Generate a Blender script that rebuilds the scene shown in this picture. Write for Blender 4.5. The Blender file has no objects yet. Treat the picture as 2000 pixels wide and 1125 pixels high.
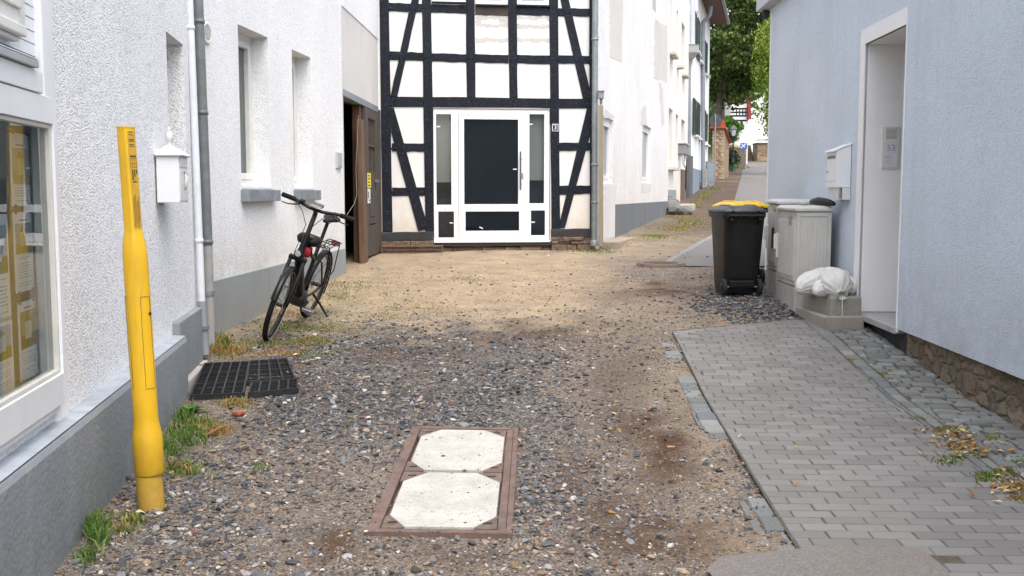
import bpy, bmesh, math, random
import numpy as np
from mathutils import Vector, Matrix, Euler
random.seed(7); rng = np.random.default_rng(7)
SC = bpy.context.scene
COL = SC.collection
R = math.radians

# ------------------------------------------------------------------ camera
PITCH = R(5.33); F = 2005.0; CAMZ = 1.70
cp, sp = math.cos(PITCH), math.sin(PITCH)
cam = bpy.data.cameras.new('camera'); cam.sensor_width = 36; cam.lens = 36 * F / 2000
cam.clip_start = 0.05; cam.clip_end = 3000
camo = bpy.data.objects.new('camera', cam); COL.objects.link(camo)
camo.location = (0, 0, CAMZ); camo.rotation_euler = (math.pi / 2 - PITCH, 0, 0)
SC.camera = camo

def ray(px, py):
    u = (px - 1000) / F; v = (py - 562.5) / F
    return Vector((u, cp - v * sp, -(sp + v * cp)))
def at(px, py, Y):
    """world point seen at a photo position at world depth Y"""
    d = ray(px, py); t = Y / d.y
    return Vector((d.x * t, Y, CAMZ + d.z * t))

GY = [-300, 0, 5, 7.5, 9.3, 12, 14.5, 17.5, 20, 30, 38, 49, 78, 100, 130, 200, 900]
GZ = [-.06, -.02, .08, .165, .325, .51, .60, .70, .84, 1.08, 1.50, 2.2, 3.35, 4.7, 6.0, 8.0, 8.0]
def zg(y):
    return float(np.interp(y, GY, GZ))
def gnd(px, py):
    d = ray(px, py); lo, hi = 0.5, 400.0
    t = lo
    f = lambda t: CAMZ + d.z * t - zg(d.y * t)
    n = 0.5
    while n < 400 and f(n) > 0: n *= 1.03
    a, b = n / 1.03, n
    for _ in range(40):
        m = (a + b) / 2
        if f(m) > 0: a = m
        else: b = m
    return Vector((d.x * a, d.y * a, CAMZ + d.z * a))

# ------------------------------------------------------------------ noise
_perm = rng.random((256, 256))
def vnoise(x, y):
    x = np.asarray(x, float); y = np.asarray(y, float)
    xi = np.floor(x).astype(int); yi = np.floor(y).astype(int)
    fx = x - xi; fy = y - yi
    fx = fx * fx * (3 - 2 * fx); fy = fy * fy * (3 - 2 * fy)
    g = lambda a, b: _perm[a & 255, b & 255]
    return (g(xi, yi) * (1 - fx) + g(xi + 1, yi) * fx) * (1 - fy) + (g(xi, yi + 1) * (1 - fx) + g(xi + 1, yi + 1) * fx) * fy
def fbm(x, y, o=4):
    s = 0; a = .5
    for k in range(o):
        s = s + a * vnoise(x * 2 ** k + 17.3 * k, y * 2 ** k + 5.1 * k); a *= .5
    return s / (1 - .5 ** o)

# ------------------------------------------------------------------ materials
def srgb(r, g, b):
    f = lambda c: ((c / 255 + .055) / 1.055) ** 2.4 if c / 255 > .04045 else c / 255 / 12.92
    return (f(r), f(g), f(b))
class NT:
    def __init__(s, name):
        s.m = bpy.data.materials.new(name); s.m.use_nodes = True
        s.t = s.m.node_tree; s.t.nodes.clear()
        s.out = s.n('ShaderNodeOutputMaterial'); s.p = s.n('ShaderNodeBsdfPrincipled')
        s.l(s.p.outputs[0], s.out.inputs[0])
    def n(s, typ, **k):
        nd = s.t.nodes.new(typ)
        for a, b in k.items(): setattr(nd, a, b)
        return nd
    def l(s, a, b): s.t.links.new(a, b)
    def pos(s, scale=(1, 1, 1)):
        g = s.n('ShaderNodeNewGeometry'); m = s.n('ShaderNodeMapping'); m.inputs['Scale'].default_value = scale
        s.l(g.outputs['Position'], m.inputs[0]); return m.outputs[0]
    def obj(s, scale=(1, 1, 1)):
        g = s.n('ShaderNodeTexCoord'); m = s.n('ShaderNodeMapping'); m.inputs['Scale'].default_value = scale
        s.l(g.outputs['Object'], m.inputs[0]); return m.outputs[0]
    def noise(s, vec, scale, detail=4, rough=.55):
        n = s.n('ShaderNodeTexNoise'); n.inputs['Scale'].default_value = scale
        n.inputs['Detail'].default_value = detail; n.inputs['Roughness'].default_value = rough
        s.l(vec, n.inputs['Vector']); return n.outputs['Fac']
    def voro(s, vec, scale, feature='F1'):
        n = s.n('ShaderNodeTexVoronoi'); n.feature = feature; n.inputs['Scale'].default_value = scale
        s.l(vec, n.inputs['Vector']); return n
    def ramp(s, fac, stops, interp='LINEAR'):
        r = s.n('ShaderNodeValToRGB'); e = r.color_ramp.elements; r.color_ramp.interpolation = interp
        while len(e) < len(stops): e.new(.5)
        for i, (p, c) in enumerate(stops):
            e[i].position = p; e[i].color = (c[0], c[1], c[2], 1) if hasattr(c, '__len__') else (c, c, c, 1)
        s.l(fac, r.inputs[0]); return r.outputs[0]
    def mix(s, fac, a, b, mode='MIX'):
        m = s.n('ShaderNodeMix'); m.data_type = 'RGBA'; m.blend_type = mode
        for sock, v in ((m.inputs[0], fac), (m.inputs[6], a), (m.inputs[7], b)):
            if hasattr(v, 'is_linked') or isinstance(v, bpy.types.NodeSocket): s.l(v, sock)
            elif hasattr(v, '__len__'): sock.default_value = (v[0], v[1], v[2], 1)
            else: sock.default_value = v
        return m.outputs[2]
    def math(s, op, a, b=None, c=None, clamp=False):
        m = s.n('ShaderNodeMath'); m.operation = op; m.use_clamp = clamp
        for i, v in enumerate((a, b, c)):
            if v is None: continue
            if isinstance(v, bpy.types.NodeSocket): s.l(v, m.inputs[i])
            else: m.inputs[i].default_value = v
        return m.outputs[0]
    def bump(s, h, strength=.5, dist=.01, nrm=None):
        b = s.n('ShaderNodeBump'); b.inputs['Strength'].default_value = strength; b.inputs['Distance'].default_value = dist
        s.l(h, b.inputs['Height'])
        if nrm is not None: s.l(nrm, b.inputs['Normal'])
        s.l(b.outputs[0], s.p.inputs['Normal']); return b.outputs[0]
    def attr(s, name):
        a = s.n('ShaderNodeAttribute'); a.attribute_name = name; return a
    def sep(s, vec):
        x = s.n('ShaderNodeSeparateXYZ'); s.l(vec, x.inputs[0]); return x.outputs
    def base(s, v):
        if isinstance(v, bpy.types.NodeSocket): s.l(v, s.p.inputs['Base Color'])
        else: s.p.inputs['Base Color'].default_value = (v[0], v[1], v[2], 1)
    def rough(s, v):
        if isinstance(v, bpy.types.NodeSocket): s.l(v, s.p.inputs['Roughness'])
        else: s.p.inputs['Roughness'].default_value = v

def M(name, col, rough=.6, var=.15, vscale=6, bump=0, bscale=80, bdist=.003, metal=0, spec=.5, dirt=None, dscale=3, dfac=.5, coords='pos'):
    """general procedural surface: base colour with mottling, optional dirt and bump"""
    k = NT(name); v = k.pos() if coords == 'pos' else k.obj()
    c0 = [max(0, x * (1 - var)) for x in col]; c1 = [min(1, x * (1 + var)) for x in col]
    c = k.ramp(k.noise(v, vscale, 5, .6), [(.3, c0), (.7, c1)])
    if dirt:
        f = k.ramp(k.noise(v, dscale, 6, .65), [(.48, 0), (.72, dfac)])
        c = k.mix(f, c, dirt)
    k.base(c)
    k.rough(k.math('MULTIPLY_ADD', k.noise(v, vscale * 3, 3), .25, rough - .12, clamp=True))
    k.p.inputs['Metallic'].default_value = metal
    k.p.inputs['Specular IOR Level'].default_value = spec
    if bump: k.bump(k.noise(v, bscale, 3, .6), bump, bdist)
    return k.m

def stucco(name, col, gscale=120, strength=.7, dist=.012, stain=(.5, .45, .38), stainf=.25, zlow=None, lowcol=(.42, .34, .24), pit=.2, speck=None):
    k = NT(name); v = k.pos()
    big = k.noise(v, .9, 5, .6)
    c = k.ramp(big, [(.3, [x * .93 for x in col]), (.7, [min(1, x * 1.04) for x in col])])
    streak = k.noise(k.pos((3.5, 3.5, .35)), 1.6, 6, .65)
    c = k.mix(k.ramp(streak, [(.52, 0), (.78, stainf)]), c, stain)
    # coarse render grain: thick rounded grains with dark pits
    vo = k.voro(v, gscale); n1 = k.noise(v, gscale * .8, 3, .6); n2 = k.noise(v, gscale * .25, 3, .6)
    h = k.math('ADD', k.math('MULTIPLY', vo.outputs['Distance'], -.7), n1)
    h = k.math('ADD', h, k.math('MULTIPLY', n2, .9))
    pits = k.ramp(h, [(.28, 1 - pit), (.62, 1)])
    c = k.mix(1.0, c, pits, 'MULTIPLY')
    if zlow is not None:
        z = k.sep(v)[2]
        f = k.math('SUBTRACT', zlow[1], z); f = k.math('DIVIDE', f, zlow[1] - zlow[0], clamp=True)
        f = k.math('MULTIPLY', f, k.ramp(k.noise(v, 5, 6, .7), [(.3, 0.05), (.7, .8)]))
        c = k.mix(f, c, lowcol)
    k.base(c); k.rough(.92); k.p.inputs['Specular IOR Level'].default_value = .25
    k.bump(h, strength, dist)
    return k.m

def wood(name, col, dark, rough=.75, axis=2, scale=14, bump=.5):
    k = NT(name); sc = [1, 1, 1]; sc[axis] = .07; v = k.pos(sc)
    n = k.noise(v, scale, 7, .7); c = k.ramp(n, [(.3, dark), (.68, col)])
    c = k.mix(k.ramp(k.noise(k.pos(), 2.3, 5, .6), [(.4, 0), (.8, .45)]), c, [x * .55 for x in col])
    k.base(c); k.rough(rough); k.bump(k.noise(v, scale * 3, 5, .7), bump, .004); return k.m

def glass(name, tint=(.9, .95, .95), refl=1.0):
    k = NT(name)
    g = k.n('ShaderNodeBsdfGlossy'); g.inputs['Roughness'].default_value = .015; g.inputs['Color'].default_value = (1, 1, 1, 1)
    t = k.n('ShaderNodeBsdfTransparent'); t.inputs['Color'].default_value = (*tint, 1)
    fr = k.n('ShaderNodeFresnel'); fr.inputs['IOR'].default_value = 1.75
    b = k.n('ShaderNodeBump'); b.inputs['Strength'].default_value = .04; b.inputs['Distance'].default_value = .02
    k.l(k.noise(k.pos(), 1.2, 2), b.inputs['Height']); k.l(b.outputs[0], g.inputs['Normal'])
    m = k.n('ShaderNodeMixShader'); k.l(k.math('MULTIPLY', fr.outputs[0], refl, clamp=True), m.inputs[0])
    k.l(t.outputs[0], m.inputs[1]); k.l(g.outputs[0], m.inputs[2]); k.l(m.outputs[0], k.out.inputs[0])
    return k.m
def dark_glass(name, col, rough=.03):
    k = NT(name); k.base(k.ramp(k.noise(k.pos(), .8, 2), [(.3, [x * .8 for x in col]), (.7, [x * 1.15 for x in col])])); k.rough(rough)
    k.p.inputs['IOR'].default_value = 1.5; k.bump(k.noise(k.pos(), 1.5, 2), .03, .02); return k.m
def attr_mat(name, rough=.85, var=.25, scale=60, bump=.3, bscale=150, bdist=.003, spec=.3, twosided=False, transl=0):
    k = NT(name); v = k.pos(); a = k.attr('col').outputs['Color']
    f = k.ramp(k.noise(v, scale, 4, .6), [(.25, 1 - var), (.75, 1 + var)])
    k.base(k.mix(1.0, a, f, 'MULTIPLY')); k.rough(rough); k.p.inputs['Specular IOR Level'].default_value = spec
    if bump: k.bump(k.noise(v, bscale, 3, .6), bump, bdist)
    if transl:
        t = k.n('ShaderNodeBsdfTranslucent'); k.l(a, t.inputs[0]); ms = k.n('ShaderNodeMixShader'); ms.inputs[0].default_value = transl
        k.l(k.p.outputs[0], ms.inputs[1]); k.l(t.outputs[0], ms.inputs[2]); k.l(ms.outputs[0], k.out.inputs[0])
    return k.m

# ------------------------------------------------------------------ mesh building
class MB:
    def __init__(s): s.v = []; s.f = []; s.c = []; s.sm = []; s.cur = None
    def add(s, vs, fs, smooth=False):
        b = len(s.v); s.v.extend([tuple(p) for p in vs])
        for f in fs: s.f.append([b + i for i in f]); s.sm.append(smooth)
        s.c.extend([s.cur or (1, 1, 1)] * len(vs))
    def quad(s, a, b, c, d): s.add([a, b, c, d], [(0, 1, 2, 3)])
    def box(s, lo, hi):
        x0, y0, z0 = lo; x1, y1, z1 = hi
        s.hexa([(x0, y0, z0), (x1, y0, z0), (x1, y1, z0), (x0, y1, z0)], [(x0, y0, z1), (x1, y0, z1), (x1, y1, z1), (x0, y1, z1)])
    def hexa(s, bot, top):
        s.prism2(bot, top)
    def prism2(s, bot, top, smooth=False):
        n = len(bot)
        fs = [tuple(reversed(range(n))), tuple(range(n, 2 * n))] + [(i, (i + 1) % n, n + (i + 1) % n, n + i) for i in range(n)]
        s.add(list(bot) + list(top), fs, smooth)
    def prism(s, poly, vec):
        vec = Vector(vec); s.prism2(poly, [Vector(p) + vec for p in poly])
    def bar(s, a, b, w, h, up=(0, 0, 1)):
        a = Vector(a); b = Vector(b); d = (b - a).normalized(); u = Vector(up)
        x = d.cross(u)
        if x.length < 1e-4: x = d.cross(Vector((1, 0, 0)))
        x.normalize(); y = x.cross(d)
        q = lambda p: [p + x * w / 2 + y * h / 2, p - x * w / 2 + y * h / 2, p - x * w / 2 - y * h / 2, p + x * w / 2 - y * h / 2]
        s.prism2(q(a), q(b))
    def tube(s, pts, r, n=10, closed=False, cap=True, smooth=True):
        pts = [Vector(p) for p in pts]; m = len(pts); rs = r if hasattr(r, '__len__') else [r] * m
        vs = []; prev = None
        for i, p in enumerate(pts):
            if closed: t = pts[(i + 1) % m] - pts[i - 1]
            elif i == 0: t = pts[1] - p
            elif i == m - 1: t = p - pts[i - 1]
            else: t = (pts[i + 1] - p).normalized() + (p - pts[i - 1]).normalized()
            t.normalize()
            if prev is None:
                x = t.cross(Vector((0, 0, 1)))
                if x.length < 1e-3: x = t.cross(Vector((0, 1, 0)))
            else: x = prev - t * prev.dot(t)
            x.normalize(); prev = x; y = t.cross(x)
            for k in range(n):
                a = 2 * math.pi * k / n; vs.append(p + (x * math.cos(a) + y * math.sin(a)) * rs[i])
        fs = []; mm = m if closed else m - 1
        for i in range(mm):
            j = (i + 1) % m
            for k in range(n): fs.append((i * n + k, i * n + (k + 1) % n, j * n + (k + 1) % n, j * n + k))
        s.add(vs, fs, smooth)
        if cap and not closed:
            s.add([vs[k] for k in range(n)], [tuple(reversed(range(n)))]); s.add([vs[(m - 1) * n + k] for k in range(n)], [tuple(range(n))])
    def lathe(s, o, axis, prof, n=20, smooth=True):
        """prof: list of (height, radius)"""
        o = Vector(o); ax = Vector(axis).normalized(); x = ax.cross(Vector((0, 1, 0)))
        if x.length < 1e-3: x = ax.cross(Vector((1, 0, 0)))
        x.normalize(); y = ax.cross(x); vs = []
        for h, r in prof:
            for k in range(n):
                a = 2 * math.pi * k / n; vs.append(o + ax * h + (x * math.cos(a) + y * math.sin(a)) * max(r, 1e-4))
        fs = [(i * n + k, i * n + (k + 1) % n, (i + 1) * n + (k + 1) % n, (i + 1) * n + k) for i in range(len(prof) - 1) for k in range(n)]
        s.add(vs, fs, smooth)
        s.add(vs[:n], [tuple(reversed(range(n)))]); s.add(vs[-n:], [tuple(range(n))])
    def loft(s, rings, smooth=True, cap=True):
        n = len(rings[0]); vs = [p for r in rings for p in r]
        fs = [(i * n + k, i * n + (k + 1) % n, (i + 1) * n + (k + 1) % n, (i + 1) * n + k) for i in range(len(rings) - 1) for k in range(n)]
        s.add(vs, fs, smooth)
        if cap: s.add(rings[0], [tuple(reversed(range(n)))]); s.add(rings[-1], [tuple(range(n))])
    def build(s, name, mat, parent=None, local=False, bevel=0, kind=None, label=None, colattr=False, sharp=40):
        me = bpy.data.meshes.new(name); me.from_pydata(s.v, [], s.f); me.update()
        bm = bmesh.new(); bm.from_mesh(me); bmesh.ops.recalc_face_normals(bm, faces=bm.faces); bm.to_mesh(me); bm.free()
        if len(s.sm) == len(me.polygons): me.polygons.foreach_set('use_smooth', s.sm)
        if colattr:
            ca = me.color_attributes.new('col', 'FLOAT_COLOR', 'POINT')
            ca.data.foreach_set('color', np.hstack([np.array(s.c, float), np.ones((len(s.c), 1))]).ravel())
        me.materials.append(mat); o = bpy.data.objects.new(name, me); COL.objects.link(o)
        if parent is not None:
            o.parent = parent
            if parent.type == 'EMPTY' and not local: o.matrix_parent_inverse = Matrix.Translation(-parent.location)
        if bevel:
            b = o.modifiers.new('bevel', 'BEVEL'); b.width = bevel; b.segments = 2; b.limit_method = 'ANGLE'; b.angle_limit = R(35)
        if kind: o['kind'] = kind
        if label: o['label'] = label
        return o
def tag(o, label, cat, group=None, kind=None):
    o['label'] = label; o['category'] = cat
    if group: o['group'] = group
    if kind: o['kind'] = kind
    return o
def thing(name, loc, label, cat, group=None, rot=(0, 0, 0)):
    o = bpy.data.objects.new(name, None); COL.objects.link(o); o.location = loc; o.rotation_euler = rot; o.empty_display_size = .1
    return tag(o, label, cat, group)
def copy_tree(o, parent=None):
    c = o.copy(); COL.objects.link(c)
    if parent is not None: c.parent = parent
    for ch in list(o.children): copy_tree(ch, c)
    return c
def text_mb(mb, txt, size, o, x, y, extr=.0015):
    cu = bpy.data.curves.new('t', 'FONT'); cu.body = txt; cu.size = size; cu.align_x = 'CENTER'; cu.align_y = 'CENTER'
    ob = bpy.data.objects.new('t', cu); COL.objects.link(ob); bpy.context.view_layer.update()
    me = bpy.data.meshes.new_from_object(ob.evaluated_get(bpy.context.evaluated_depsgraph_get()))
    x = Vector(x).normalized(); y = Vector(y).normalized(); nn = x.cross(y)
    mb.add([Vector(o) + x * v.co.x + y * v.co.y + nn * extr for v in me.vertices], [tuple(p.vertices) for p in me.polygons])
    bpy.data.objects.remove(ob); bpy.data.curves.remove(cu); bpy.data.meshes.remove(me)

class Wall:
    """vertical plane with local s (along), n (outwards), z"""
    def __init__(s, p, d, side):
        s.p = Vector((p[0], p[1], 0)); s.d = Vector((d[0], d[1], 0)).normalized()
        s.nn = Vector((s.d.y, -s.d.x, 0)) * side
    def pt(s, a, n, z): return s.p + s.d * a + s.nn * n + Vector((0, 0, z))
    def hit(s, px, py, n=0):
        d = ray(px, py); o = s.p + s.nn * n
        t = (o.x * s.nn.x + o.y * s.nn.y) / (d.x * s.nn.x + d.y * s.nn.y)
        q = d * t; return ((Vector((q.x, q.y, 0)) - s.p).dot(s.d), CAMZ + q.z)
    def W(s, px, py, n=0):
        a, z = s.hit(px, py, n); return s.pt(a, n, z)
    def box(s, mb, a0, a1, n0, n1, z0, z1):
        mb.prism2([s.pt(a0, n0, z0), s.pt(a1, n0, z0), s.pt(a1, n1, z0), s.pt(a0, n1, z0)], [s.pt(a0, n0, z1), s.pt(a1, n0, z1), s.pt(a1, n1, z1), s.pt(a0, n1, z1)])
    def panel(s, mb, a0, a1, z0, z1, n, holes=(), depth=.2, back=True):
        """wall face with rectangular openings and their reveals (per-hole depth optional)"""
        A = sorted(set([a0, a1] + [x for h in holes for x in h[:2] if a0 < x < a1])); Z = sorted(set([z0, z1] + [x for h in holes for x in h[2:4] if z0 < x < z1]))
        for i in range(len(A) - 1):
            for j in range(len(Z) - 1):
                ca = (A[i] + A[i + 1]) / 2; cz = (Z[j] + Z[j + 1]) / 2
                if any(h[0] < ca < h[1] and h[2] < cz < h[3] for h in holes): continue
                mb.quad(s.pt(A[i], n, Z[j]), s.pt(A[i + 1], n, Z[j]), s.pt(A[i + 1], n, Z[j + 1]), s.pt(A[i], n, Z[j + 1]))
        for h in holes:
            dd = h[4] if len(h) > 4 else depth
            a, b, z, y = h[:4]
            mb.quad(s.pt(a, n, z), s.pt(a, n, y), s.pt(a, n - dd, y), s.pt(a, n - dd, z))
            mb.quad(s.pt(b, n, z), s.pt(b, n, y), s.pt(b, n - dd, y), s.pt(b, n - dd, z))
            mb.quad(s.pt(a, n, y), s.pt(b, n, y), s.pt(b, n - dd, y), s.pt(a, n - dd, y))
            mb.quad(s.pt(a, n, z), s.pt(b, n, z), s.pt(b, n - dd, z), s.pt(a, n - dd, z))
        if back:  # body of the house behind the face, closed on top and at the back
            T = back if not isinstance(back, bool) else 3.0
            mb.quad(s.pt(a0, n, z1), s.pt(a1, n, z1), s.pt(a1, n - T, z1), s.pt(a0, n - T, z1))
            mb.quad(s.pt(a0, n, z0), s.pt(a0, n, z1), s.pt(a0, n - T, z1), s.pt(a0, n - T, z0))
            mb.quad(s.pt(a1, n, z0), s.pt(a1, n, z1), s.pt(a1, n - T, z1), s.pt(a1, n - T, z0))
            mb.quad(s.pt(a0, n - T, z0), s.pt(a1, n - T, z0), s.pt(a1, n - T, z1), s.pt(a0, n - T, z1))
    def ring(s, mb, h, w, n0, n1):
        a, b, z, y = h[:4]
        s.box(mb, a, a + w, n0, n1, z, y); s.box(mb, b - w, b, n0, n1, z, y)
        s.box(mb, a + w, b - w, n0, n1, z, z + w); s.box(mb, a + w, b - w, n0, n1, y - w, y)
    def face(s, mb, a0, a1, z0, z1, n): mb.quad(s.pt(a0, n, z0), s.pt(a1, n, z0), s.pt(a1, n, z1), s.pt(a0, n, z1))

def window(W, h, n, root, fm, gm, fw=.07, mull=False, name='window', inner=True, room=None):
    """casement window: frame (part) > sash, pane"""
    a, b, z, y = h[:4]; mb = MB(); W.ring(mb, h, fw, n - .06, n)
    fr = mb.build(name, fm, root, bevel=.004)
    if inner:
        mb = MB(); q = (a + fw, b - fw, z + fw, y - fw)
        if mull:
            m = (a + b) / 2; W.ring(mb, (q[0], m - .003, q[2], q[3]), fw * .85, n - .05, n + .014); W.ring(mb, (m + .003, q[1], q[2], q[3]), fw * .85, n - .05, n + .014)
        else: W.ring(mb, q, fw * .85, n - .05, n + .014)
        mb.build('sash', fm, fr, bevel=.004)
    mb = MB(); W.face(mb, a + fw, b - fw, z + fw, y - fw, n - .035); mb.build('pane', gm, fr)
    return fr
# ------------------------------------------------------------------ world and sun (overcast daylight)
w = bpy.data.worlds.new('World'); SC.world = w; w.use_nodes = True
nt = w.node_tree; bg = nt.nodes['Background']; sky = nt.nodes.new('ShaderNodeTexSky'); sky.sky_type = 'NISHITA'; sky.sun_disc = False
SUN_EL, SUN_AZ = 62, 160       # azimuth measured clockwise from +Y
sky.sun_elevation = R(SUN_EL); sky.sun_rotation = R(SUN_AZ); sky.dust_density = 4.0; sky.air_density = 1.0
hs = nt.nodes.new('ShaderNodeHueSaturation'); hs.inputs['Saturation'].default_value = .48; hs.inputs['Value'].default_value = 2.7
nt.links.new(sky.outputs[0], hs.inputs['Color']); nt.links.new(hs.outputs[0], bg.inputs[0]); bg.inputs[1].default_value = .15
sl = bpy.data.lights.new('sun', 'SUN'); sl.energy = 1.35; sl.angle = R(60); sl.color = (1, .97, .92)
so = bpy.data.objects.new('sun', sl); COL.objects.link(so)
az, el = R(SUN_AZ), R(SUN_EL)
sd = Vector((math.sin(az) * math.cos(el), math.cos(az) * math.cos(el), math.sin(el)))
so.rotation_euler = (-sd).to_track_quat('-Z', 'Y').to_euler(); so.location = (0, -5, 20)
SC.view_settings.view_transform = 'Standard'; SC.view_settings.look = 'None'; SC.view_settings.exposure = 0
SC.render.engine = 'CYCLES'; SC.cycles.max_bounces = 8; SC.cycles.diffuse_bounces = 4; SC.cycles.use_denoising = True
SC.cycles.transparent_max_bounces = 8

# ------------------------------------------------------------------ ground masks (which patch of the yard is gravel, sand, soil, moss)
def project(x, y, z):
    dz = z - CAMZ; Z = y * cp - dz * sp; Z = np.where(Z > .3, Z, .3)
    return 1000 + F * x / Z, 562.5 + F * (-(y * sp) - dz * cp) / Z
def ss(a, b, x):
    t = np.clip((x - a) / (b - a), 0, 1); return t * t * (3 - 2 * t)
def blob(px, py, cx, cy, rx, ry): return np.exp(-(((px - cx) / rx) ** 2 + ((py - cy) / ry) ** 2))
def masks(x, y, z):
    px, py = project(x, y, z)
    n1 = fbm(x * 1.3, y * 1.3 + 7); n2 = fbm(x * 4 + 3, y * 4); wob = (n1 - .5) * 1.6
    px = px + wob * 90; py = py + (n2 - .5) * 60 * np.clip((py - 380) / 260, .12, 1.4)
    sand = ss(460, 505, py) * (1 - ss(585, 690, py)) * (1 - ss(1080, 1320, px))
    sand = np.maximum(sand, .75 * blob(px, py, 1230, 480, 120, 26)); sand = np.maximum(sand, .6 * blob(px, py, 1380, 760, 90, 160))
    sand = np.maximum(sand, .45 * blob(px, py, 1250, 620, 160, 60)); sand = np.maximum(sand, .55 * blob(px, py, 1450, 1050, 120, 60))
    dark = ss(605, 680, py) * (1 - ss(800, 930, py)) * ss(420, 560, px) * (1 - ss(960, 1240, px)) * .95
    dark = np.maximum(dark, .8 * blob(px, py, 1470, 590, 75, 38)); dark = np.maximum(dark, .5 * blob(px, py, 380, 960, 200, 130)); dark = np.maximum(dark, .6 * blob(px, py, 1060, 900, 110, 120))
    dark = np.maximum(dark, .75 * ss(340, 380, py) * (1 - ss(430, 470, py)) * ss(1330, 1390, px)); dark = np.maximum(dark, .5 * blob(px, py, 1180, 660, 160, 40))
    dark = np.clip(dark * (.55 + .9 * n2), 0, 1)
    b = 0
    for cx, cy, rx, ry, a in ((1290, 890, 60, 60, 1), (1240, 840, 50, 40, .8), (1290, 570, 80, 18, .9), (1300, 1060, 150, 40, .9), (640, 1085, 60, 26, .8), (560, 735, 110, 26, .6), (800, 690, 120, 24, .6), (1190, 1000, 90, 40, .7), (900, 1090, 160, 30, .5), (1050, 655, 120, 20, .7), (1200, 740, 60, 50, .4), (760, 780, 120, 40, .4), (1120, 930, 40, 60, .5)):
        b = np.maximum(b, a * blob(px, py, cx, cy, rx, ry))
    brown = np.clip(b * (.5 + 1.0 * n2), 0, 1)
    g = 0
    for cx, cy, rx, ry, a in ((560, 655, 110, 30, .8), (480, 690, 70, 20, .9), (700, 590, 170, 36, .55), (640, 620, 80, 40, .5), (380, 830, 70, 60, .7), (1310, 452, 60, 16, .8), (1160, 490, 50, 8, .6), (350, 905, 60, 40, .6), (880, 545, 90, 14, .3), (1340, 425, 60, 12, .7)):
        g = np.maximum(g, a * blob(px, py, cx, cy, rx, ry))
    green = np.clip(g * (n2 * 2 - .45) * 1.2, 0, 1)
    lane = ss(17, 24, y) * ss(1250, 1340, px)
    brown = np.maximum(brown, lane * (.35 + .5 * n2)); sand = sand * (1 - .7 * lane)
    return sand, dark, brown, green

# ------------------------------------------------------------------ ground sheet
P_FL, P_FR, P_NL, P_NR = gnd(1310, 645), gnd(1560, 622), gnd(1552, 1062), gnd(2000, 990)
def on_line(a, b, y): t = (y - a[1]) / (b[1] - a[1]); return a[0] + (b[0] - a[0]) * t
def pave_left(y): return on_line(P_FL, P_NL, y)
def pave_right(y): return on_line(P_FR, P_NR, y)
BW = Wall((3.0, 0), (.0425, 1), -1)          # blue house wall, street side looks to -X
def blue_x(y): return 3.0 + .0425 * y
yP0, yP1 = 2.4, 9.95                          # pavement near and far end
gx = np.concatenate([[-900, -300, -80, -30, -14, -8, -5], np.arange(-3.6, 4.4, .045), [5, 7, 9, 12, 16, 22, 30, 60, 120, 300, 900]])
gy = np.concatenate([[-300, -60, -15, -5, 0, 1.5], np.arange(2.6, 15, .045), np.arange(15, 24, .12), np.arange(24, 60, .8), np.arange(60, 135, 2.5), [150, 200, 300, 500, 900]])
GX, GYY = np.meshgrid(gx, gy); Zg = np.interp(GYY, GY, GZ)
near = ss(1.5, 3, GYY) * (1 - ss(20, 26, GYY)) * ss(-5, -3.6, GX) * (1 - ss(4.2, 6, GX))
S_, D_, B_, G_ = masks(GX, GYY, Zg)
inpave = ss(-.06, .04, GX - pave_left(GYY)) * (GYY < yP1 + .1)
bumpz = (fbm(GX * 1.1, GYY * 1.1) - .5) * .05 + (fbm(GX * 7, GYY * 7) - .5) * .022 * (.5 + D_)
Zf = Zg + near * (1 - inpave) * bumpz - near * inpave * .02
nx, ny = len(gx), len(gy)
verts = np.stack([GX, GYY, Zf], -1).reshape(-1, 3)
ii = (np.arange(ny - 1)[:, None] * nx + np.arange(nx - 1)[None, :]).ravel()
faces = np.stack([ii, ii + 1, ii + nx + 1, ii + nx], 1)
def np_mesh(name, verts, faces, mat, col=None, smooth=False):
    me = bpy.data.meshes.new(name); k = faces.shape[1]
    me.vertices.add(len(verts)); me.vertices.foreach_set('co', verts.astype(np.float32).ravel())
    me.loops.add(faces.size); me.loops.foreach_set('vertex_index', faces.astype(np.int32).ravel())
    me.polygons.add(len(faces)); me.polygons.foreach_set('loop_start', np.arange(0, faces.size, k, dtype=np.int32)); me.polygons.foreach_set('loop_total', np.full(len(faces), k, np.int32))
    me.polygons.foreach_set('use_smooth', np.full(len(faces), smooth))
    me.update(calc_edges=True)
    if col is not None:
        ca = me.color_attributes.new('col', 'FLOAT_COLOR', 'POINT'); c4 = np.ones((len(verts), 4), np.float32); c4[:, :col.shape[1]] = col
        ca.data.foreach_set('color', c4.ravel())
    me.materials.append(mat); o = bpy.data.objects.new(name, me); COL.objects.link(o); return o

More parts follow.
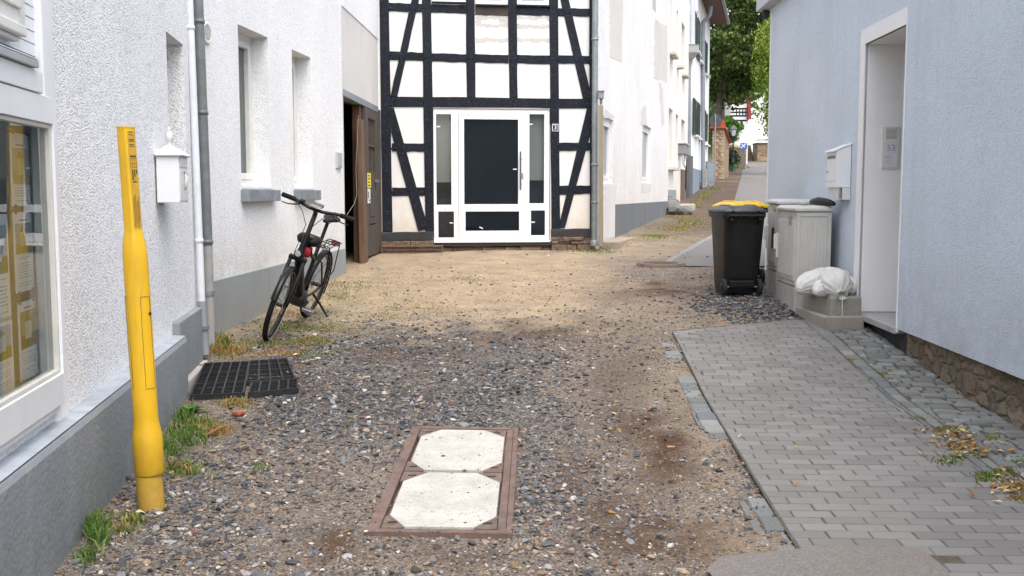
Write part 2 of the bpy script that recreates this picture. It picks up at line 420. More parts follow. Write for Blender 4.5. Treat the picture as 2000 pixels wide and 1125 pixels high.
def ground_material():
    k = NT('yard_ground'); v = k.pos(); a = k.attr('col'); m = k.sep(a.outputs['Vector']); al = a.outputs['Alpha']
    v1 = k.voro(v, 70); v2 = k.voro(v, 150); v3 = k.voro(v, 34)
    grit = k.ramp(k.sep(v1.outputs['Color'])[0], [(0, (.07, .066, .066)), (.35, (.175, .14, .11)), (.6, (.27, .215, .165)), (.85, (.15, .14, .135)), (1, (.50, .45, .39))])
    grit2 = k.ramp(k.sep(v2.outputs['Color'])[1], [(0, (.08, .066, .055)), (.4, (.20, .155, .12)), (.8, (.31, .245, .185)), (1, (.55, .5, .44))])
    c = k.mix(.5, grit, grit2)
    slate = k.ramp(k.sep(v3.outputs['Color'])[0], [(0, (.055, .052, .05)), (.5, (.13, .118, .108)), (.85, (.21, .19, .17)), (1, (.36, .34, .31))])
    slate = k.mix(.45, slate, k.ramp(k.sep(v1.outputs['Color'])[1], [(0, (.04, .038, .036)), (.7, (.14, .12, .10)), (1, (.36, .33, .3))]))
    c = k.mix(m[1], c, slate)
    sand = k.ramp(k.noise(v, 28, 7, .75), [(.30, (.22, .155, .095)), (.46, (.43, .32, .20)), (.68, (.60, .48, .335))])
    sand = k.mix(k.ramp(k.noise(v, 3.5, 6, .7), [(.38, .08), (.72, .65)]), sand, grit2)
    c = k.mix(m[0], c, sand)
    soil = k.ramp(k.noise(v, 22, 7, .75), [(.3, (.032, .016, .008)), (.6, (.12, .062, .032)), (.8, (.22, .135, .08))])
    c = k.mix(k.math('MULTIPLY', m[2], .95), c, soil)
    inv = k.math('SUBTRACT', 1.0, al)
    moss = k.ramp(k.noise(v, 40, 6, .8), [(.3, (.09, .11, .03)), (.5, (.20, .20, .07)), (.66, (.36, .27, .09)), (.8, (.36, .17, .06))])
    c = k.mix(k.math('MULTIPLY', inv, k.ramp(k.noise(v, 12, 6, .75), [(.42, 0), (.6, .9)])), c, moss)
    c = k.mix(1.0, c, k.ramp(k.noise(v, 2.2, 6, .7), [(.25, .64), (.75, 1.12)]), 'MULTIPLY')
    k.base(c); k.rough(.95); k.p.inputs['Specular IOR Level'].default_value = .2
    h = k.math('ADD', k.math('MULTIPLY', v1.outputs['Distance'], -1), k.math('MULTIPLY', v2.outputs['Distance'], -.5))
    h = k.math('ADD', h, k.noise(v, 50, 5, .7))
    k.bump(h, .8, .012); return k.m
cg = np.stack([S_, D_, B_, 1 - G_], -1).reshape(-1, 4)
ground = np_mesh('ground', verts, faces, ground_material(), cg, True); ground['kind'] = 'structure'
_gi = lambda x, y: np.interp(y, GY, GZ)
def ground_z(x, y):
    n_ = ss(1.5, 3, y) * (1 - ss(20, 26, y)); s_, d_, b_, g_ = masks(x, y, _gi(x, y))
    return _gi(x, y) + n_ * ((fbm(x * 1.1, y * 1.1) - .5) * .05 + (fbm(x * 7, y * 7) - .5) * .022 * (.5 + d_)), (s_, d_, b_, g_)

# ------------------------------------------------------------------ loose gravel: real stones
ico_v = []
ph = (1 + 5 ** .5) / 2
for a in (-1, 1):
    for b in (-ph, ph): ico_v += [(0, a, b), (a, b, 0), (b, 0, a)]
ico_v = np.array(ico_v) / math.sqrt(1 + ph * ph)
bm = bmesh.new(); [bm.verts.new(p) for p in ico_v]; bmesh.ops.convex_hull(bm, input=bm.verts); bm.verts.index_update()
ico_f = np.array([[v.index for v in f.verts] for f in bm.faces]); ico_v = np.array([v.co[:] for v in bm.verts]); bm.free()
A_P = (-2.10, 5.23); WA = Wall(A_P, (-.14, 1), 1); WB = Wall((-2.78, 9.55), (.1, 1), 1)
def left_x(y): return np.where(y < 7.7, -2.10 - .14 * (y - 5.23), np.where(y < 9.1, -2.22 - .14 * (y - 5.23), np.where(y < 14.2, -2.78 + .1 * (y - 9.55), -2.3)))
def right_x(y): return np.where(y < 10, pave_left(y), np.where(y < 17.6, 3.35, 1.52 + .25 * (y - 17.9) + 2.2))
def stones(name, n, ymin, ymax, smin, smax, accept, colfn, bury=.25, power=2.2, seed=1):
    g = np.random.default_rng(seed)
    y = 1 / g.uniform(1 / ymax, 1 / ymin, n * 6); x = g.uniform(-3.4, 3.6, n * 6)
    # even in picture area: thin out with distance
    z, mk = ground_z(x, y)
    keep = (x > left_x(y) + .02) & (x < right_x(y) + .0) & (g.random(len(x)) < accept(x, y, mk))
    # nothing on the road surface or inside the houses
    x, y, z = x[keep][:n], y[keep][:n], z[keep][:n]; mk = [q[keep][:n] for q in mk]; m = len(x)
    z = np.where(quad_inside(x, y, MAN, 0), _gi(x, y) + .033, z)
    s = smin + (smax - smin) * g.random(m) ** power
    sc = np.stack([s * g.uniform(.7, 1.35, m), s * g.uniform(.55, 1.05, m), s * g.uniform(.2, .6, m)], -1)
    tmpl = ico_v[None] * (1 + g.uniform(-.38, .34, (m, 12, 1))) * sc[:, None] / 2
    a = g.uniform(0, 2 * math.pi, m); t = g.normal(0, .28, m); b = g.uniform(0, 2 * math.pi, m)
    ca, sa = np.cos(a)[:, None], np.sin(a)[:, None]
    X = tmpl[..., 0] * ca - tmpl[..., 1] * sa; Y = tmpl[..., 0] * sa + tmpl[..., 1] * ca; Z = tmpl[..., 2] + np.tan(t)[:, None] * (X * np.cos(b)[:, None] + Y * np.sin(b)[:, None])
    P = np.stack([X + x[:, None], Y + y[:, None], Z + (z + sc[:, 2] * (.5 - bury))[:, None]], -1).reshape(-1, 3)
    f = (ico_f[None] + (np.arange(m) * 12)[:, None, None]).reshape(-1, 3)
    c = np.repeat(colfn(g, m, mk), 12, 0)
    return np_mesh(name, P, f, attr_mat(name + '_stone', .8, .22, 90, .35, 220, .002, .35), c)
def stone_cols(g, m, mk):
    pal = np.array([(.048, .050, .055), (.088, .091, .098), (.15, .153, .16), (.25, .25, .253), (.165, .125, .092), (.25, .19, .14), (.42, .385, .34), (.15, .075, .048), (.062, .047, .037)])
    pd = np.array([.28, .25, .17, .09, .07, .05, .022, .02, .05]); pt = np.array([.10, .12, .10, .09, .22, .20, .055, .04, .08])
    d = np.clip(mk[1] * 1.15, 0, 1); u = g.random(m)
    cd = np.cumsum(pd); ct = np.cumsum(pt)
    i = np.where(g.random(m) < .3 + .7 * d, np.searchsorted(cd / cd[-1], u), np.searchsorted(ct / ct[-1], u))
    return pal[np.clip(i, 0, 8)] * g.uniform(.75, 1.3, (m, 1))
MAN = [gnd(714, 1051), gnd(1001, 1055), gnd(1013, 845), gnd(805, 842)]
def quad_inside(x, y, q, grow=0):
    r = np.ones_like(x, bool); c = sum((p.xy for p in q), Vector((0, 0))) / 4
    for i in range(4):
        a, b = q[i], q[(i + 1) % 4]; ex, ey = b.x - a.x, b.y - a.y; L = math.hypot(ex, ey)
        r &= ((x - a.x) * ey - (y - a.y) * ex) / L * (1 if ((c.x - a.x) * ey - (c.y - a.y) * ex) > 0 else -1) > -grow
    return r
def acc_big(x, y, mk):
    e = np.clip(.17 + .85 * mk[1] - .16 * mk[0] - .35 * mk[2], .04, 1) * np.clip(fbm(x * 2.6 + 9, y * 2.6) * 2.6 - .55, .08, 1.3)
    return np.where(quad_inside(x, y, MAN, .01), 0, e)
def acc_fine(x, y, mk):
    e = np.clip(.5 + .5 * mk[1] - .25 * mk[0] - .25 * mk[2], .12, 1)
    return np.where(quad_inside(x, y, MAN, -.01), .02, e)
g1 = stones('gravel', 26000, 3.2, 26, .010, .050, acc_big, stone_cols, seed=3); g1['kind'] = 'stuff'; tag(g1, 'dark grey crushed slate gravel spread over the yard', 'gravel')
g2 = stones('grit', 52000, 3.2, 15, .007, .024, acc_fine, stone_cols, seed=5); g2['kind'] = 'stuff'; tag(g2, 'fine mixed grit and small pebbles over the whole yard', 'grit')
# dark gravel heaped under the bins
def acc_bin(x, y, mk): return np.clip(blob(x, y, 2.75, 11.2, .6, .75) * 1.3, 0, 1) * (y > 10.05) * (x < 3.0)

# ------------------------------------------------------------------ laid paving: every brick and sett a bevelled block
def clip_poly(poly, area):
    out = poly
    for i in range(len(area)):
        a, b = area[i], area[(i + 1) % len(area)]; inp = out; out = []
        side = lambda p: (b[0] - a[0]) * (p[1] - a[1]) - (b[1] - a[1]) * (p[0] - a[0])
        for j in range(len(inp)):
            p, q = inp[j], inp[(j + 1) % len(inp)]; sp_, sq = side(p), side(q)
            if sp_ >= 0: out.append(p)
            if sp_ * sq < 0: t = sp_ / (sp_ - sq); out.append((p[0] + (q[0] - p[0]) * t, p[1] + (q[1] - p[1]) * t))
        if len(out) < 3: return []
    return out
def ccw(p): return p if sum(p[i][0] * p[(i + 1) % len(p)][1] - p[(i + 1) % len(p)][0] * p[i][1] for i in range(len(p))) > 0 else p[::-1]
def paver_field(mb, area, U, su, sv, gap, h, colf, jit=0, dz=.003, cham=.006, varu=0, skip=None):
    area = ccw([tuple(p[:2]) for p in area]); U = Vector(U).normalized(); V = Vector((-U.y, U.x)); o = Vector(area[0])
    us = [(Vector(p) - o).dot(U) for p in area]; vs = [(Vector(p) - o).dot(V) for p in area]
    v = min(vs) - sv; r = 0
    while v < max(vs) + sv:
        rowh = sv * random.uniform(1 - varu * .5, 1 + varu * .5); u = min(us) - su * (1 + (r % 2) * .5 + random.uniform(-.1, .1))
        while u < max(us) + su:
            L = su * random.uniform(1 - varu, 1 + varu); g = gap / 2
            q = [(u + g, v + g), (u + L - g, v + g), (u + L - g, v + rowh - g), (u + g, v + rowh - g)]
            q = [(a + random.uniform(-jit, jit), b + random.uniform(-jit, jit)) for a, b in q]
            W_ = [tuple(o + U * a + V * b) for a, b in q]; u += L
            pl = clip_poly(W_, area)
            if len(pl) < 3: continue
            cx = sum(p[0] for p in pl) / len(pl); cy = sum(p[1] for p in pl) / len(pl)
            ar = abs(sum(pl[i][0] * pl[(i + 1) % len(pl)][1] - pl[(i + 1) % len(pl)][0] * pl[i][1] for i in range(len(pl)))) / 2
            if ar < .0012 or (skip and skip(cx, cy)): continue
            z0 = random.gauss(0, dz); tx, ty = random.gauss(0, dz * 3), random.gauss(0, dz * 3)
            Zf = lambda x, y: zg(y) + h + z0 + tx * (x - cx) + ty * (y - cy)
            rb = [(x, y, zg(y) - .02) for x, y in pl]; rm = [(x, y, Zf(x, y) - cham) for x, y in pl]
            sh = lambda x, y: (x + (cx - x) * min(.4, cham / max(.02, math.hypot(cx - x, cy - y)) * 1.3), y + (cy - y) * min(.4, cham / max(.02, math.hypot(cx - x, cy - y)) * 1.3))
            rt = [(*sh(x, y), Zf(x, y)) for x, y in pl]; n = len(pl)
            mb.cur = colf(cx, cy)
            mb.add(rb + rm + rt, [tuple(2 * n + i for i in range(n))] + [(k * n + i, k * n + (i + 1) % n, (k + 1) * n + (i + 1) % n, (k + 1) * n + i) for k in (0, 1) for i in range(n)])
        v += rowh; r += 1
mb = MB()
def bcol(x, y):
    b = random.uniform(.86, 1.12) * (.9 + .25 * float(fbm(x * 1.5, y * 1.5))); return (.188 * b, .180 * b, .172 * b)
XL = lambda y: (pave_left(y), y); XR = lambda y: (pave_right(y), y)
def skip_asphalt(x, y):
    px, py = project(np.array(x), np.array(y), np.array(zg(y))); return bool(py > 1098 and px < 1835)
def edge_gone(x, y): return skip_asphalt(x, y)
paver_field(mb, [XL(yP0), XR(yP0), XR(10.35), XL(9.75)], (1, -.035), .203, .0985, .007, .022, bcol, .0015, .0013, .004, .012, edge_gone)
brick = mb.build('brick_pavement', attr_mat('paver_concrete', .9, .16, 260, .5, 300, .0015, .25), kind='structure', colattr=True)
mb = MB()
def ccol(x, y):
    b = random.uniform(.75, 1.15); c = random.choice([(.18, .19, .187), (.21, .22, .21), (.155, .165, .168), (.20, .205, .192), (.18, .183, .175)]); return tuple(q * b for q in c)
paver_field(mb, [(pave_right(2.4) + .005, 2.4), (pave_right(2.4) + .13, 2.4), (pave_right(10.3) + .13, 10.3), (pave_right(10.3) + .005, 10.3)], (.04, 1), .19, .135, .012, .024, ccol, .006, .003, .010, .2)
paver_field(mb, [(pave_right(2.4) + .145, 2.4), (blue_x(2.4) + .05, 2.4), (blue_x(10.2) + .05, 10.2), (pave_right(10.2) + .145, 10.2)], (1, -.10), .150, .092, .016, .026, ccol, .009, .004, .010, .28)
def lskip(x, y): return (8.1 < y < 8.55) or (5.25 < y < 6.5) or fbm(np.array(x * 3), np.array(y * 1.2)) < .22 or skip_asphalt(x, y)
paver_field(mb, [(pave_left(4.4) - .16, 4.4), (pave_left(4.4) - .005, 4.4), (pave_left(9.3) - .005, 9.3), (pave_left(9.3) - .16, 9.3)], (.03, 1), .17, .15, .012, .007, ccol, .007, .004, .009, .25, lskip)
setts = mb.build('cobble_strip', attr_mat('sett_stone', .8, .25, 120, .6, 180, .003, .35), kind='structure', colattr=True)
def sheet(name, pts, h, mat, step=.12, bulge=None):
    """ground-following sheet inside a polygon of ground points"""
    poly = ccw([tuple(p[:2]) for p in pts]); xs = [p[0] for p in poly]; ys = [p[1] for p in poly]; mb = MB()
    x = min(xs)
    while x < max(xs):
        y = min(ys)
        while y < max(ys):
            q = clip_poly([(x, y), (x + step, y), (x + step, y + step), (x, y + step)], poly)
            if len(q) > 2: mb.add([(a, b, zg(b) + h) for a, b in q], [tuple(range(len(q)))], True)
            y += step
        x += step
    o = mb.build(name, mat, kind='structure')
    bm = bmesh.new(); bm.from_mesh(o.data); bmesh.ops.remove_doubles(bm, verts=bm.verts, dist=.0008); bmesh.ops.recalc_face_normals(bm, faces=bm.faces); bm.to_mesh(o.data); bm.free()
    return o
def asphalt_mat(name, col, crack=True):
    k = NT(name); v = k.pos(); vo = k.voro(v, 160)
    c = k.ramp(k.sep(vo.outputs['Color'])[0], [(0, [x * .75 for x in col]), (.6, col), (1, [x * 1.4 for x in col])])
    c = k.mix(k.ramp(k.noise(v, 1.4, 6, .65), [(.4, 0), (.75, .65)]), c, (.20, .17, .14))
    c = k.mix(k.ramp(k.noise(v, 5, 6, .7), [(.55, 0), (.8, .5)]), c, [x * .5 for x in col])
    k.base(c); k.rough(.9); k.bump(k.math('ADD', k.math('MULTIPLY', vo.outputs['Distance'], -1), k.noise(v, 60, 4)), .6, .006); return k.m
sand_joint = M('joint_sand', (.085, .07, .05), .95, .4, 40, .6, 160, .004, dirt=(.06, .07, .03), dscale=4, dfac=.5)
sheet('paving_bed', [(pave_left(2.4) - .02, 2.4), (blue_x(2.4), 2.4), (blue_x(10.4), 10.4), (pave_right(10.4), 10.4), (pave_left(9.8), 9.8)], .0165, sand_joint, .3)
ap = [gnd(1380, 1125), gnd(1405, 1100), gnd(1470, 1080), gnd(1560, 1072), gnd(1640, 1076), gnd(1720, 1068), gnd(1800, 1066), gnd(1835, 1085), gnd(1850, 1125)]
ap = [(1.05, 2.4)] + [tuple(p[:2]) for p in ap] + [(2.0, 2.4)]
sheet('asphalt_patch', ap, .030, asphalt_mat('old_asphalt', (.17, .155, .145)), .1)
# alley road climbing to the back
road_mat = asphalt_mat('alley_asphalt', (.15, .145, .14))
_lane = [gnd(*p) for p in ((1296, 521), (1312, 510), (1335, 496), (1368, 477), (1399, 461), (1424, 424), (1436, 385), (1443, 362), (1447, 350))]
yl = np.array([p.y for p in _lane] + [78, 84, 97]); xl = np.array([p.x for p in _lane] + [17.4, 19.4, 21])
o_ = np.argsort(yl); yl, xl = yl[o_], xl[o_]
def road_left(y): return float(np.interp(y, yl, xl))
def road_right(y): return 3.45 if y < 14.6 else 3.7 + .30 * (y - 14.6) + (0 if y < 60 else (y - 60) * .4)
mb = MB(); ys = list(np.arange(_lane[0].y, 30, .3)) + list(np.arange(30, 97.1, 1.0))
for a, b in zip(ys[:-1], ys[1:]):
    for k in range(4):
        X = lambda y, t: road_left(y) + (road_right(y) - road_left(y)) * t
        mb.add([(X(a, k / 4), a, zg(a) + .012), (X(a, k / 4 + .25), a, zg(a) + .012), (X(b, k / 4 + .25), b, zg(b) + .012), (X(b, k / 4), b, zg(b) + .012)], [(0, 1, 2, 3)])
mb.build('road', road_mat, kind='structure')
# rows of setts that cross the lane and edge it
kerb_m = M('granite_kerb', (.20, .195, .185), .85, .2, 8, .3, 90)
mb = MB()
for y in np.arange(_lane[0].y + .1, 27, .42):
    a, b = Vector((road_left(y) - .02, y, zg(y) + .0)), Vector((road_left(y + .4) - .02, y + .4, zg(y + .4) + .0)); mb.bar(a, b, .12, .05)
for yy in (49.0, 55.5):
    for x in np.arange(road_left(yy) - 1.6, road_right(yy), .5): mb.box((x, yy, zg(yy) - .1), (x + .47, yy + .35, zg(yy) + .03))
mb.build('kerb', kerb_m, kind='structure', bevel=.01)
# ------------------------------------------------------------------ shared materials
m_rough_white = stucco('coarse_white_render', (.92, .925, .935), 88, .85, .009, stainf=.07, pit=.3)
m_white_B = stucco('white_render', (.87, .875, .88), 84, .75, .009, stain=(.55, .50, .42), stainf=.16, zlow=(.8, 1.5), lowcol=(.55, .50, .44), pit=.16)
m_smooth_white = stucco('smooth_white_render', (.80, .80, .82), 300, .15, .002, stainf=.12, pit=.03)
m_lintel_patch = stucco('raw_lime_render', (.66, .645, .62), 260, .25, .004, stain=(.45, .38, .30), stainf=.35, pit=.06)
m_white_D = stucco('aged_white_render', (.76, .75, .745), 30, .55, .012, stain=(.56, .46, .36), stainf=.30, zlow=(1.0, 3.0), lowcol=(.55, .45, .36), pit=.07)
m_patch = stucco('grey_filler', (.62, .60, .57), 200, .2, .004, stainf=.2, pit=.03)
m_blue = stucco('pale_blue_render', (.61, .675, .75), 95, .7, .008, stain=(.47, .51, .56), stainf=.4, zlow=(.45, 1.3), lowcol=(.40, .42, .44), pit=.15)
m_plinth = stucco('grey_plinth_paint', (.265, .285, .30), 40, .35, .008, stain=(.36, .365, .36), stainf=.6, zlow=(.0, .6), lowcol=(.12, .125, .10), pit=.06)
m_plinth_top = M('grey_plinth_top', (.36, .40, .44), .8, .12, 5, .3, 90, dirt=(.2, .17, .13), dscale=9, dfac=.5)
m_plinth_light = stucco('light_grey_plinth', (.30, .325, .33), 80, .4, .006, stain=(.2, .2, .19), stainf=.5, zlow=(.3, .9), lowcol=(.33, .29, .23), pit=.08)
m_white_paint = M('white_window_paint', (.78, .80, .82), .35, .04, 3, .08, 30, dirt=(.5, .48, .44), dscale=7, dfac=.12)
m_cream_paint = M('aged_white_paint', (.74, .73, .69), .45, .06, 4, .15, 40, dirt=(.45, .42, .36), dscale=9, dfac=.3)
m_grey_metal = M('zinc_metal', (.35, .37, .38), .45, .15, 5, .1, 40, metal=.6, dirt=(.2, .2, .2), dscale=5, dfac=.4)
m_pipe_dark = M('green_grey_pipe', (.15, .165, .165), .5, .18, 7, .15, 50, dirt=(.33, .33, .31), dscale=10, dfac=.35)
m_pipe_white = M('white_pipe', (.72, .74, .77), .45, .06, 5, .05, 40, dirt=(.45, .43, .4), dscale=8, dfac=.25)
m_flash = M('grey_flashing', (.42, .44, .46), .4, .1, 4, .05, 30, metal=.3)
m_sill = M('slate_sill', (.20, .225, .25), .7, .14, 8, .3, 100, dirt=(.35, .35, .34), dscale=8, dfac=.4)
m_pane_grey = dark_glass('curtained_pane', (.10, .115, .115), .04)
m_pane_dark = dark_glass('dark_pane', (.012, .016, .022), .02)
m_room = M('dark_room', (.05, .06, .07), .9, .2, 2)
m_glass = glass('shop_glass', (.90, .95, .96), .8)
m_timber = None
def timber(name, col):
    k = NT(name); g = k.pos((1, 1, 1)); n = k.noise(g, 3.0, 6, .65); f = k.noise(k.pos((9, 9, 9)), 4, 6, .7)
    c = k.ramp(n, [(.3, [x * .65 for x in col]), (.55, col), (.8, [x * 1.9 for x in col])])
    c = k.mix(k.ramp(f, [(.55, 0), (.72, .6)]), c, (.12, .125, .135)); k.base(c); k.rough(.62)
    k.p.inputs['Specular IOR Level'].default_value = .18
    k.bump(f, .5, .006); return k.m
m_timber = timber('black_blue_timber', (.009, .012, .019))
m_timber_raw = timber('weathered_timber', (.045, .045, .046))
m_infill = stucco('smooth_lime_infill', (.74, .73, .705), 200, .12, .003, stain=(.66, .60, .52), stainf=.16, zlow=(1.0, 1.9), lowcol=(.60, .47, .33), pit=.02)
m_brown = M('peeling_brown_wood', (.14, .10, .075), .8, .3, 6, .4, 40)

# ================================================================== left shop house (wall A)
A0, AE = -4.6, 3.80
nA = -.11
zt = 6.0
shop = thing('shop_house', WA.pt(0, 0, 0), 'white roughcast shop house along the left edge with display window and grey plinth', 'house')
s_fr = (WA.hit(103, 122, -.05)[0] + WA.hit(130, 785, -.05)[0]) / 2      # right edge of the shop window
gR = (WA.hit(88, 242, -.08)[0] + WA.hit(118, 725, -.08)[0]) / 2
gT = WA.hit(88, 242, -.08)[1]; gB = WA.hit(118, 725, -.08)[1]; fB = WA.hit(130, 785, -.05)[1]
zC = WA.hit(105, 122, .02)[1]; zL = WA.hit(98, 180, -.02)[1]
plT = .625; sE = WA.hit(368, 700, 0)[0]
n1, n2 = WA.hit(324, 60, nA)[0], WA.hit(357.5, 90, nA)[0]
nz1 = WA.hit(357, 87, nA)[1]; nz0 = 1.66
win_h = (-3.2, s_fr, fB - .04, zC)
up_r = WA.hit(30, 20, -.12)[0]; up_z = WA.hit(30, 52, -.10)[1]
mb = MB()
WA.panel(mb, A0, AE, -.3, zt, nA, [(win_h[0], s_fr, fB - .04, zt - .6, .05), (n1, n2, nz0, nz1, .26)], back=3.2)
mb.build('wall', m_rough_white, shop)
# smooth band beside the shop front
mb = MB(); q = [WA.hit(x, y, nA + .012)[0] for x, y in ((112, 300), (168, 800))]
WA.box(mb, s_fr - .01, s_fr + .17, nA - .05, nA + .022, plT - .01, zt); mb.build('pilaster', m_smooth_white, shop, bevel=.012)
# big plinth with sloping weathered top
mb = MB(); WA.box(mb, A0, sE, nA - .1, 0, -.4, plT); mb.build('plinth', m_plinth, shop, bevel=.035)
mb = MB(); mb.quad(WA.pt(A0, nA - .03, plT + .012), WA.pt(sE - .02, nA - .03, plT + .012), WA.pt(sE - .02, -.012, plT + .003), WA.pt(A0, -.012, plT + .003)); mb.build('plinth_coping', m_plinth_top, shop)
# far end of the house: low painted plinth on a step stone
mb = MB(); s2 = WA.hit(394, 640, nA + .05)[0]
WA.box(mb, sE + .003, s2, nA - .1, nA + .055, zg(8) + .02, WA.hit(375, 612, nA + .05)[1]); mb.build('plinth', m_plinth, shop, bevel=.012)
# shop window
mb = MB(); n0 = -.055
L0 = -3.2
WA.box(mb, gR, s_fr - .004, n0 - .07, n0, fB, zL - .012)
WA.box(mb, L0, gR, n0 - .07, n0, fB, gB); WA.box(mb, L0, gR, n0 - .07, n0, gT, zL - .012)
fr = mb.build('shop_window', m_white_paint, shop, bevel=.006)
mb = MB(); WA.box(mb, gR - .022, gR - .001, n0 - .055, n0 - .012, gB + .001, gT - .001); WA.box(mb, L0, gR - .023, n0 - .055, n0 - .012, gB + .001, gB + .02); WA.box(mb, L0, gR - .023, n0 - .055, n0 - .012, gT - .02, gT - .001)
mb.build('glazing_bead', M('cream_bead', (.62, .61, .56), .5, .08, 6), fr, bevel=.003)
mb = MB(); WA.face(mb, L0, gR - .02, gB + .018, gT - .018, n0 - .035); mb.build('pane', m_glass, fr)
mb = MB(); WA.box(mb, L0, s_fr - .01, nA - .06, n0 - .02, fB - .038, fB - .004); mb.build('bottom_rail', m_white_paint, fr, bevel=.004)
# fascia board and cornice over the shop window
mb = MB(); s_c = WA.hit(98, 160, -.02)[0]
WA.box(mb, L0, s_c, nA - .02, -.049, zL - .008, zC - .033); mb.build('fascia_board', m_white_paint, shop, bevel=.004)
mb = MB(); sc2 = WA.hit(105, 122, .03)[0]; WA.box(mb, L0, sc2, nA - .02, -.03, zC - .03, zC); mb.prism2([WA.pt(L0, nA - .02, zC + .002), WA.pt(sc2, nA - .02, zC + .002), WA.pt(sc2, -.03, zC + .002), WA.pt(L0, -.03, zC + .002)], [WA.pt(L0, nA - .02, zC + .05), WA.pt(sc2, nA - .02, zC + .05), WA.pt(sc2, -.032, zC + .008), WA.pt(L0, -.032, zC + .008)])
mb.build('cornice', m_flash, shop, bevel=.003)
# horizontal boarding above, with a casement window
mb = MB(); z = zC + .05; hb = .055
while z < zt - .65:
    mb.prism2([WA.pt(L0, nA - .045, z), WA.pt(s_fr - .006, nA - .045, z), WA.pt(s_fr - .006, nA - .008, z), WA.pt(L0, nA - .008, z)], [WA.pt(L0, nA - .045, z + hb - .0025), WA.pt(s_fr - .006, nA - .045, z + hb - .0025), WA.pt(s_fr - .006, nA - .011, z + hb - .0025), WA.pt(L0, nA - .011, z + hb - .0025)]); z += hb
mb.build('boarding', m_white_paint, shop)
uz = WA.hit(30, 58, nA)[1]
f2 = window(WA, (up_r - 1.1, up_r, uz, uz + 1.1), nA + .03, shop, m_cream_paint, m_pane_grey, .08)
mb = MB(); us = WA.hit(54, 80, -.05)[0]; uz2 = WA.hit(54, 78, -.05)[1]; WA.box(mb, up_r - 1.2, us, nA - .05, nA + .06, uz2 + .01, uz2 + .055); WA.box(mb, up_r - 1.2, us - .02, nA - .05, nA + .035, uz2 - .012, uz2 + .008); mb.build('sill', m_cream_paint, f2, bevel=.006)
# small niche window
f3 = window(WA, (n1, n2, nz0, nz1), nA - .2, shop, m_cream_paint, m_pane_grey, .07)
mb = MB(); WA.box(mb, n1 + .002, n2 - .002, nA - .25, nA - .02, nz0 - .05, nz0 + .006); mb.build('sill', m_sill, f3, bevel=.004)
# inside of the display window
mb = MB(); WA.face(mb, L0, gR + .1, gB - .1, gT + .1, -.36); mb.quad(WA.pt(gR + .12, -.13, gB - .1), WA.pt(gR + .12, -.36, gB - .1), WA.pt(gR + .12, -.36, gT + .1), WA.pt(gR + .12, -.13, gT + .1))
mb.quad(WA.pt(L0, -.13, gB - .06), WA.pt(gR + .12, -.13, gB - .06), WA.pt(gR + .12, -.36, gB - .06), WA.pt(L0, -.36, gB - .06)); mb.quad(WA.pt(L0, -.13, gT + .08), WA.pt(gR + .12, -.13, gT + .08), WA.pt(gR + .12, -.36, gT + .08), WA.pt(L0, -.36, gT + .08)); mb.quad(WA.pt(L0, -.13, gB - .1), WA.pt(L0, -.36, gB - .1), WA.pt(L0, -.36, gT + .1), WA.pt(L0, -.13, gT + .1))
mb.build('display_recess', M('window_room', (.66, .71, .73), .9, .15, 2), shop)
# property sheets hung on wires behind the glass
m_sheet = attr_mat('paper_sheet', .6, .06, 5, 0)
def display_sheet(s0, s1, z0, z1, n, label, pic, pc):
    mb = MB(); mb.cur = (.88, .88, .86); W_, H = s1 - s0, z1 - z0
    WA.box(mb, s0, s1, n - .004, n, z0, z1)
    def patch(u0, u1, v0, v1, c, dn=.0015):
        mb.cur = c; WA.face(mb, s0 + W_ * u0, s0 + W_ * u1, z0 + H * v0, z0 + H * v1, n + dn)
    patch(.08, .92, *pic, pc[0])
    h = pic[1] - pic[0]; patch(.08, .92, pic[0], pic[0] + h * .35, pc[1], .002); patch(.3, .66, pic[0] + h * .25, pic[0] + h * .72, pc[2], .0028)
    mb.cur = pc[3]; mb.add([WA.pt(s0 + W_ * .26, n + .003, z0 + H * (pic[0] + h * .72)), WA.pt(s0 + W_ * .70, n + .003, z0 + H * (pic[0] + h * .72)), WA.pt(s0 + W_ * .48, n + .003, z0 + H * (pic[0] + h * .93))], [(0, 1, 2)])
    v = pic[0] - .05; r = random.Random(int(s0 * 100 + z0 * 77))
    while v > .07:
        u = .14
        while u < .8: l = r.uniform(.04, .14); patch(u, min(.86, u + l), v - .008, v, (.30, .31, .33), .001); u += l + .03
        v -= r.choice([.035, .035, .07])
    v = pic[1] + .03
    if v < .93: patch(.3, .7, v, v + .018, (.3, .3, .32), .001)
    o = mb.build('display_sheet', m_sheet, colattr=True); tag(o, label, 'paper sheet', 'property sheets hung in the shop window'); return o
shN = -.17
cA0, cA1 = WA.hit(28, 480, shN)[0], WA.hit(64, 480, shN)[0]; cB1 = WA.hit(20, 560, shN)[0]
zz = [WA.hit(45, y, shN)[1] for y in (262, 402, 414, 570, 590, 745)]
display_sheet(cA0, cA1, zz[1], zz[0], shN, 'topmost paper sheet of the right-hand column in the shop window', (.30, .80), ((.62, .56, .42), (.55, .45, .25), (.75, .62, .3), (.6, .4, .15)))
display_sheet(cA0, cA1, zz[3], zz[2], shN, 'middle paper sheet of the right-hand column in the shop window', (.48, .86), ((.42, .47, .5), (.5, .38, .12), (.72, .6, .32), (.55, .33, .1)))
display_sheet(cA0 + .01, cA1 + .01, zz[5], zz[4], shN, 'lowest paper sheet of the right-hand column in the shop window', (.40, .88), ((.5, .42, .2), (.35, .27, .08), (.75, .68, .5), (.5, .34, .1)))
zb = [WA.hit(10, y, shN)[1] for y in (520, 590, 620, 760)]
display_sheet(cB1 - .28, cB1, zb[1] - .08, zb[0] + .22, shN, 'upper paper sheet at the far left edge of the shop window', (.45, .9), ((.45, .52, .6), (.2, .25, .12), (.7, .7, .7), (.4, .3, .25)))
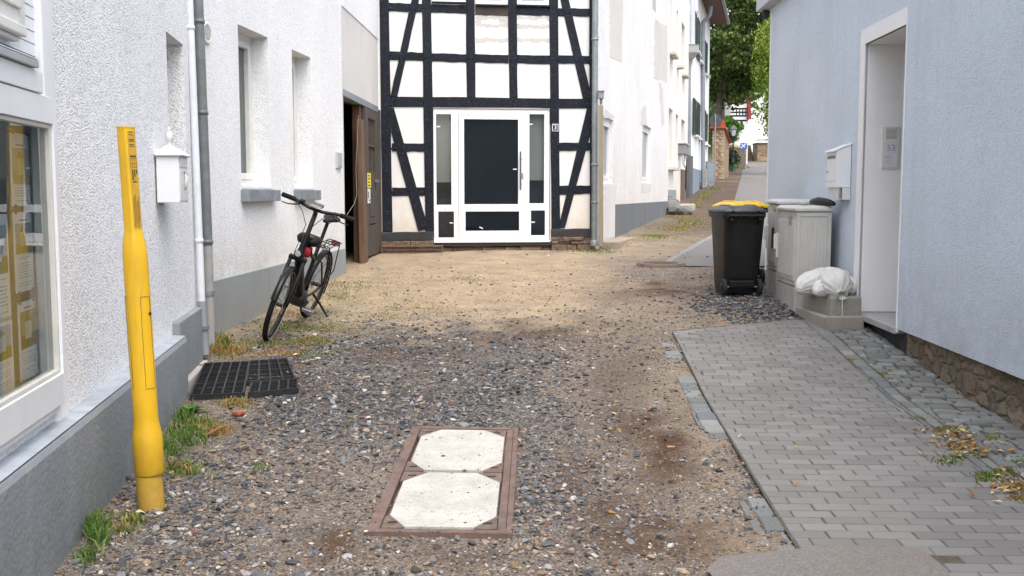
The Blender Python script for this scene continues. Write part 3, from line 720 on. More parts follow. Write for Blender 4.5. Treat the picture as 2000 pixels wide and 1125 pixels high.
display_sheet(cB1 - .28, cB1, zb[3] - .02, zb[2], shN, 'lower paper sheet at the far left edge of the shop window', (.45, .9), ((.4, .5, .66), (.25, .3, .08), (.6, .6, .62), (.4, .3, .25)))
for s_, lab in (((cA0 + .03), 'thin display wire left of the right-hand sheet column'), ((cA1 - .03), 'thin display wire right of the right-hand sheet column')):
    mb = MB(); mb.tube([WA.pt(s_, shN - .008, gB - .05), WA.pt(s_, shN - .008, gT + .06)], .0025, 6)
    for z in zz: mb.lathe(WA.pt(s_, shN - .016, z), WA.nn, [(0, .008), (.024, .008)], 10)
    tag(mb.build('display_wire', m_grey_metal), lab, 'wire', 'wires that carry the window sheets')

# ------------------------------------------------------------------ step stone at the far corner of the shop house
mb = MB(); a, b = gnd(366, 742), gnd(394, 700)
WA.box(mb, sE + .02, s2 + .02, -.35, nA + .10, zg(8.0) - .1, zg(8.3) + .035)
tag(mb.build('step_stone', M('pale_stone', (.42, .385, .36), .85, .2, 6, .4, 60, dirt=(.25, .2, .16)), bevel=.015), 'pale stone block at the foot of the shop house corner', 'stone block')

# ------------------------------------------------------------------ downpipes between the two left houses
def vpipe(name, px0, py0, px1, py1, Y, r, mat, label, bands=(), zb=None, zt_=6.0, fade=None, parent_mat=None, n=14):
    a = at(px1, py1, Y); t = at(px0, py0, Y)
    d = (t - a).normalized(); top = a + d * ((zt_ - a.z) / d.z)
    root = thing(name, (a.x, a.y, zg(Y)), label, 'downpipe'); 
    mb = MB(); mb.tube([a, top], r, n); mb.build('pipe', mat, root)
    for by in bands:
        tt = (at(px1, by, Y).z - a.z) / d.z; c = a + d * tt
        mb = MB(); mb.lathe(c - d * .018, d, [(0, r * 1.0), (.002, r * 1.16), (.034, r * 1.16), (.036, r)], n); mb.bar(c + Vector((-.0, .0, 0)), c + Vector((-.02, r + .09, 0)), .016, .012); mb.build('pipe_clip', parent_mat or mat, root)
    return root, a, d
rt, a, d = vpipe('downpipe', 370, 0, 394, 588, 8.70, .030, m_pipe_white, 'slim white downpipe on the shop house corner', (54, 470))
mb = MB(); mb.tube([at(394, 588, 8.7), at(401, 692, 8.7)], .034, 12); mb.build('pipe_foot', M('grey_painted_pipe', (.27, .30, .33), .5, .1, 6), rt)
mb = MB(); mb.lathe(at(398, 640, 8.7) - Vector((0, 0, .015)), (0, 0, 1), [(0, .046), (.03, .046)], 12); mb.build('pipe_clip', m_pipe_dark, rt)
rt, a, d = vpipe('downpipe', 386, 0, 404.5, 480, 9.14, .048, m_pipe_dark, 'thick dark green grey downpipe beside the slim white one', (42, 220, 472))
mb = MB(); mb.tube([at(404.5, 480, 9.14), at(411, 690, 9.14)], .046, 14); mb.build('pipe_foot', M('weathered_pipe', (.33, .33, .315), .7, .2, 6, dirt=(.3, .25, .2), dscale=6), rt)
mb = MB(); mb.lathe(at(407, 572, 9.14) - Vector((0, 0, .02)), (0, 0, 1), [(0, .056), (.04, .056)], 14); mb.build('pipe_clip', m_grey_metal, rt)

# ================================================================== white house with the barn door (walls B and C)
WC = Wall((-2.316, 14.19), (.029, 1), 1)
bE = (Vector((-2.316, 14.19, 0)) - WB.p).dot(WB.d)
houseB = thing('white_house', WB.pt(2, 0, .4), 'white rendered house with two tall recessed windows behind the bicycle', 'house')
def rect(W, tl, tr, bl, n=0):
    a0 = (W.hit(*tl, n)[0] + W.hit(*bl, n)[0]) / 2; a1 = W.hit(*tr, n)[0]
    z1 = (W.hit(*tl, n)[1] + W.hit(*tr, n)[1]) / 2; z0 = W.hit(*bl, n)[1]; return [a0, a1, z0, z1]
h1 = rect(WB, (464, 48), (523, 72), (472, 364)); h2 = rect(WB, (567.5, 96), (606.5, 112), (577, 365))
h1[2] = h2[2] = (h1[2] + h2[2]) / 2
b0 = -.62
mb = MB(); WB.panel(mb, b0, bE, -.3, 6.5, 0, [(*h1, .3), (*h2, .3)], back=2.6); mb.build('wall', m_white_B, houseB)
pz = WB.hit(420, 549, .012)[1]; pz2 = WB.hit(668, 486, .012)[1]
mb = MB(); mb.prism2([WB.pt(b0, -.05, -.2), WB.pt(bE + .012, -.05, -.2), WB.pt(bE + .012, .014, -.2), WB.pt(b0, .014, -.2)], [WB.pt(b0, -.05, pz), WB.pt(bE + .012, -.05, pz2), WB.pt(bE + .012, .014, pz2), WB.pt(b0, .014, pz)]); mb.build('plinth', m_plinth_light, houseB, bevel=.008)
for h in (h1, h2):
    f = window(WB, h, -.185, houseB, m_cream_paint, m_pane_grey, .075)
    mb = MB(); WB.box(mb, h[0] - .03, h[1] + .07, -.27, .085, h[2] - .155, h[2] - .035)
    mb.prism2([WB.pt(h[0] + .002, -.27, h[2] - .033), WB.pt(h[1] - .002, -.27, h[2] - .033), WB.pt(h[1] - .002, .06, h[2] - .033), WB.pt(h[0] + .002, .06, h[2] - .033)], [WB.pt(h[0] + .002, -.27, h[2] + .01), WB.pt(h[1] - .002, -.27, h[2] + .01), WB.pt(h[1] - .002, .0, h[2] - .022), WB.pt(h[0] + .002, .0, h[2] - .022)])
    mb.build('sill', m_sill, f, bevel=.008)
# wall C with the barn doorway
dr = [.06, WC.hit(737, 300, 0)[0], .2, WC.hit(668, 178, 0)[1]]
cE = 3.32
mb = MB(); WC.panel(mb, 0, cE, -.2, 6.5, 0, [(*dr, .32)], back=2.4); mb.build('wall', m_lintel_patch, houseB)
mb = MB(); WC.box(mb, .06, cE - .02, -.03, .012, dr[3] + 1.15, 6.4); mb.build('upper_render', m_white_B, houseB)
mb = MB(); WC.box(mb, .03, dr[1] + .05, -.12, .02, dr[3] - .06, dr[3] + .035); mb.build('steel_lintel', M('galvanised_lintel', (.30, .33, .35), .5, .15, 4, metal=.4), houseB, bevel=.004)
# barn room
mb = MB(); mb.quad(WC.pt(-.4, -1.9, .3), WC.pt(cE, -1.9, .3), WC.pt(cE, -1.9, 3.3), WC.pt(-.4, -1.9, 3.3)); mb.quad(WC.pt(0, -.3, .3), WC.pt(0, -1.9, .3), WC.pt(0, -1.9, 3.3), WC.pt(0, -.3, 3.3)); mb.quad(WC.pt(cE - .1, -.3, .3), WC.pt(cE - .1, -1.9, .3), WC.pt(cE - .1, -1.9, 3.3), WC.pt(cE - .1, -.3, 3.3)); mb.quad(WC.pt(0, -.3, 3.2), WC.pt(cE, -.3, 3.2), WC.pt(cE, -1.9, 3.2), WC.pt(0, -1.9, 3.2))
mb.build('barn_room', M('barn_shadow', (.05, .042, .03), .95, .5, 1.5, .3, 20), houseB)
mb = MB(); WC.box(mb, .08, 1.5, -.34, -.30, .62, WC.hit(690, 325, -.3)[1]); mb.build('green_board', M('dark_green_board', (.02, .035, .025), .5, .2, 3), houseB)
mb = MB(); WC.box(mb, .07, 1.5, -.38, -.345, WC.hit(690, 320, -.3)[1] + .02, dr[3] - .08); mb.build('brown_lit_panel', dark_glass('painted_barn_light', (.16, .115, .06), .3), houseB)  # brown sheet, paints the dim light in the upper barn interior
m_door = wood('weathered_door_wood', (.105, .083, .07), (.04, .032, .026), .8, 2, 18, .4)
m_post = wood('raw_brown_wood', (.20, .12, .072), (.08, .045, .027), .8, 2, 16, .4)
# centre post and the closed leaf
pm = WC.hit(712, 400, .03)[0]
mb = MB(); p0, p1 = WC.hit(698, 505, .03), WC.hit(690, 228, .03)
mb.prism2([WC.pt(pm - .22, -.02, .6), WC.pt(pm + .1, -.02, .6), WC.pt(pm + .1, .06, .6), WC.pt(pm - .22, .06, .6)], [WC.pt(pm - .36, -.02, dr[3] - .3), WC.pt(pm - .12, -.02, dr[3] - .3), WC.pt(pm - .12, .06, dr[3] - .3), WC.pt(pm - .36, .06, dr[3] - .3)])
mb.build('door_post', m_post, houseB, bevel=.006)
mb = MB(); WC.box(mb, pm - .02, pm + .14, -.14, -.025, .62, dr[3] - .07); mb.build('door_post', wood('dark_red_brown_wood', (.16, .085, .05), (.07, .035, .02), .8, 2, 16, .4), houseB, bevel=.006)
l0, l1 = pm + .16, dr[1] - .02
lz0, lz1 = .70, WC.hit(722, 214, .0)[1]
mb = MB(); wz0, wz1 = WC.hit(722, 335, 0)[1], WC.hit(722, 233, 0)[1]; wl, wr = l0 + (l1 - l0) * .22, l0 + (l1 - l0) * .72
WC.box(mb, l0, wl, -.03, .03, lz0, lz1); WC.box(mb, wr, l1, -.03, .03, lz0, lz1); WC.box(mb, wl, wr, -.03, .03, wz1, lz1); WC.box(mb, wl, wr, -.03, .022, lz0 + .5, wz0); WC.box(mb, wl, wr, -.03, .03, lz0, lz0 + .48)
WC.box(mb, wl + .06, wr - .06, .022, .034, lz0 + .62, wz0 - .3)
leaf = mb.build('barn_door', m_door, houseB, bevel=.006)
mb = MB()
for k in range(1, 3): u = wl + (wr - wl) * k / 3; WC.box(mb, u - .012, u + .012, -.01, .02, wz0, wz1)
WC.box(mb, wl, wr, -.008, .022, (wz0 + wz1) / 2 - .02, (wz0 + wz1) / 2 + .02); mb.build('glazing_bar', m_door, leaf)
mb = MB(); WC.face(mb, wl, wr, wz0, wz1, -.012); mb.build('pane', m_pane_grey, leaf)
mb = MB(); WC.box(mb, wr - .1, wr - .02, .03, .09, WC.hit(724, 355, .03)[1], WC.hit(724, 350, .03)[1]); mb.build('handle', m_pipe_dark, leaf)
m_att = attr_mat('sticker_paper', .7, .12, 30, 0)
mb = MB(); ya, yb = WC.hit(721, 338, .036), WC.hit(721, 367, .036); mb.cur = (.75, .62, .05)
WC.box(mb, ya[0] - .16, ya[0] + .16, .032, .036, yb[1], ya[1])
for k in range(4):
    zq = yb[1] + (ya[1] - yb[1]) * (.12 + .22 * k); mb.cur = (.08, .08, .05); WC.box(mb, ya[0] - .10, ya[0] + .08 - .05 * (k % 2), .036, .0375, zq, zq + .022)
tag(mb.build('notice', m_att, colattr=True), 'small yellow notice pinned to the brown barn door', 'notice')
mb = MB(); ya, yb = WC.hit(721, 368, .036), WC.hit(721, 397, .036); mb.cur = (.72, .72, .70)
WC.box(mb, ya[0] - .13, ya[0] + .12, .032, .035, yb[1], ya[1] - .005); mb.cur = (.12, .12, .13); WC.box(mb, ya[0] - .10, ya[0] - .02, .035, .0365, yb[1] + .08, yb[1] + .18); WC.box(mb, ya[0] - .02, ya[0] + .08, .035, .0365, yb[1] + .03, yb[1] + .06)
tag(mb.build('notice', m_att, colattr=True), 'white printed notice below the yellow one on the barn door', 'notice')
mb = MB(); pts = [WC.W(676, 422, .05), WC.W(684, 410, .06), WC.W(692, 398, .05), WC.W(697, 380, .05), WC.W(695, 330, .045), WC.W(697, 290, .05), WC.W(700, 225, .06)]
mb.tube(pts, .0045, 6); tag(mb.build('cable', M('pale_cable', (.22, .21, .18), .6, .1, 5)), 'thin pale cable hanging in the open barn doorway', 'cable')
# outer frame board at the right of the leaf
mb = MB(); WC.box(mb, dr[1] - .015, dr[1] + .09, -.1, .045, .66, lz1 + .05); mb.build('door_frame', m_door, houseB, bevel=.005)
# doorbell box and round vent on wall B
mb = MB(); s_, z_ = WB.hit(660, 314, .0); WB.box(mb, s_ - .12, s_ + .12, 0, .03, z_ - .10, z_ + .11); WB.box(mb, s_ - .09, s_ + .09, .03, .036, z_ - .075, z_ + .085)
tag(mb.build('wall_box', M('grey_plastic', (.42, .44, .45), .5, .05, 4), bevel=.004), 'flat grey utility box on white wall left of the barn doorway', 'wall box')
vent = thing('air_vent', WB.W(401, 65, 0), 'round cream air vent beside the dark downpipe', 'vent'); c = WB.W(401.5, 65, 0)
mb = MB(); prof = [(0, .095), (.018, .095), (.022, .088), (.022, .074), (.012, .072)]; mb.lathe(c, WB.nn, prof, 28); mb.build('vent_ring', M('cream_plastic', (.68, .67, .62), .5, .05, 5), vent)
mb = MB()
for k in range(-4, 5): hw = math.sqrt(max(0, .072 ** 2 - (k * .016) ** 2)); mb.bar(c + WB.nn * .016 + WB.d * -hw + Vector((0, 0, k * .016)), c + WB.nn * .016 + WB.d * hw + Vector((0, 0, k * .016)), .009, .008)
mb.build('louvre', M('cream_plastic_b', (.60, .59, .55), .5, .05, 5), vent)
# ================================================================== half-timbered house at the end of the yard
HT = Wall((-2.226, 17.3), (1, .13), 1)
sR = HT.hit(1163, 300, 0)[0]
ht = thing('half_timbered_house', HT.pt(1.9, 0, .7), 'black and white half-timbered house with wide white glazed front door', 'house')
dT, dB = HT.hit(960, 212.5, 0)[1], HT.hit(960, 472, 0)[1]; d0 = HT.hit(846, 340, 0)[0]; d1 = HT.hit(1074.5, 340, 0)[0]
mb = MB(); HT.panel(mb, 0, sR, .86, 7.5, 0, [(d0, d1, dB, dT, .25)], back=3.0); mb.build('wall', m_infill, ht)
def timber_piece(name, px, n=.022, mat=None, jag=.006, seg=6):
    """beam from photo corner points (first two and last two are its ends), a little uneven along its edges"""
    P = [HT.hit(x, y, 0) for x, y in px]; mb = MB()
    if len(P) == 4:
        a, b, c, d = [Vector((*p, 0)) for p in P]; L = max((b - a).length, (d - a).length)
        if (c - b).length > (b - a).length: a, b, c, d = b, c, d, a     # a->b long edge, d->c the other long edge
        e1 = [a.lerp(b, k / seg) for k in range(seg + 1)]; e2 = [d.lerp(c, k / seg) for k in range(seg + 1)]; ax = (a - d).normalized()
        for k in range(1, seg): e1[k] = e1[k] + ax * random.uniform(-jag, jag); e2[k] = e2[k] + ax * random.uniform(-jag, jag)
        pl = e1 + e2[::-1]
    else: pl = [Vector((*p, 0)) for p in P]
    mb.prism([HT.pt(p.x, -.05, p.y) for p in pl], HT.nn * (n + .05)); return mb
def peg(mb, x, y, n):
    s_, z_ = HT.hit(x, y, n); mb.lathe(HT.pt(s_, n - .005, z_), HT.nn, [(0, .017), (.014, .015), (.018, .006)], 8)
posts = [[(739.5, -70), (758.5, -70), (767, 453), (747, 453)], [(823, -70), (841, -70), (848, 452), (831, 452)], [(909, -70), (927, -70), (928.5, 190), (912, 190)], [(991, -70), (1008.5, -70), (1011, 191), (995, 191)], [(1072, -70), (1089, -70), (1094, 448), (1077, 448)], [(1150.5, -70), (1164, -70), (1163, 462), (1152, 462)]]
nails = [[(761, 18), (761, 108), (764, 205), (764, 290), (765, 375)], [(828, 16), (830, 112), (839, 112), (836, 196), (836, 206), (840, 284), (842, 372)], [(915, 113), (924, 113), (921, 196)], [(998, 116), (1007, 116), (1003, 197)], [(1079, 117), (1089, 117), (1084, 197), (1084, 209), (1090, 285)], [(1153, 118), (1154, 206), (1155, 285)]]
for k, px in enumerate(posts):
    mb = timber_piece('post', px)
    for x, y in nails[k]: peg(mb, x, y, .022)
    mb.build('post', m_timber, ht, bevel=.006)
rails = [[(758, 5), (825, 8), (825, 24), (758, 22)], [(842, 9), (910.5, 10.5), (911, 27), (842, 24.5)], [(1009, 13), (1073, 15), (1073, 31), (1009, 29)], [(1090, 16), (1151, 17), (1151, 32.5), (1090, 31.5)],
         [(759, 100), (826, 103), (826, 119), (760, 117)], [(843, 104), (911, 106), (911, 122), (843, 120)], [(928, 105.5), (993, 107.5), (993, 124), (928, 122)], [(1010, 107), (1074, 108.5), (1074, 125), (1010, 123.5)], [(1091, 108), (1151, 109.5), (1151, 125), (1091, 124)],
         [(761, 188.5), (1153, 193), (1153, 211.5), (762, 209)], [(765, 280), (830, 280), (830, 296), (766, 296)], [(1092, 279), (1153, 278.5), (1153, 294), (1092, 295)], [(766, 366), (830, 366), (831, 382.5), (766, 383)], [(1093, 363), (1153, 362.5), (1153, 378), (1093, 380)]]
for px in rails: timber_piece('rail', px, .017).build('rail', m_timber, ht, bevel=.006)
timber_piece('rail', [(928, 8), (992.5, 10), (992.5, 31), (928, 29)], .014).build('rail', M('dark_brown_timber', (.035, .025, .02), .7, .3, 5, .3, 60), ht, bevel=.005, label='dark brown replaced rail under the middle upper window')
braces = [[(804.5, -3), (819, -3), (776, 189), (762.5, 189)], [(1094, -3), (1110, -3), (1152, 176), (1152, 193), (1138.5, 193)], [(763.5, 210), (769, 210), (832, 430), (832, 448), (817, 451), (764, 258)], [(1146, 212), (1152.5, 212), (1152.5, 262), (1103, 445), (1093.5, 445), (1093.5, 432)]]
bn = [[(803, 18), (811, 18), (789, 112), (781, 112), (772, 196)], [(1103, 23), (1113, 25), (1124, 118), (1132, 118), (1144, 197)], [(771, 292), (786, 292), (800, 372)], [(1146, 206), (1133, 285), (1112, 370)]]
for k, px in enumerate(braces):
    mb = timber_piece('brace', px, .026)
    for x, y in bn[k]: peg(mb, x, y, .026)
    mb.build('brace', m_timber, ht, bevel=.006)
timber_piece('sill_beam', [(742, 454), (848, 452), (848, 468), (742, 472)], .035, None, .01).build('sill_beam', m_timber_raw, ht, bevel=.01, label='weathered grey sill beam left of the door')
timber_piece('sill_beam', [(1076, 447), (1162, 445), (1162, 463), (1076, 463)], .035, None, .01).build('sill_beam', m_timber_raw, ht, bevel=.01, label='weathered grey sill beam right of the door')
# grey filler patches and weathering on the upper panels: thin uneven skim coats
m_skim = stucco('grey_skim_coat', (.50, .485, .45), 300, .12, .003, stainf=.15, pit=.02)
m_skim2 = stucco('bluish_skim_coat', (.70, .68, .69), 300, .12, .003, stainf=.1, pit=.02)
def skim(px, mat, n, ragged=2.2):
    pl = []
    for i in range(len(px)):
        a, b = px[i], px[(i + 1) % len(px)]; m = max(2, int(math.hypot(b[0] - a[0], b[1] - a[1]) / 4))
        for k in range(m): t = k / m; pl.append((a[0] + (b[0] - a[0]) * t + random.uniform(-1, 1) * .6, a[1] + (b[1] - a[1]) * t + random.uniform(-1, 1) * ragged))
    P = [HT.hit(x, y, 0) for x, y in pl]; mb = MB(); mb.prism([HT.pt(a, -.002, z) for a, z in P], HT.nn * (n + .002)); return mb
skim([(844, 27), (910, 28.5), (911, 103), (844, 101)], m_skim2, .003, .6).build('skim_patch', m_skim2, ht)
for (x0, x1, y0, y1, sl) in ((929, 992, 31, 38, 0), (929, 940, 38, 52, 0), (940, 992, 46, 53, 1), (929, 992, 74, 82, 1), (1010, 1073, 32, 38, 1), (1010, 1073, 47, 55, 1), (1010, 1073, 74, 82, 1), (975, 992, 38, 47, 0)):
    skim([(x0, y0), (x1, y0 + sl), (x1, y1 + sl), (x0, y1)], m_skim, .0022).build('skim_patch', m_skim, ht)
# rotten sandstone base
m_base = M('rotten_sandstone', (.15, .095, .065), .95, .45, 9, 1.0, 18, .03, dirt=(.24, .185, .13), dscale=7, dfac=.8)
mb = MB()
def stone_row(x0, x1, yt, yb, n0, n1, wmin=12, wmax=60, rows=2):
    for r in range(rows):
        x = x0
        while x < x1:
            w_ = random.uniform(wmin, wmax); xe = min(x1, x + w_); a = yt + (yb - yt) * r / rows; b = yt + (yb - yt) * (r + 1) / rows
            s0, z1 = HT.hit(x, a, 0); s1, z0 = HT.hit(xe, b, 0)
            if s1 - s0 > .02: HT.box(mb, s0 + .004, s1 - .004, n0, n1 + random.uniform(-.03, .03), z0 + .004 - (.12 if r == rows - 1 else 0), z1 - .004)
            x = xe
stone_row(742, 848, 470, 497, -.2, .02, rows=2); stone_row(848, 1076, 474, 492, -.2, -.01, rows=2); stone_row(1076, 1164, 462, 485, -.2, .02, rows=3)
mb.build('stone_base', m_base, ht, bevel=.015)
mb = MB(); HT.box(mb, d0 - .02, d1 + .02, -.1, .028, dB - .075, dB - .004); mb.build('tar_strip', M('black_membrane', (.025, .025, .027), .6, .2, 8, .6, 25), ht, bevel=.01)
# glazed front door with side lights
m_pvc = M('white_plastic_frame', (.80, .81, .82), .3, .03, 3, .04, 20)
m_blind = M('taupe_blind', (.46, .43, .37), .75, .06, 3)
m_dglass = glass('door_glass', (.55, .6, .62), 1.0)
def P2(x0, y0, x1, y1, n): a, z1 = HT.hit(x0, y0, n); b, z0 = HT.hit(x1, y1, n); return [a, b, z0, z1]
def frame_around(mb, outer, holes, n0, n1):
    A = sorted(set([outer[0], outer[1]] + [x for h in holes for x in h[:2]])); Z = sorted(set([outer[2], outer[3]] + [x for h in holes for x in h[2:4]]))
    for i in range(len(A) - 1):
        for j in range(len(Z) - 1):
            ca, cz = (A[i] + A[i + 1]) / 2, (Z[j] + Z[j + 1]) / 2
            if any(h[0] < ca < h[1] and h[2] < cz < h[3] for h in holes): continue
            HT.face(mb, A[i], A[i + 1], Z[j], Z[j + 1], n1)
    for h in list(holes) + [outer]:
        a, b, z, y = h[:4]
        for p, q in (((a, z), (a, y)), ((b, z), (b, y)), ((a, y), (b, y)), ((a, z), (b, z))): mb.quad(HT.pt(p[0], n1, p[1]), HT.pt(q[0], n1, q[1]), HT.pt(q[0], n0, q[1]), HT.pt(p[0], n0, p[1]))
nF = -.02
outer = [d0 + .01, d1 - .01, dB, dT - .008]
leafR = P2(895, 223, 1023.5, 468.5, nF); leafR[2] = dB + .045
sg = [P2(851.5, 222.7, 882, 400, nF), P2(856, 413, 887, 464, nF), P2(1034, 222.7, 1063, 397, nF), P2(1037, 411, 1064.5, 459.5, nF)]
mb = MB(); frame_around(mb, outer, sg + [leafR], nF - .07, nF); door = mb.build('front_door', m_pvc, ht, bevel=.004)
dg = [P2(906, 232.5, 1012, 398.7, nF), P2(909, 413, 1014, 450.5, nF)]
mb = MB(); lr = [leafR[0] + .006, leafR[1] - .006, leafR[2] + .006, leafR[3] - .006]; frame_around(mb, lr, dg, nF - .06, nF + .012); mb.build('door_leaf', m_pvc, door, bevel=.004)
mb = MB(); HT.box(mb, outer[0] - .004, outer[1] + .004, nF - .05, .05, dB - .012, dB + .012); mb.build('threshold', m_pvc, door, bevel=.004)
for g in sg: mb = MB(); HT.face(mb, g[0], g[1], g[2], g[3], nF - .04); mb.build('side_glass', m_dglass, door)
m_navy = dark_glass('navy_door_glass', (.006, .009, .012), .02)
for g in dg: mb = MB(); HT.face(mb, g[0], g[1], g[2], g[3], nF - .03); mb.build('door_glass', m_navy, door)
mb = MB(); zb0 = HT.hit(865, 356, -.12)[1]; zb1 = HT.hit(1050, 352, -.12)[1]
HT.box(mb, sg[0][0] - .06, sg[0][1] + .06, -.16, -.15, zb0, sg[0][3] + .05); mb.build('blind', m_blind, door); mb = MB(); HT.box(mb, sg[2][0] - .06, sg[2][1] + .06, -.16, -.15, zb1, sg[2][3] + .05); mb.build('blind', m_blind, door)
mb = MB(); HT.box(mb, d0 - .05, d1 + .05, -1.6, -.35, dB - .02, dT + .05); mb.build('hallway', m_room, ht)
mb = MB(); s_, z0 = HT.hit(1015.5, 371, nF); z1 = HT.hit(1015.5, 296, nF)[1]
mb.tube([HT.pt(s_, nF + .075, z0), HT.pt(s_, nF + .075, z1)], .014, 12)
for z in (z0 + .1, z1 - .12): mb.tube([HT.pt(s_, nF + .075, z), HT.pt(s_ + .03, nF + .01, z)], .008, 8)
mb.build('pull_handle', M('brushed_steel', (.28, .28, .28), .3, .05, 5, metal=1.0), door)
mb = MB(); s_, z_ = HT.hit(1020, 344, nF); HT.box(mb, s_ - .016, s_ + .016, nF + .01, nF + .022, z_ - .05, z_ + .05); mb.build('lock_plate', m_grey_metal, door, bevel=.004)
m_tag = M('white_tag', (.7, .71, .72), .5, .03, 5)
for x, y, r_ in ((856.5, 247, 0), (1037, 242.5, .05), (882, 435.5, -.1), (940, 445, -.4), (1041.5, 434, 0), (870, 406, 0), (1051, 402, 0), (921, 457, 0), (1003, 455, 0), (872, 469, 0), (1052, 464.5, 0), (1006, 330.5, 0)):
    s_, z_ = HT.hit(x, y, nF); hw = .032; c_, q_ = math.cos(r_), math.sin(r_)
    nn_ = nF - .034 if y < 400 or x in (882, 1041.5) else nF + .0155
    if x in (940, 1006): nn_ = nF - .026
    mb = MB(); mb.add([HT.pt(s_ + a * c_ - b * q_, nn_, z_ + a * q_ + b * c_) for a, b in ((-hw, -.01), (hw, -.01), (hw, .01), (-hw, .01))], [(0, 1, 2, 3)]); mb.build('glazing_tag', m_tag, door)
# three white windows at the top of the picture
for x0, x1, yb in ((843, 907, 4.5), (929, 988, 9.5), (1010, 1071, 10.5)):
    h = P2(x0, -150, x1, yb, .01); f = window(HT, h, .03, ht, m_pvc, m_pane_dark, .075)
    mb = MB(); HT.box(mb, h[0] - .01, h[1] + .03, 0, .055, h[2] - .03, h[2] - .004); mb.build('sill', m_timber, f)
# house number plate on the door post
hn = thing('house_number_plate', HT.W(1084.5, 249, .03), 'small dark blue house number plate with white 3 on the door post', 'number plate')
p = P2(1078.5, 242, 1090.5, 256.5, .03); mb = MB(); HT.box(mb, p[0], p[1], .023, .031, p[2], p[3]); mb.build('plate_border', M('white_enamel', (.75, .75, .74), .25, .02, 3), hn, bevel=.002)
mb = MB(); HT.box(mb, p[0] + .011, p[1] - .011, .031, .033, p[2] + .011, p[3] - .011); mb.build('plate_face', M('navy_enamel', (.012, .016, .05), .25, .1, 3), hn)
mb = MB(); text_mb(mb, '3', .105, HT.pt((p[0] + p[1]) / 2, .0335, (p[2] + p[3]) / 2), HT.d, (0, 0, 1)); mb.build('digit', M('white_enamel_digit', (.8, .8, .8), .3, .02, 3), hn)
# cellar grate at the foot of the facade
gr = thing('cellar_grate', HT.W(805, 488, .3), 'long rusty steel cellar grate against the base of the half-timbered house', 'grate')
a0, zt_ = HT.hit(744, 480, .25); a1 = HT.hit(866, 480, .25)[0]; zb_ = HT.hit(805, 496, .25)[1]
m_rust = M('rusty_steel', (.17, .105, .065), .8, .35, 14, .5, 80, dirt=(.09, .06, .045), dscale=12, dfac=.7)
mb = MB(); HT.box(mb, a0, a1, .24, .26, zt_ - .02, zt_); HT.box(mb, a0, a1, .24, .26, zb_, zb_ + .02); HT.box(mb, a0, a0 + .02, .045, .26, zb_, zt_ - .0); HT.box(mb, a1 - .02, a1, .045, .26, zb_, zt_); HT.box(mb, a0 + .02, a1 - .02, .05, .24, zt_ - .02, zt_ - .006); mb.build('grate_frame', m_rust, gr)
mb = MB()
for k in range(1, 30): u = a0 + (a1 - a0) * k / 30; HT.box(mb, u - .006, u + .006, .244, .256, zb_ + .02, zt_ - .02)
HT.box(mb, a0 + .02, a1 - .02, .246, .254, (zt_ + zb_) / 2 - .006, (zt_ + zb_) / 2 + .006); mb.build('bars', m_rust, gr)

# downpipe and board at the right corner
m_zinc_old = M('old_zinc_pipe', (.24, .27, .275), .5, .2, 5, .1, 40, metal=.35, dirt=(.13, .14, .14), dscale=6, dfac=.5)
rt, a, d = vpipe('downpipe', 1162.5, 0, 1161, 473, 17.62, .052, m_zinc_old, 'grey zinc downpipe at the right corner of the half-timbered house', (77, 322, 395), zt_=7.4)
mb = MB(); mb.lathe(at(1161, 480, 17.62), (0, 0, 1), [(0, .075), (.08, .07), (.10, .055)], 14); mb.build('pipe_shoe', m_zinc_old, rt)
bd = thing('corner_post', at(1173, 478, 17.45), 'narrow tan wooden board standing beside the zinc downpipe', 'board')
mb = MB(); p0, p1 = at(1173.5, 481, 17.5), at(1173.5, 206, 17.5); mb.bar(p0, p1, .078, .05, (0, 1, 0)); mb.build('board', wood('tan_board', (.34, .29, .21), (.22, .18, .13), .85, 2, 10, .3), bd)
lm = thing('outdoor_lamp', at(1173.5, 186, 17.5), 'small grey wall lamp above the tan board on the house corner', 'lamp')
c = at(1174, 186, 17.55); mb = MB(); mb.box((c.x - .045, c.y - .05, c.z - .06), (c.x + .045, c.y + .05, c.z + .05)); mb.build('lamp_housing', M('grey_lamp_metal', (.22, .22, .22), .6, .2, 9), lm, bevel=.01)
mb = MB(); mb.lathe(c + Vector((0, 0, -.16)), (0, 0, 1), [(0, .02), (.1, .026)], 10); mb.build('lamp_stem', m_pipe_dark, lm)
mb = MB(); mb.box((c.x - .052, c.y - .057, c.z + .05), (c.x + .052, c.y + .057, c.z + .072)); mb.build('lamp_cap', M('dark_lamp_metal', (.12, .12, .12), .6, .2, 9), lm)

# ================================================================== aged white house on the right of the half-timbered one (wall D)
WD = Wall((1.52, 17.9), (.25, 1), 1)
hD = thing('white_house', WD.pt(5, 0, .9), 'aged white rendered house with grey filler patches and two small windows', 'house')
dE = WD.hit(1304, 400, 0)[0]
w1 = rect(WD, (1160, 228), (1198, 232), (1160, 360)); w2 = rect(WD, (1254.5, 243), (1272, 247), (1254.5, 357)); w3 = rect(WD, (1274.5, -60), (1290.5, -60), (1274.5, 22))
w1[0] = .05; w1[3] = WD.hit(1190, 231, 0)[1]; w1[2] = WD.hit(1190, 359, 0)[1]; w3[3] = w3[2] + 1.3; w2[3] = WD.hit(1262, 245, 0)[1]
mb = MB(); WD.panel(mb, -.02, dE, -.2, 7.5, 0, [(*w1, .22), (*w2, .22), (*w3, .16)], back=3.5); mb.build('wall', m_white_D, hD)
for h in (w1, w2, w3): window(WD, h, -.07, hD, m_pvc, m_pane_grey, .08, name='window')
pa, pb = WD.hit(1203, 430, .02)[0], dE
mb = MB(); za, zb2 = WD.hit(1205, 399, .02)[1], WD.hit(1302, 393, .02)[1]
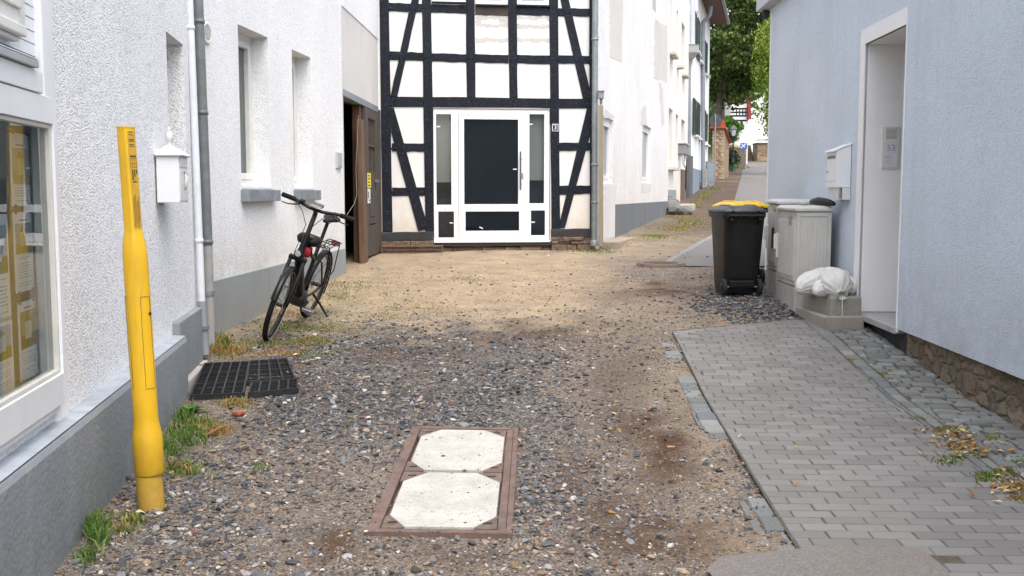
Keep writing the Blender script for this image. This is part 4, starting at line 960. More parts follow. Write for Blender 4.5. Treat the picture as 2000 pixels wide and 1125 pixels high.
mb.prism2([WD.pt(pa, -.05, .2), WD.pt(pb + .01, -.05, .2), WD.pt(pb + .01, .022, .2), WD.pt(pa, .022, .2)], [WD.pt(pa, -.05, za), WD.pt(pb + .01, -.05, zb2), WD.pt(pb + .01, .022, zb2), WD.pt(pa, .022, za)])
mb.build('plinth', stucco('dark_grey_plinth', (.155, .165, .17), 60, .4, .006, stain=(.30, .29, .27), stainf=.5, pit=.1), hD, bevel=.008)
def patchD(px, n=.004, mat=None):
    pl = []
    for i in range(len(px)):
        a, b = px[i], px[(i + 1) % len(px)]; m = max(2, int(math.hypot(b[0] - a[0], b[1] - a[1]) / 6))
        for k in range(m): t = k / m; pl.append((a[0] + (b[0] - a[0]) * t + random.uniform(-1, 1) * .7, a[1] + (b[1] - a[1]) * t + random.uniform(-1, 1) * 1.6))
    P = [WD.hit(x, y, 0) for x, y in pl]; mb = MB(); mb.prism([WD.pt(a, -.002, z) for a, z in P], WD.nn * (n + .002)); mb.build('filler_patch', mat or m_patch, hD)
patchD([(1191, -20), (1217, -20), (1214, 122), (1190, 110)]); patchD([(1278, 38), (1303, 52), (1303, 160), (1277, 152)])
patchD([(1180, 360), (1202, 361), (1203, 462), (1180, 466)], .004, m_lintel_patch); patchD([(1253, 210), (1262, 205), (1263, 243), (1252, 243)]); patchD([(1252, 358), (1274, 358), (1270, 374), (1255, 375)])
patchD([(1180, 214), (1199, 225), (1199, 231), (1180, 231)]); patchD([(1287, 160), (1293, 160), (1297, 240), (1293, 248)])
st = thing('door_step', WD.pt(.9, .2, .7), 'low concrete step at the near corner of the aged white house', 'step')
mb = MB(); a_, b_ = WD.hit(1180, 470, .35)[0], WD.hit(1221, 462, .1)[0]; WD.box(mb, .02, b_, .02, .34, .4, zg(18.4) + .09); mb.build('tread', M('step_concrete', (.30, .25, .20), .9, .2, 7, .5, 70, dirt=(.4, .3, .2)), st, bevel=.02)

# ------------------------------------------------------------------ house E: narrow recessed openings
nE = -.14
WE = Wall(WD.pt(dE + .001, nE, 0)[:2], (.25, 1), 1)
hE = thing('white_house', WE.pt(4, 0, 1.2), 'white house with narrow recessed openings and a grey meter box', 'house')
eE = WE.hit(1346, 300, 0)[0]
def rE(x0, x1, y0, y1, W=WE): a, z1 = W.hit(x0, y0, 0); b, _ = W.hit(x1, y0, 0); z0 = W.hit(x0, y1, 0)[1]; return [a, b, z0, z1]
eh = [rE(1305.6, 1314, 209, 324), rE(1320, 1325, 222, 324), rE(1331, 1338, 232, 330), rE(1304.8, 1314, -40, 98), rE(1321.8, 1324.5, 18, 126), rE(1331.8, 1338, 42, 142)]
for h in eh: h[0] = max(h[0], .05)
mb = MB(); WE.panel(mb, 0, eE, -.2, 8.6, 0, [(*h, .24) for h in eh], back=3.5); mb.build('wall', stucco('cream_white_render', (.80, .775, .735), 40, .3, .008, stain=(.6, .48, .36), stainf=.3, zlow=(1.2, 3.2), lowcol=(.55, .42, .30), pit=.04), hE)
for h in eh: window(WE, h, -.2, hE, m_cream_paint, m_pane_grey, .06, inner=False)
for (x0, x1, y) in ((1306, 1319, 100), (1322.5, 1330, 127), (1332, 1342, 143), (1304, 1320, 325.5)):
    a, z = WE.hit(x0, y, 0); b = WE.hit(min(x1 - 5, 1340), y, 0)[0]; mb = MB(); WE.box(mb, max(a, .02), b, -.02, .19, z - .09, z); mb.build('ledge', M('pale_ledge', (.55, .52, .46), .8, .1, 5, dirt=(.3, .27, .22)), hE, bevel=.01)
mb = MB(); a, z = WE.hit(1304.5, 370.5, .02); b = WE.hit(1321, 370, .02)[0]; WE.box(mb, .003, b, -.05, .02, .3, z); mb.build('plinth', m_plinth_light, hE)
mb = MB(); a, z = WE.hit(1330.5, 330, .02); b = WE.hit(1337.5, 396, .02)[0]; WE.box(mb, a, b, -.05, .025, .6, z); mb.build('bare_stone_strip', m_base, hE)
mb = MB(); a, z = WE.hit(1322, 370, .02); WE.box(mb, b + .02, eE - .02, -.05, .03, .3, z); mb.build('plinth', stucco('tan_plinth', (.34, .28, .21), 50, .5, .008), hE)
mbx = thing('meter_box', WE.W(1331, 296, .1), 'grey meter box on the wall of the house with narrow openings', 'meter box')
a, z1 = WE.hit(1327.5, 281, .05); b, z0 = WE.hit(1335.5, 304, .05); mb = MB(); WE.box(mb, a, b, 0, .22, z0, z1); mb.build('box_body', M('grey_box_paint', (.24, .25, .26), .5, .1, 6), mbx, bevel=.02)
mb = MB(); WE.box(mb, a - .05, b + .05, 0, .26, z1 + .002, z1 + .05); mb.build('box_lid', M('pale_box_lid', (.5, .48, .43), .6, .1, 6), mbx, bevel=.01)
mb = MB(); zc = z0 - .02; mb.tube([WE.pt(a + .2, .12, zc), WE.pt(a + .3, .16, zc - .3), WE.pt(a + 1.0, .16, zc - .38), WE.pt(b - .3, .12, zc)], .03, 8); mb.build('cable_loop', m_pipe_white, mbx)
stp = thing('door_step', WE.pt(5, .2, 1.2), 'pale stone step in front of the house with narrow openings', 'step')
a = WE.hit(1322, 404, .5)[0]; b = WE.hit(1343, 404, .1)[0]; zs = at(1335, 399.5, 30).z; mb = MB(); g0, g1_ = at(1321, 400, 30.5), at(1343, 399, 33); 
mb.prism2([Vector((g0.x, g0.y - .9, .8)), Vector((g1_.x, g1_.y - 1.4, .8)), Vector((g1_.x, g1_.y, .8)), Vector((g0.x, g0.y + .8, .8))], [Vector((g0.x, g0.y - .9, zs)), Vector((g1_.x, g1_.y - 1.4, zs)), Vector((g1_.x, g1_.y, zs)), Vector((g0.x, g0.y + .8, zs))]); mb.build('tread', M('step_stone', (.40, .36, .30), .9, .2, 4, .4, 30, dirt=(.2, .17, .13)), stp, bevel=.03)
def rock_mb(c, r, seed):
    g = random.Random(seed); bm = bmesh.new(); bmesh.ops.create_icosphere(bm, subdivisions=2, radius=1); mb = MB()
    for v in bm.verts: v.co = Vector((v.co.x * r[0], v.co.y * r[1], v.co.z * r[2])) * g.uniform(.8, 1.15)
    mb.add([v.co + Vector(c) for v in bm.verts], [tuple(x.index for x in f.verts) for f in bm.faces]); bm.free(); return mb
m_rock = M('grey_rock', (.13, .13, .125), .9, .35, 4, .6, 30, dirt=(.22, .2, .16))
for k, (x, y, r, lab) in enumerate(((1308, 414, (.30, .3, .26), 'grey rock at the foot of the wall by the recessed openings, leftmost'), (1317, 415, (.28, .3, .20), 'grey rock between two others below the meter box'), (1331, 416, (.38, .35, .17), 'flattest grey rock right of the other two below the meter box'), (1312, 409, (.25, .3, .3), 'upper grey rock leaning against the plinth below the recessed openings'))):
    p = gnd(x, y + 4); tag(rock_mb(p + Vector((0, .2, r[2] * .6)), r, k).build('rock', m_rock), lab, 'rock', 'loose rocks by the far plinth')

# ------------------------------------------------------------------ house F: green shutters
WF = Wall(WE.pt(eE + .002, .10, 0)[:2], (.25, 1), 1)
hF = thing('shuttered_house', WF.pt(5, 0, 1.8), 'white house with dark green shutters and brown eaves up the lane', 'house')
fE = WF.hit(1383.5, 250, 0)[0]
fw_ = [rE(1359.5, 1363.5, 195, 268, WF), rE(1361, 1363.2, 20, 103, WF), rE(1379, 1380.5, 218, 276, WF), rE(1379.2, 1380.6, 84, 138, WF)]
mb = MB(); WF.panel(mb, 0, fE, 0, WF.hit(1375, 10, 0)[1] + .6, 0, [(*h, .12) for h in fw_], back=5); mb.build('wall', m_smooth_white, hF)
m_shut = M('dark_green_paint', (.012, .035, .022), .5, .15, 8, .1, 30)
def shutter(x0, x1, y0, y1):
    a, z1 = WF.hit(x0, y0, .05); b, _ = WF.hit(x1, y0, .05); z0 = WF.hit(x0, y1, .05)[1]; mb = MB(); WF.ring(mb, (a, b, z0, z1), .08, .01, .07); z = z0 + .08
    while z < z1 - .08: WF.box(mb, a + .08, b - .08, .02, .055, z + .012, min(z + .055, z1 - .08)); z += .06
    mb.build('shutter', m_shut, hF)
for q in ((1355.3, 1359.4, 191, 262), (1363.5, 1367.8, 200, 268), (1356, 1360.8, 18, 92), (1363.2, 1368.2, 34, 114), (1375.3, 1378.8, 213, 272), (1380.4, 1382.3, 222, 276), (1377.6, 1379.3, 79, 139), (1380.5, 1382, 84, 142)): shutter(*q)
for h in fw_: window(WF, h, -.06, hF, m_white_paint, m_pane_dark, .05, inner=False)
for (x0, x1, y) in ((1357, 1364, 95), (1365, 1369, 117), (1378, 1382, 143), (1356, 1361, 263), (1363, 1368, 269), (1376, 1382, 280)):
    a, z = WF.hit(x0, y, 0); b = WF.hit(x1, y, 0)[0]; mb = MB(); WF.box(mb, a, b, -.02, .14, z - .07, z); mb.build('sill', m_pipe_white, hF)
mb = MB(); a, z = WF.hit(1353.5, 328, .03); b = WF.hit(1372, 330, .03)[0]; WF.box(mb, a, fE - .01, -.05, .035, .6, z); mb.build('plinth', M('blue_grey_plinth', (.22, .26, .32), .8, .12, 3, .2, 40), hF)
mb = MB(); a, z = WF.hit(1347.5, 303, .06); b = WF.hit(1354, 305, .06)[0]; WF.box(mb, a, b - .05, -.05, .06, .6, z); mb.build('plinth', M('dark_slate_plinth', (.10, .105, .115), .8, .12, 3, .2, 40), hF)
# eaves
ez = WF.hit(1387, 35, .5)[1]; ez0 = WF.hit(1383, 36, .0)[1]
mb = MB(); e0, e1 = WF.hit(1361, 100, 0)[0], fE + .25
mb.prism2([WF.pt(e0, -.3, ez0 + .05), WF.pt(e1, -.3, ez0 + .05), WF.pt(e1, .75, ez0 + .0), WF.pt(e0, .75, ez0 + .0)], [WF.pt(e0, -.3, ez0 + .45), WF.pt(e1, -.3, ez0 + .45), WF.pt(e1, .75, ez0 + .16), WF.pt(e0, .75, ez0 + .16)]); mb.build('eaves', M('brown_eaves_board', (.10, .05, .035), .7, .25, 4), hF)
mb = MB(); mb.prism2([WF.pt(e0, .8, ez0 + .12), WF.pt(e1, .8, ez0 + .12), WF.pt(e1, -4.0, ez0 + 3.2), WF.pt(e0, -4.0, ez0 + 3.2)], [WF.pt(e0, .8, ez0 + .25), WF.pt(e1, .8, ez0 + .25), WF.pt(e1, -4.0, ez0 + 3.35), WF.pt(e0, -4.0, ez0 + 3.35)]); mb.build('roof', M('dark_slate_roof', (.07, .07, .08), .7, .2, 3), hF)
mb = MB(); mb.tube([WF.pt(e0, .83, ez0 + .10), WF.pt(e1 + .1, .83, ez0 + .06)], .075, 10); mb.build('gutter', m_grey_metal, hF)
# pipes
m_zn = M('far_zinc_pipe', (.22, .25, .27), .5, .12, 4, metal=.3)
hp = thing('downpipe', gnd(1346, 385), 'zinc downpipe with square hopper head between the far white houses', 'downpipe')
Yp = WE.pt(eE - .2, .15, 0).y - .5
mb = MB(); mb.tube([at(1345.5, 385, Yp), at(1345.5, 134, Yp), at(1346, 128, Yp), at(1348.6, 121, Yp), at(1349, 114, Yp)], .075, 12); mb.build('pipe', m_zn, hp)
mb = MB(); hz = [at(1348.5, y, Yp) for y in (116, 104, 91, 88.5)]; rr = [.10, .27, .27, .29]
mb.loft([[h + Vector((sx * r, sy * r, 0)) for sx, sy in ((-1, -1), (1, -1), (1, 1), (-1, 1))] for h, r in zip(hz, rr)], False); mb.build('hopper', M('far_zinc_hopper', (.30, .31, .30), .5, .12, 4), hp)
mb = MB(); mb.tube([at(1344.2, 92, Yp), at(1344.2, -30, Yp)], .06, 12); mb.tube([at(1351.5, 92, Yp + .1), at(1351.5, -30, Yp + .1)], .115, 12); mb.build('upper_pipe', M('light_pipe', (.48, .51, .54), .5, .08, 4), hp)
Yq = WF.pt(WF.hit(1373, 200, .12)[0], .12, 0).y
rt2 = thing('downpipe', gnd(1373, 372), 'bent blue grey downpipe at the far corner of the shuttered house', 'downpipe')
mb = MB(); mb.tube([at(1373, 368, Yq), at(1373, 55, Yq), at(1373.5, 44, Yq), at(1376, 40, Yq), at(1383, 35, Yq), at(1387, 27, Yq), at(1388, 12, Yq)], .085, 10); mb.build('pipe', m_zn, rt2)
mb = MB(); mb.tube([at(1378, 366, Yq), at(1378, 330, Yq)], .06, 8); mb.build('side_pipe', M('tan_pipe', (.3, .27, .22), .7, .1, 3), rt2)
# ================================================================== pale blue house on the right
bl = thing('blue_house', BW.pt(9, 0, .4), 'pale blue rendered house with deep white doorway on the right', 'house')
def bhit(px, py, n=0): return BW.hit(px, py, n)
zB = .505; bS1 = bhit(1500, 300)[0]; bS0 = -1.5
zE = 4.25
o0 = bhit(1764, 300)[0]; o1 = (bhit(1690, 90)[0] + bhit(1679, 560)[0]) / 2; oz1 = (bhit(1690, 86)[1] + bhit(1760, 54)[1]) / 2; oz0 = zB + .02
j0, j1 = bhit(1773.5, 30)[0], (bhit(1680.5, 61)[0] + bhit(1671, 600)[0]) / 2; jz = (bhit(1773, 16)[1] + bhit(1680.4, 60.8)[1]) / 2
mb = MB(); BW.panel(mb, bS0, bS1, zB, zE, 0, [(o0, o1, zB - .001, oz1, .62)], back=4.0); mb.build('wall', m_blue, bl)
# white corner strip at the far end and white door surround
m_wr = M('smooth_white_paint', (.80, .79, .775), .8, .05, 3, .12, 120, dirt=(.6, .58, .55), dscale=3, dfac=.25)
mb = MB(); BW.box(mb, bS1 - .045, bS1 + .004, -.1, .006, zB, zE); mb.build('corner_strip', m_wr, bl)
mb = MB()
BW.box(mb, j0, o0, -.02, .012, zB - .03, jz); BW.box(mb, o1, j1, -.02, .012, zB - .03, jz); BW.box(mb, o0 + .001, o1 - .001, -.02, .012, oz1, jz)
mb.build('door_surround', m_wr, bl, bevel=.006)
mb = MB()
BW.box(mb, o1 - .008, o1 + .02, -.60, -.0205, oz0, oz1 + .02); BW.box(mb, o0 - .02, o0 + .008, -.60, -.0205, oz0, oz1 + .02); BW.box(mb, o0 + .009, o1 - .009, -.60, -.0205, oz1 - .008, oz1 + .02); mb.build('door_reveal', m_wr, bl)
mb = MB(); BW.box(mb, o0, o1, -.62, -.56, oz0 + .04, oz1 - .01); dd = mb.build('entrance_door', M('white_door_paint', (.55, .56, .57), .4, .05, 3), bl, bevel=.004)
mb = MB(); BW.box(mb, o0 + .15, o1 - .15, -.56, -.55, oz0 + .9, oz1 - .2); mb.build('door_pane', m_pane_grey, dd)
mb = MB(); BW.box(mb, o0 + .004, o1 - .012, -.6, .03, zB - .045, zB + .012); mb.build('door_sill', M('grey_stone_slab', (.36, .355, .345), .7, .12, 9, .25, 120, dirt=(.24, .22, .2), dscale=8), bl, bevel=.006)
mb = MB(); BW.box(mb, o0 - .12, o1 + .05, -.35, -.06, -.1, zB - .047); mb.build('sill_support', M('black_bitumen', (.03, .03, .032), .85, .3, 6, .4, 50, dirt=(.12, .10, .08)), bl)
# rubble stone footing, every stone a lump of its own in one masonry face
def rubble_mat(name):
    k = NT(name); v0 = k.pos((1, 1, 1.6)); nz = k.n('ShaderNodeTexNoise'); nz.inputs['Scale'].default_value = 7; nz.inputs['Detail'].default_value = 5; k.l(v0, nz.inputs['Vector']); vm = k.n('ShaderNodeVectorMath', operation='MULTIPLY_ADD'); k.l(nz.outputs['Color'], vm.inputs[0]); vm.inputs[1].default_value = (.16, .16, .16); k.l(v0, vm.inputs[2]); v = vm.outputs[0]
    vo = k.voro(v, 5.0); vd = k.voro(v, 5.0, 'DISTANCE_TO_EDGE'); n = k.noise(k.pos(), 14, 7, .75)
    c = k.ramp(k.sep(vo.outputs['Color'])[0], [(0, (.13, .095, .06)), (.3, (.27, .20, .13)), (.6, (.20, .16, .12)), (.8, (.36, .28, .19)), (1, (.17, .14, .115))])
    c = k.mix(k.ramp(n, [(.35, .0), (.7, .7)]), c, (.10, .075, .05)); c = k.mix(k.ramp(k.noise(k.pos(), 45, 4, .6), [(.55, 0), (.75, .6)]), c, (.42, .36, .27))
    e = k.ramp(vd.outputs['Distance'], [(0, 0), (.16, 1)]); c = k.mix(k.math('MULTIPLY_ADD', e, .5, .5), (.16, .12, .085), c); k.base(c); k.rough(.95)
    k.bump(k.math('ADD', k.math('MULTIPLY', e, 1.2), n), .9, .03); return k.m
m_rub = rubble_mat('rubble_stone')
mb = MB(); N = 120; M_ = 9; sA, sB = bS0, o0 - .10
vs = []
for i in range(N + 1):
    for j in range(M_ + 1):
        s_ = sA + (sB - sA) * i / N; z_ = -.25 + (zB + .25 - .002) * j / M_; nn_ = -.05 + .03 * (float(fbm(np.array(s_ * 4), np.array(z_ * 6))) - .5) * 2 + .025 * (float(fbm(np.array(s_ * 13 + 3), np.array(z_ * 14))) - .5) * 2
        vs.append(BW.pt(s_, nn_, z_))
mb.add(vs, [(i * (M_ + 1) + j, (i + 1) * (M_ + 1) + j, (i + 1) * (M_ + 1) + j + 1, i * (M_ + 1) + j + 1) for i in range(N) for j in range(M_)], True)
BW.box(mb, o1 + .06, bS1 - .01, -.3, -.045, -.2, zB - .002)
mb.build('stone_footing', m_rub, bl)
# eaves: grey fascia and roof slope
mb = MB(); BW.box(mb, bS0, bS1 + .25, -.4, .16, zE + .001, zE + .05); BW.box(mb, bS0, bS1 + .25, .13, .16, zE + .051, zE + .3); mb.build('eaves', M('grey_fascia', (.42, .45, .48), .5, .06, 3), bl)
mb = MB(); mb.prism2([BW.pt(bS0, .19, zE + .3), BW.pt(bS1 + .25, .19, zE + .3), BW.pt(bS1 + .25, -4, zE + 2.6), BW.pt(bS0, -4, zE + 2.6)], [BW.pt(bS0, .19, zE + .36), BW.pt(bS1 + .25, .19, zE + .36), BW.pt(bS1 + .25, -4, zE + 2.7), BW.pt(bS0, -4, zE + 2.7)]); mb.build('roof', M('slate_roof', (.08, .085, .09), .7, .2, 3), bl)
# little lantern on the far corner
ln = thing('wall_lantern', at(1497, 28, 14.75), 'small black lantern high on the far corner of the blue house', 'lantern'); c = at(1496, 28, 14.75)
mb = MB(); mb.lathe(c + Vector((0, 0, -.07)), (0, 0, 1), [(0, .02), (.03, .05), (.10, .06), (.13, .035), (.15, .012)], 10); mb.build('lantern_body', M('black_iron', (.02, .02, .022), .5, .1, 5), ln)
mb = MB(); mb.bar(c + Vector((0, 0, .09)), c + Vector((.12, -.02, .1)), .02, .02); mb.build('bracket', m_pipe_dark, ln)
# ceiling lamp of the doorway
cl = thing('doorway_lamp', BW.pt((o0 + o1) / 2 - .1, -.2, oz1), 'small grey lamp under the ceiling of the white doorway', 'lamp'); c = BW.pt(o0 + .36, -.30, oz1 - .008)
mb = MB(); mb.lathe(c + Vector((0, 0, -.1)), (0, 0, 1), [(0, .04), (.02, .052), (.09, .055), (.10, .05)], 16); mb.build('lamp_shade', M('grey_lamp_glass', (.35, .35, .35), .3, .1, 5), cl)
mb = MB(); mb.lathe(c + Vector((0, 0, -.015)), (0, 0, 1), [(0, .065), (.015, .065)], 16); mb.build('lamp_base', m_grey_metal, cl)
# intercom on the far reveal
jn = o1 - .0085
def JP(px, py):   # point on the reveal plane (plane s = jn)
    d = ray(px, py); p0 = BW.pt(jn, 0, 0); t = (p0.x * BW.d.x + p0.y * BW.d.y) / (d.x * BW.d.x + d.y * BW.d.y); q = d * t
    return (Vector((q.x, q.y, 0)) - BW.p).dot(BW.nn), CAMZ + q.z
ic = thing('intercom', BW.pt(jn, JP(1738, 290)[0], JP(1738, 290)[1]), 'white door intercom panel with number 53 and bell buttons in the doorway', 'intercom')
na, za = JP(1723.5, 247); nb, zb3 = JP(1755, 329.5)
def jbox(mb, u0, u1, v0, v1, t0, t1):
    a = na + (nb - na) * u0; b = na + (nb - na) * u1; z0 = zb3 + (za - zb3) * v0; z1 = zb3 + (za - zb3) * v1
    mb.prism2([BW.pt(jn - t0, a, z0), BW.pt(jn - t0, b, z0), BW.pt(jn - t1, b, z0), BW.pt(jn - t1, a, z0)], [BW.pt(jn - t0, a, z1), BW.pt(jn - t0, b, z1), BW.pt(jn - t1, b, z1), BW.pt(jn - t1, a, z1)])
mb = MB(); jbox(mb, 0, 1, 0, 1, -.002, .014); mb.build('panel_frame', M('cream_intercom', (.60, .59, .55), .4, .04, 4), ic, bevel=.003)
mb = MB(); jbox(mb, .1, .9, .05, .96, .014, .017); mb.build('panel_face', M('white_intercom', (.68, .68, .66), .4, .03, 4), ic)
mb = MB()
for k in range(9): v = .70 + k * .029; jbox(mb, .17, .83, v, v + .013, .0172, .0182)
jbox(mb, .15, .85, .625, .63, .0172, .0182); jbox(mb, .1, .105, .05, .6, .0172, .018); jbox(mb, .12, .6, .335, .34, .0172, .018)
mb.build('speaker_grille', M('grille_shadow', (.25, .245, .23), .6, .05, 4), ic)
mb = MB(); jbox(mb, .13, .87, .36, .60, .0172, .0185); jbox(mb, .13, .60, .08, .32, .0172, .0185); mb.build('name_plate', M('pale_lilac_plate', (.62, .62, .68), .3, .03, 4), ic)
mb = MB()
for k in range(4): jbox(mb, .68, .88, .085 + .063 * k, .13 + .063 * k, .0172, .021)
mb.build('bell_button', M('bell_white', (.7, .7, .68), .3, .03, 4), ic)
mb = MB(); cc = BW.pt(jn - .019, (na + nb) / 2, zb3 + (za - zb3) * .485); text_mb(mb, '53', .085, cc, -BW.nn, (0, 0, 1), .0015)
for k, (u0, u1, v) in enumerate(((.18, .5, .285), (.18, .42, .255), (.18, .46, .19), (.18, .4, .14))): jbox(mb, u0, u1, v, v + .008, .0187, .0192)
mb.build('lettering', M('grey_lettering', (.28, .26, .28), .5, .05, 4), ic)
# mailbox with newspaper tube
mx = thing('mailbox', BW.W(1640, 330, .1), 'white metal mailbox with sloped lid and newspaper tube on the blue wall', 'mailbox')
ms1 = bhit(1663, 330)[0]; mn = .155
ms2 = ms1 + .36
zt1, zt0 = bhit(1663, 283)[1], BW.hit(1637, 294, mn)[1]; zbm = bhit(1662, 366)[1]; zbt = bhit(1661, 390)[1]
m_mb = M('white_mailbox_paint', (.74, .75, .76), .35, .04, 4, .05, 40, dirt=(.5, .49, .46), dscale=8, dfac=.15)
mb = MB(); mb.prism2([BW.pt(ms1, .005, zbm), BW.pt(ms2, .005, zbm), BW.pt(ms2, mn, zbm), BW.pt(ms1, mn, zbm)], [BW.pt(ms1, .005, zt1), BW.pt(ms2, .005, zt1), BW.pt(ms2, mn, zt0), BW.pt(ms1, mn, zt0)]); mb.build('box_body', m_mb, mx, bevel=.004)
mb = MB(); q = lambda dz: [BW.pt(ms1 - .008, 0, zt1 + .006 + dz), BW.pt(ms2 + .008, 0, zt1 + .006 + dz), BW.pt(ms2 + .008, mn + .035, zt0 - .012 + dz), BW.pt(ms1 - .008, mn + .035, zt0 - .012 + dz)]; mb.prism2(q(0), q(.012)); mb.build('lid', m_mb, mx, bevel=.003)
mb = MB(); BW.box(mb, ms1 + .01, ms2 - .01, mn, mn + .006, zbm + .065, zt0 - .09); mb.build('mail_door', m_mb, mx, bevel=.003)
mb = MB(); BW.box(mb, ms1 + .03, ms2 - .03, mn, mn + .004, zt0 - .075, zt0 - .045); mb.build('mail_slot', M('slot_shadow', (.18, .18, .18), .6, .1, 4), mx)
mb = MB(); mb.lathe(BW.pt(ms2 - .06, mn + .005, (zt0 + zbm) / 2 - .02), BW.nn, [(0, .011), (.008, .011)], 10); mb.build('lock', m_pipe_dark, mx)
mb = MB(); BW.box(mb, ms1, ms1 + .002, 0.005, mn * .55, zbt, zbm - .002)
BW.box(mb, ms1 + .005, ms2, .01, .014, zbt, zbm - .003); BW.box(mb, ms1 + .005, ms2, mn - .03, mn - .026, zbt, zbm - .003); BW.box(mb, ms1 + .005, ms2, .014, mn - .031, zbt, zbt + .004); mb.build('newspaper_tube', M('tube_paint', (.62, .62, .60), .45, .06, 4), mx)

# ------------------------------------------------------------------ two utility cabinets
def ribbed(mb, P0, P1, z0, z1, out, n, inset=.012, d=.006):
    """vertical ribs on the face from P0 to P1"""
    P0 = Vector(P0); P1 = Vector(P1); L = (P1 - P0).length; dr_ = (P1 - P0).normalized(); o = Vector(out)
    for k in range(n):
        a = L * (k + .14) / n; b = L * (k + .86) / n
        mb.prism2([P0 + dr_ * a + Vector((0, 0, z0)), P0 + dr_ * b + Vector((0, 0, z0)), P0 + dr_ * (b - .004) + o * d + Vector((0, 0, z0 + .004)), P0 + dr_ * (a + .004) + o * d + Vector((0, 0, z0 + .004))], [P0 + dr_ * a + Vector((0, 0, z1)), P0 + dr_ * b + Vector((0, 0, z1)), P0 + dr_ * (b - .004) + o * d + Vector((0, 0, z1 - .004)), P0 + dr_ * (a + .004) + o * d + Vector((0, 0, z1 - .004))])
m_cab = M('grey_beige_cabinet', (.50, .49, .455), .5, .05, 3, .15, 120, dirt=(.30, .28, .24), dscale=4, dfac=.25)
m_cab2 = M('grey_beige_cabinet_base', (.43, .42, .39), .6, .07, 3, .2, 120, dirt=(.24, .21, .17), dscale=5, dfac=.45)
def cabinet(P, Lr, D, z0, zb_, z1, label, side_ribs=True):
    """P near street-side corner; Lr length along the wall; D depth to the wall"""
    Wc = Wall(P[:2], (.0425, 1), -1); root = thing('utility_cabinet', Wc.pt(Lr / 2, -D / 2, z0), label, 'cabinet')
    mb = MB(); Wc.box(mb, .0, Lr, -D, 0, z0 - .25, zb_ - .006); mb.build('base', m_cab2, root, bevel=.01)
    mb = MB(); Wc.box(mb, .012, Lr - .012, -D + .012, -.012, zb_, z1 - .06); mb.build('housing', m_cab, root, bevel=.008)
    mb = MB(); t = z1 - .06
    def rg(e, z, rise=0): return [Wc.pt(-e, e, z), Wc.pt(Lr + e, e, z), Wc.pt(Lr + e, -D - e, z), Wc.pt(-e, -D - e, z)]
    mb.loft([rg(.004, t + .002), rg(.012, t + .006), rg(.012, t + .035), rg(-.03, t + .062)], False); mb.build('roof', M('cabinet_roof', (.52, .515, .49), .5, .05, 4, .1, 90, dirt=(.35, .33, .28), dscale=6, dfac=.3), root, bevel=.006)
    # door on the street face
    mb = MB(); Wc.box(mb, .05, Lr - .05, -.012, .004, zb_ + .06, z1 - .11); ribbed(mb, Wc.pt(.08, .004, 0), Wc.pt(Lr - .08, .004, 0), zb_ + .10, z1 - .15, Wc.nn, int(Lr / .045)); dr_ = mb.build('door', m_cab, root)
    mb = MB(); Wc.box(mb, .012, Lr - .012, -.02, .003, zb_ + .004, zb_ + .04); mb.build('door_rail', m_cab2, root, bevel=.003)
    if side_ribs:
        mb = MB(); ribbed(mb, Wc.pt(.012, -.045, 0), Wc.pt(.012, -D + .05, 0), zb_ + .05, z1 - .13, -Wc.d, int(D / .045)); mb.build('side_ribs', m_cab, root)
        mb = MB(); Wc.box(mb, .003, .012, -D + .014, -D + .045, zb_ + .02, z1 - .07); Wc.box(mb, .003, .012, -.04, -.014, zb_ + .02, z1 - .07); Wc.box(mb, .003, .012, -D + .046, -.041, z1 - .11, z1 - .075); mb.build('side_frame', m_cab, root, bevel=.002)
    mb = MB(); zh = (zb_ + z1) / 2 - .03; Wc.box(mb, Lr - .12, Lr - .07, .004, .03, zh - .14, zh + .14); Wc.box(mb, Lr - .11, Lr - .08, .03, .055, zh - .04, zh + .13); hd = mb.build('handle', M('cabinet_handle', (.62, .62, .60), .4, .05, 4), dr_, bevel=.006)
    return root, Wc
z_c = zg(10.85)
cab2, Wc2 = cabinet((2.995, 10.84), .93, .385, z_c - .02, z_c + .27, z_c + 1.125, 'larger ribbed grey utility cabinet against the blue wall, beside the sandbags')
cab1, Wc1 = cabinet((3.045, 11.80), .56, .40, z_c, z_c + .36, z_c + 1.19, 'narrower grey utility cabinet behind the ribbed one, nearest the wheelie bins', False)
mb = MB(); Wc1.box(mb, .10, .16, .005, .03, z_c + .62, z_c + .86); mb.build('handle', M('black_handle', (.015, .015, .016), .4, .1, 4), cab1)
mb = MB(); zw = z_c + 1.05; p = [Wc1.pt(.16, .012, zw), Wc1.pt(.08, .012, zw), Wc1.pt(.12, .012, zw + .085)]; mb.prism(p, Wc1.nn * .002); mb.build('warning_sticker', M('warning_yellow', (.55, .36, .04), .5, .1, 9), cab1)
mb = MB(); mb.prism([Wc1.pt(.126, .0145, zw + .012), Wc1.pt(.114, .0145, zw + .012), Wc1.pt(.12, .0145, zw + .06)], Wc1.nn * .001); mb.build('warning_bolt', M('warning_black', (.02, .02, .02), .5, .1, 9), cab1)
mb = MB(); Wc2.box(mb, .16, .28, .0105, .0125, z_c + .92, z_c + 1.02); mb.build('info_plate', M('info_plate_grey', (.30, .30, .29), .5, .2, 60), cab2)
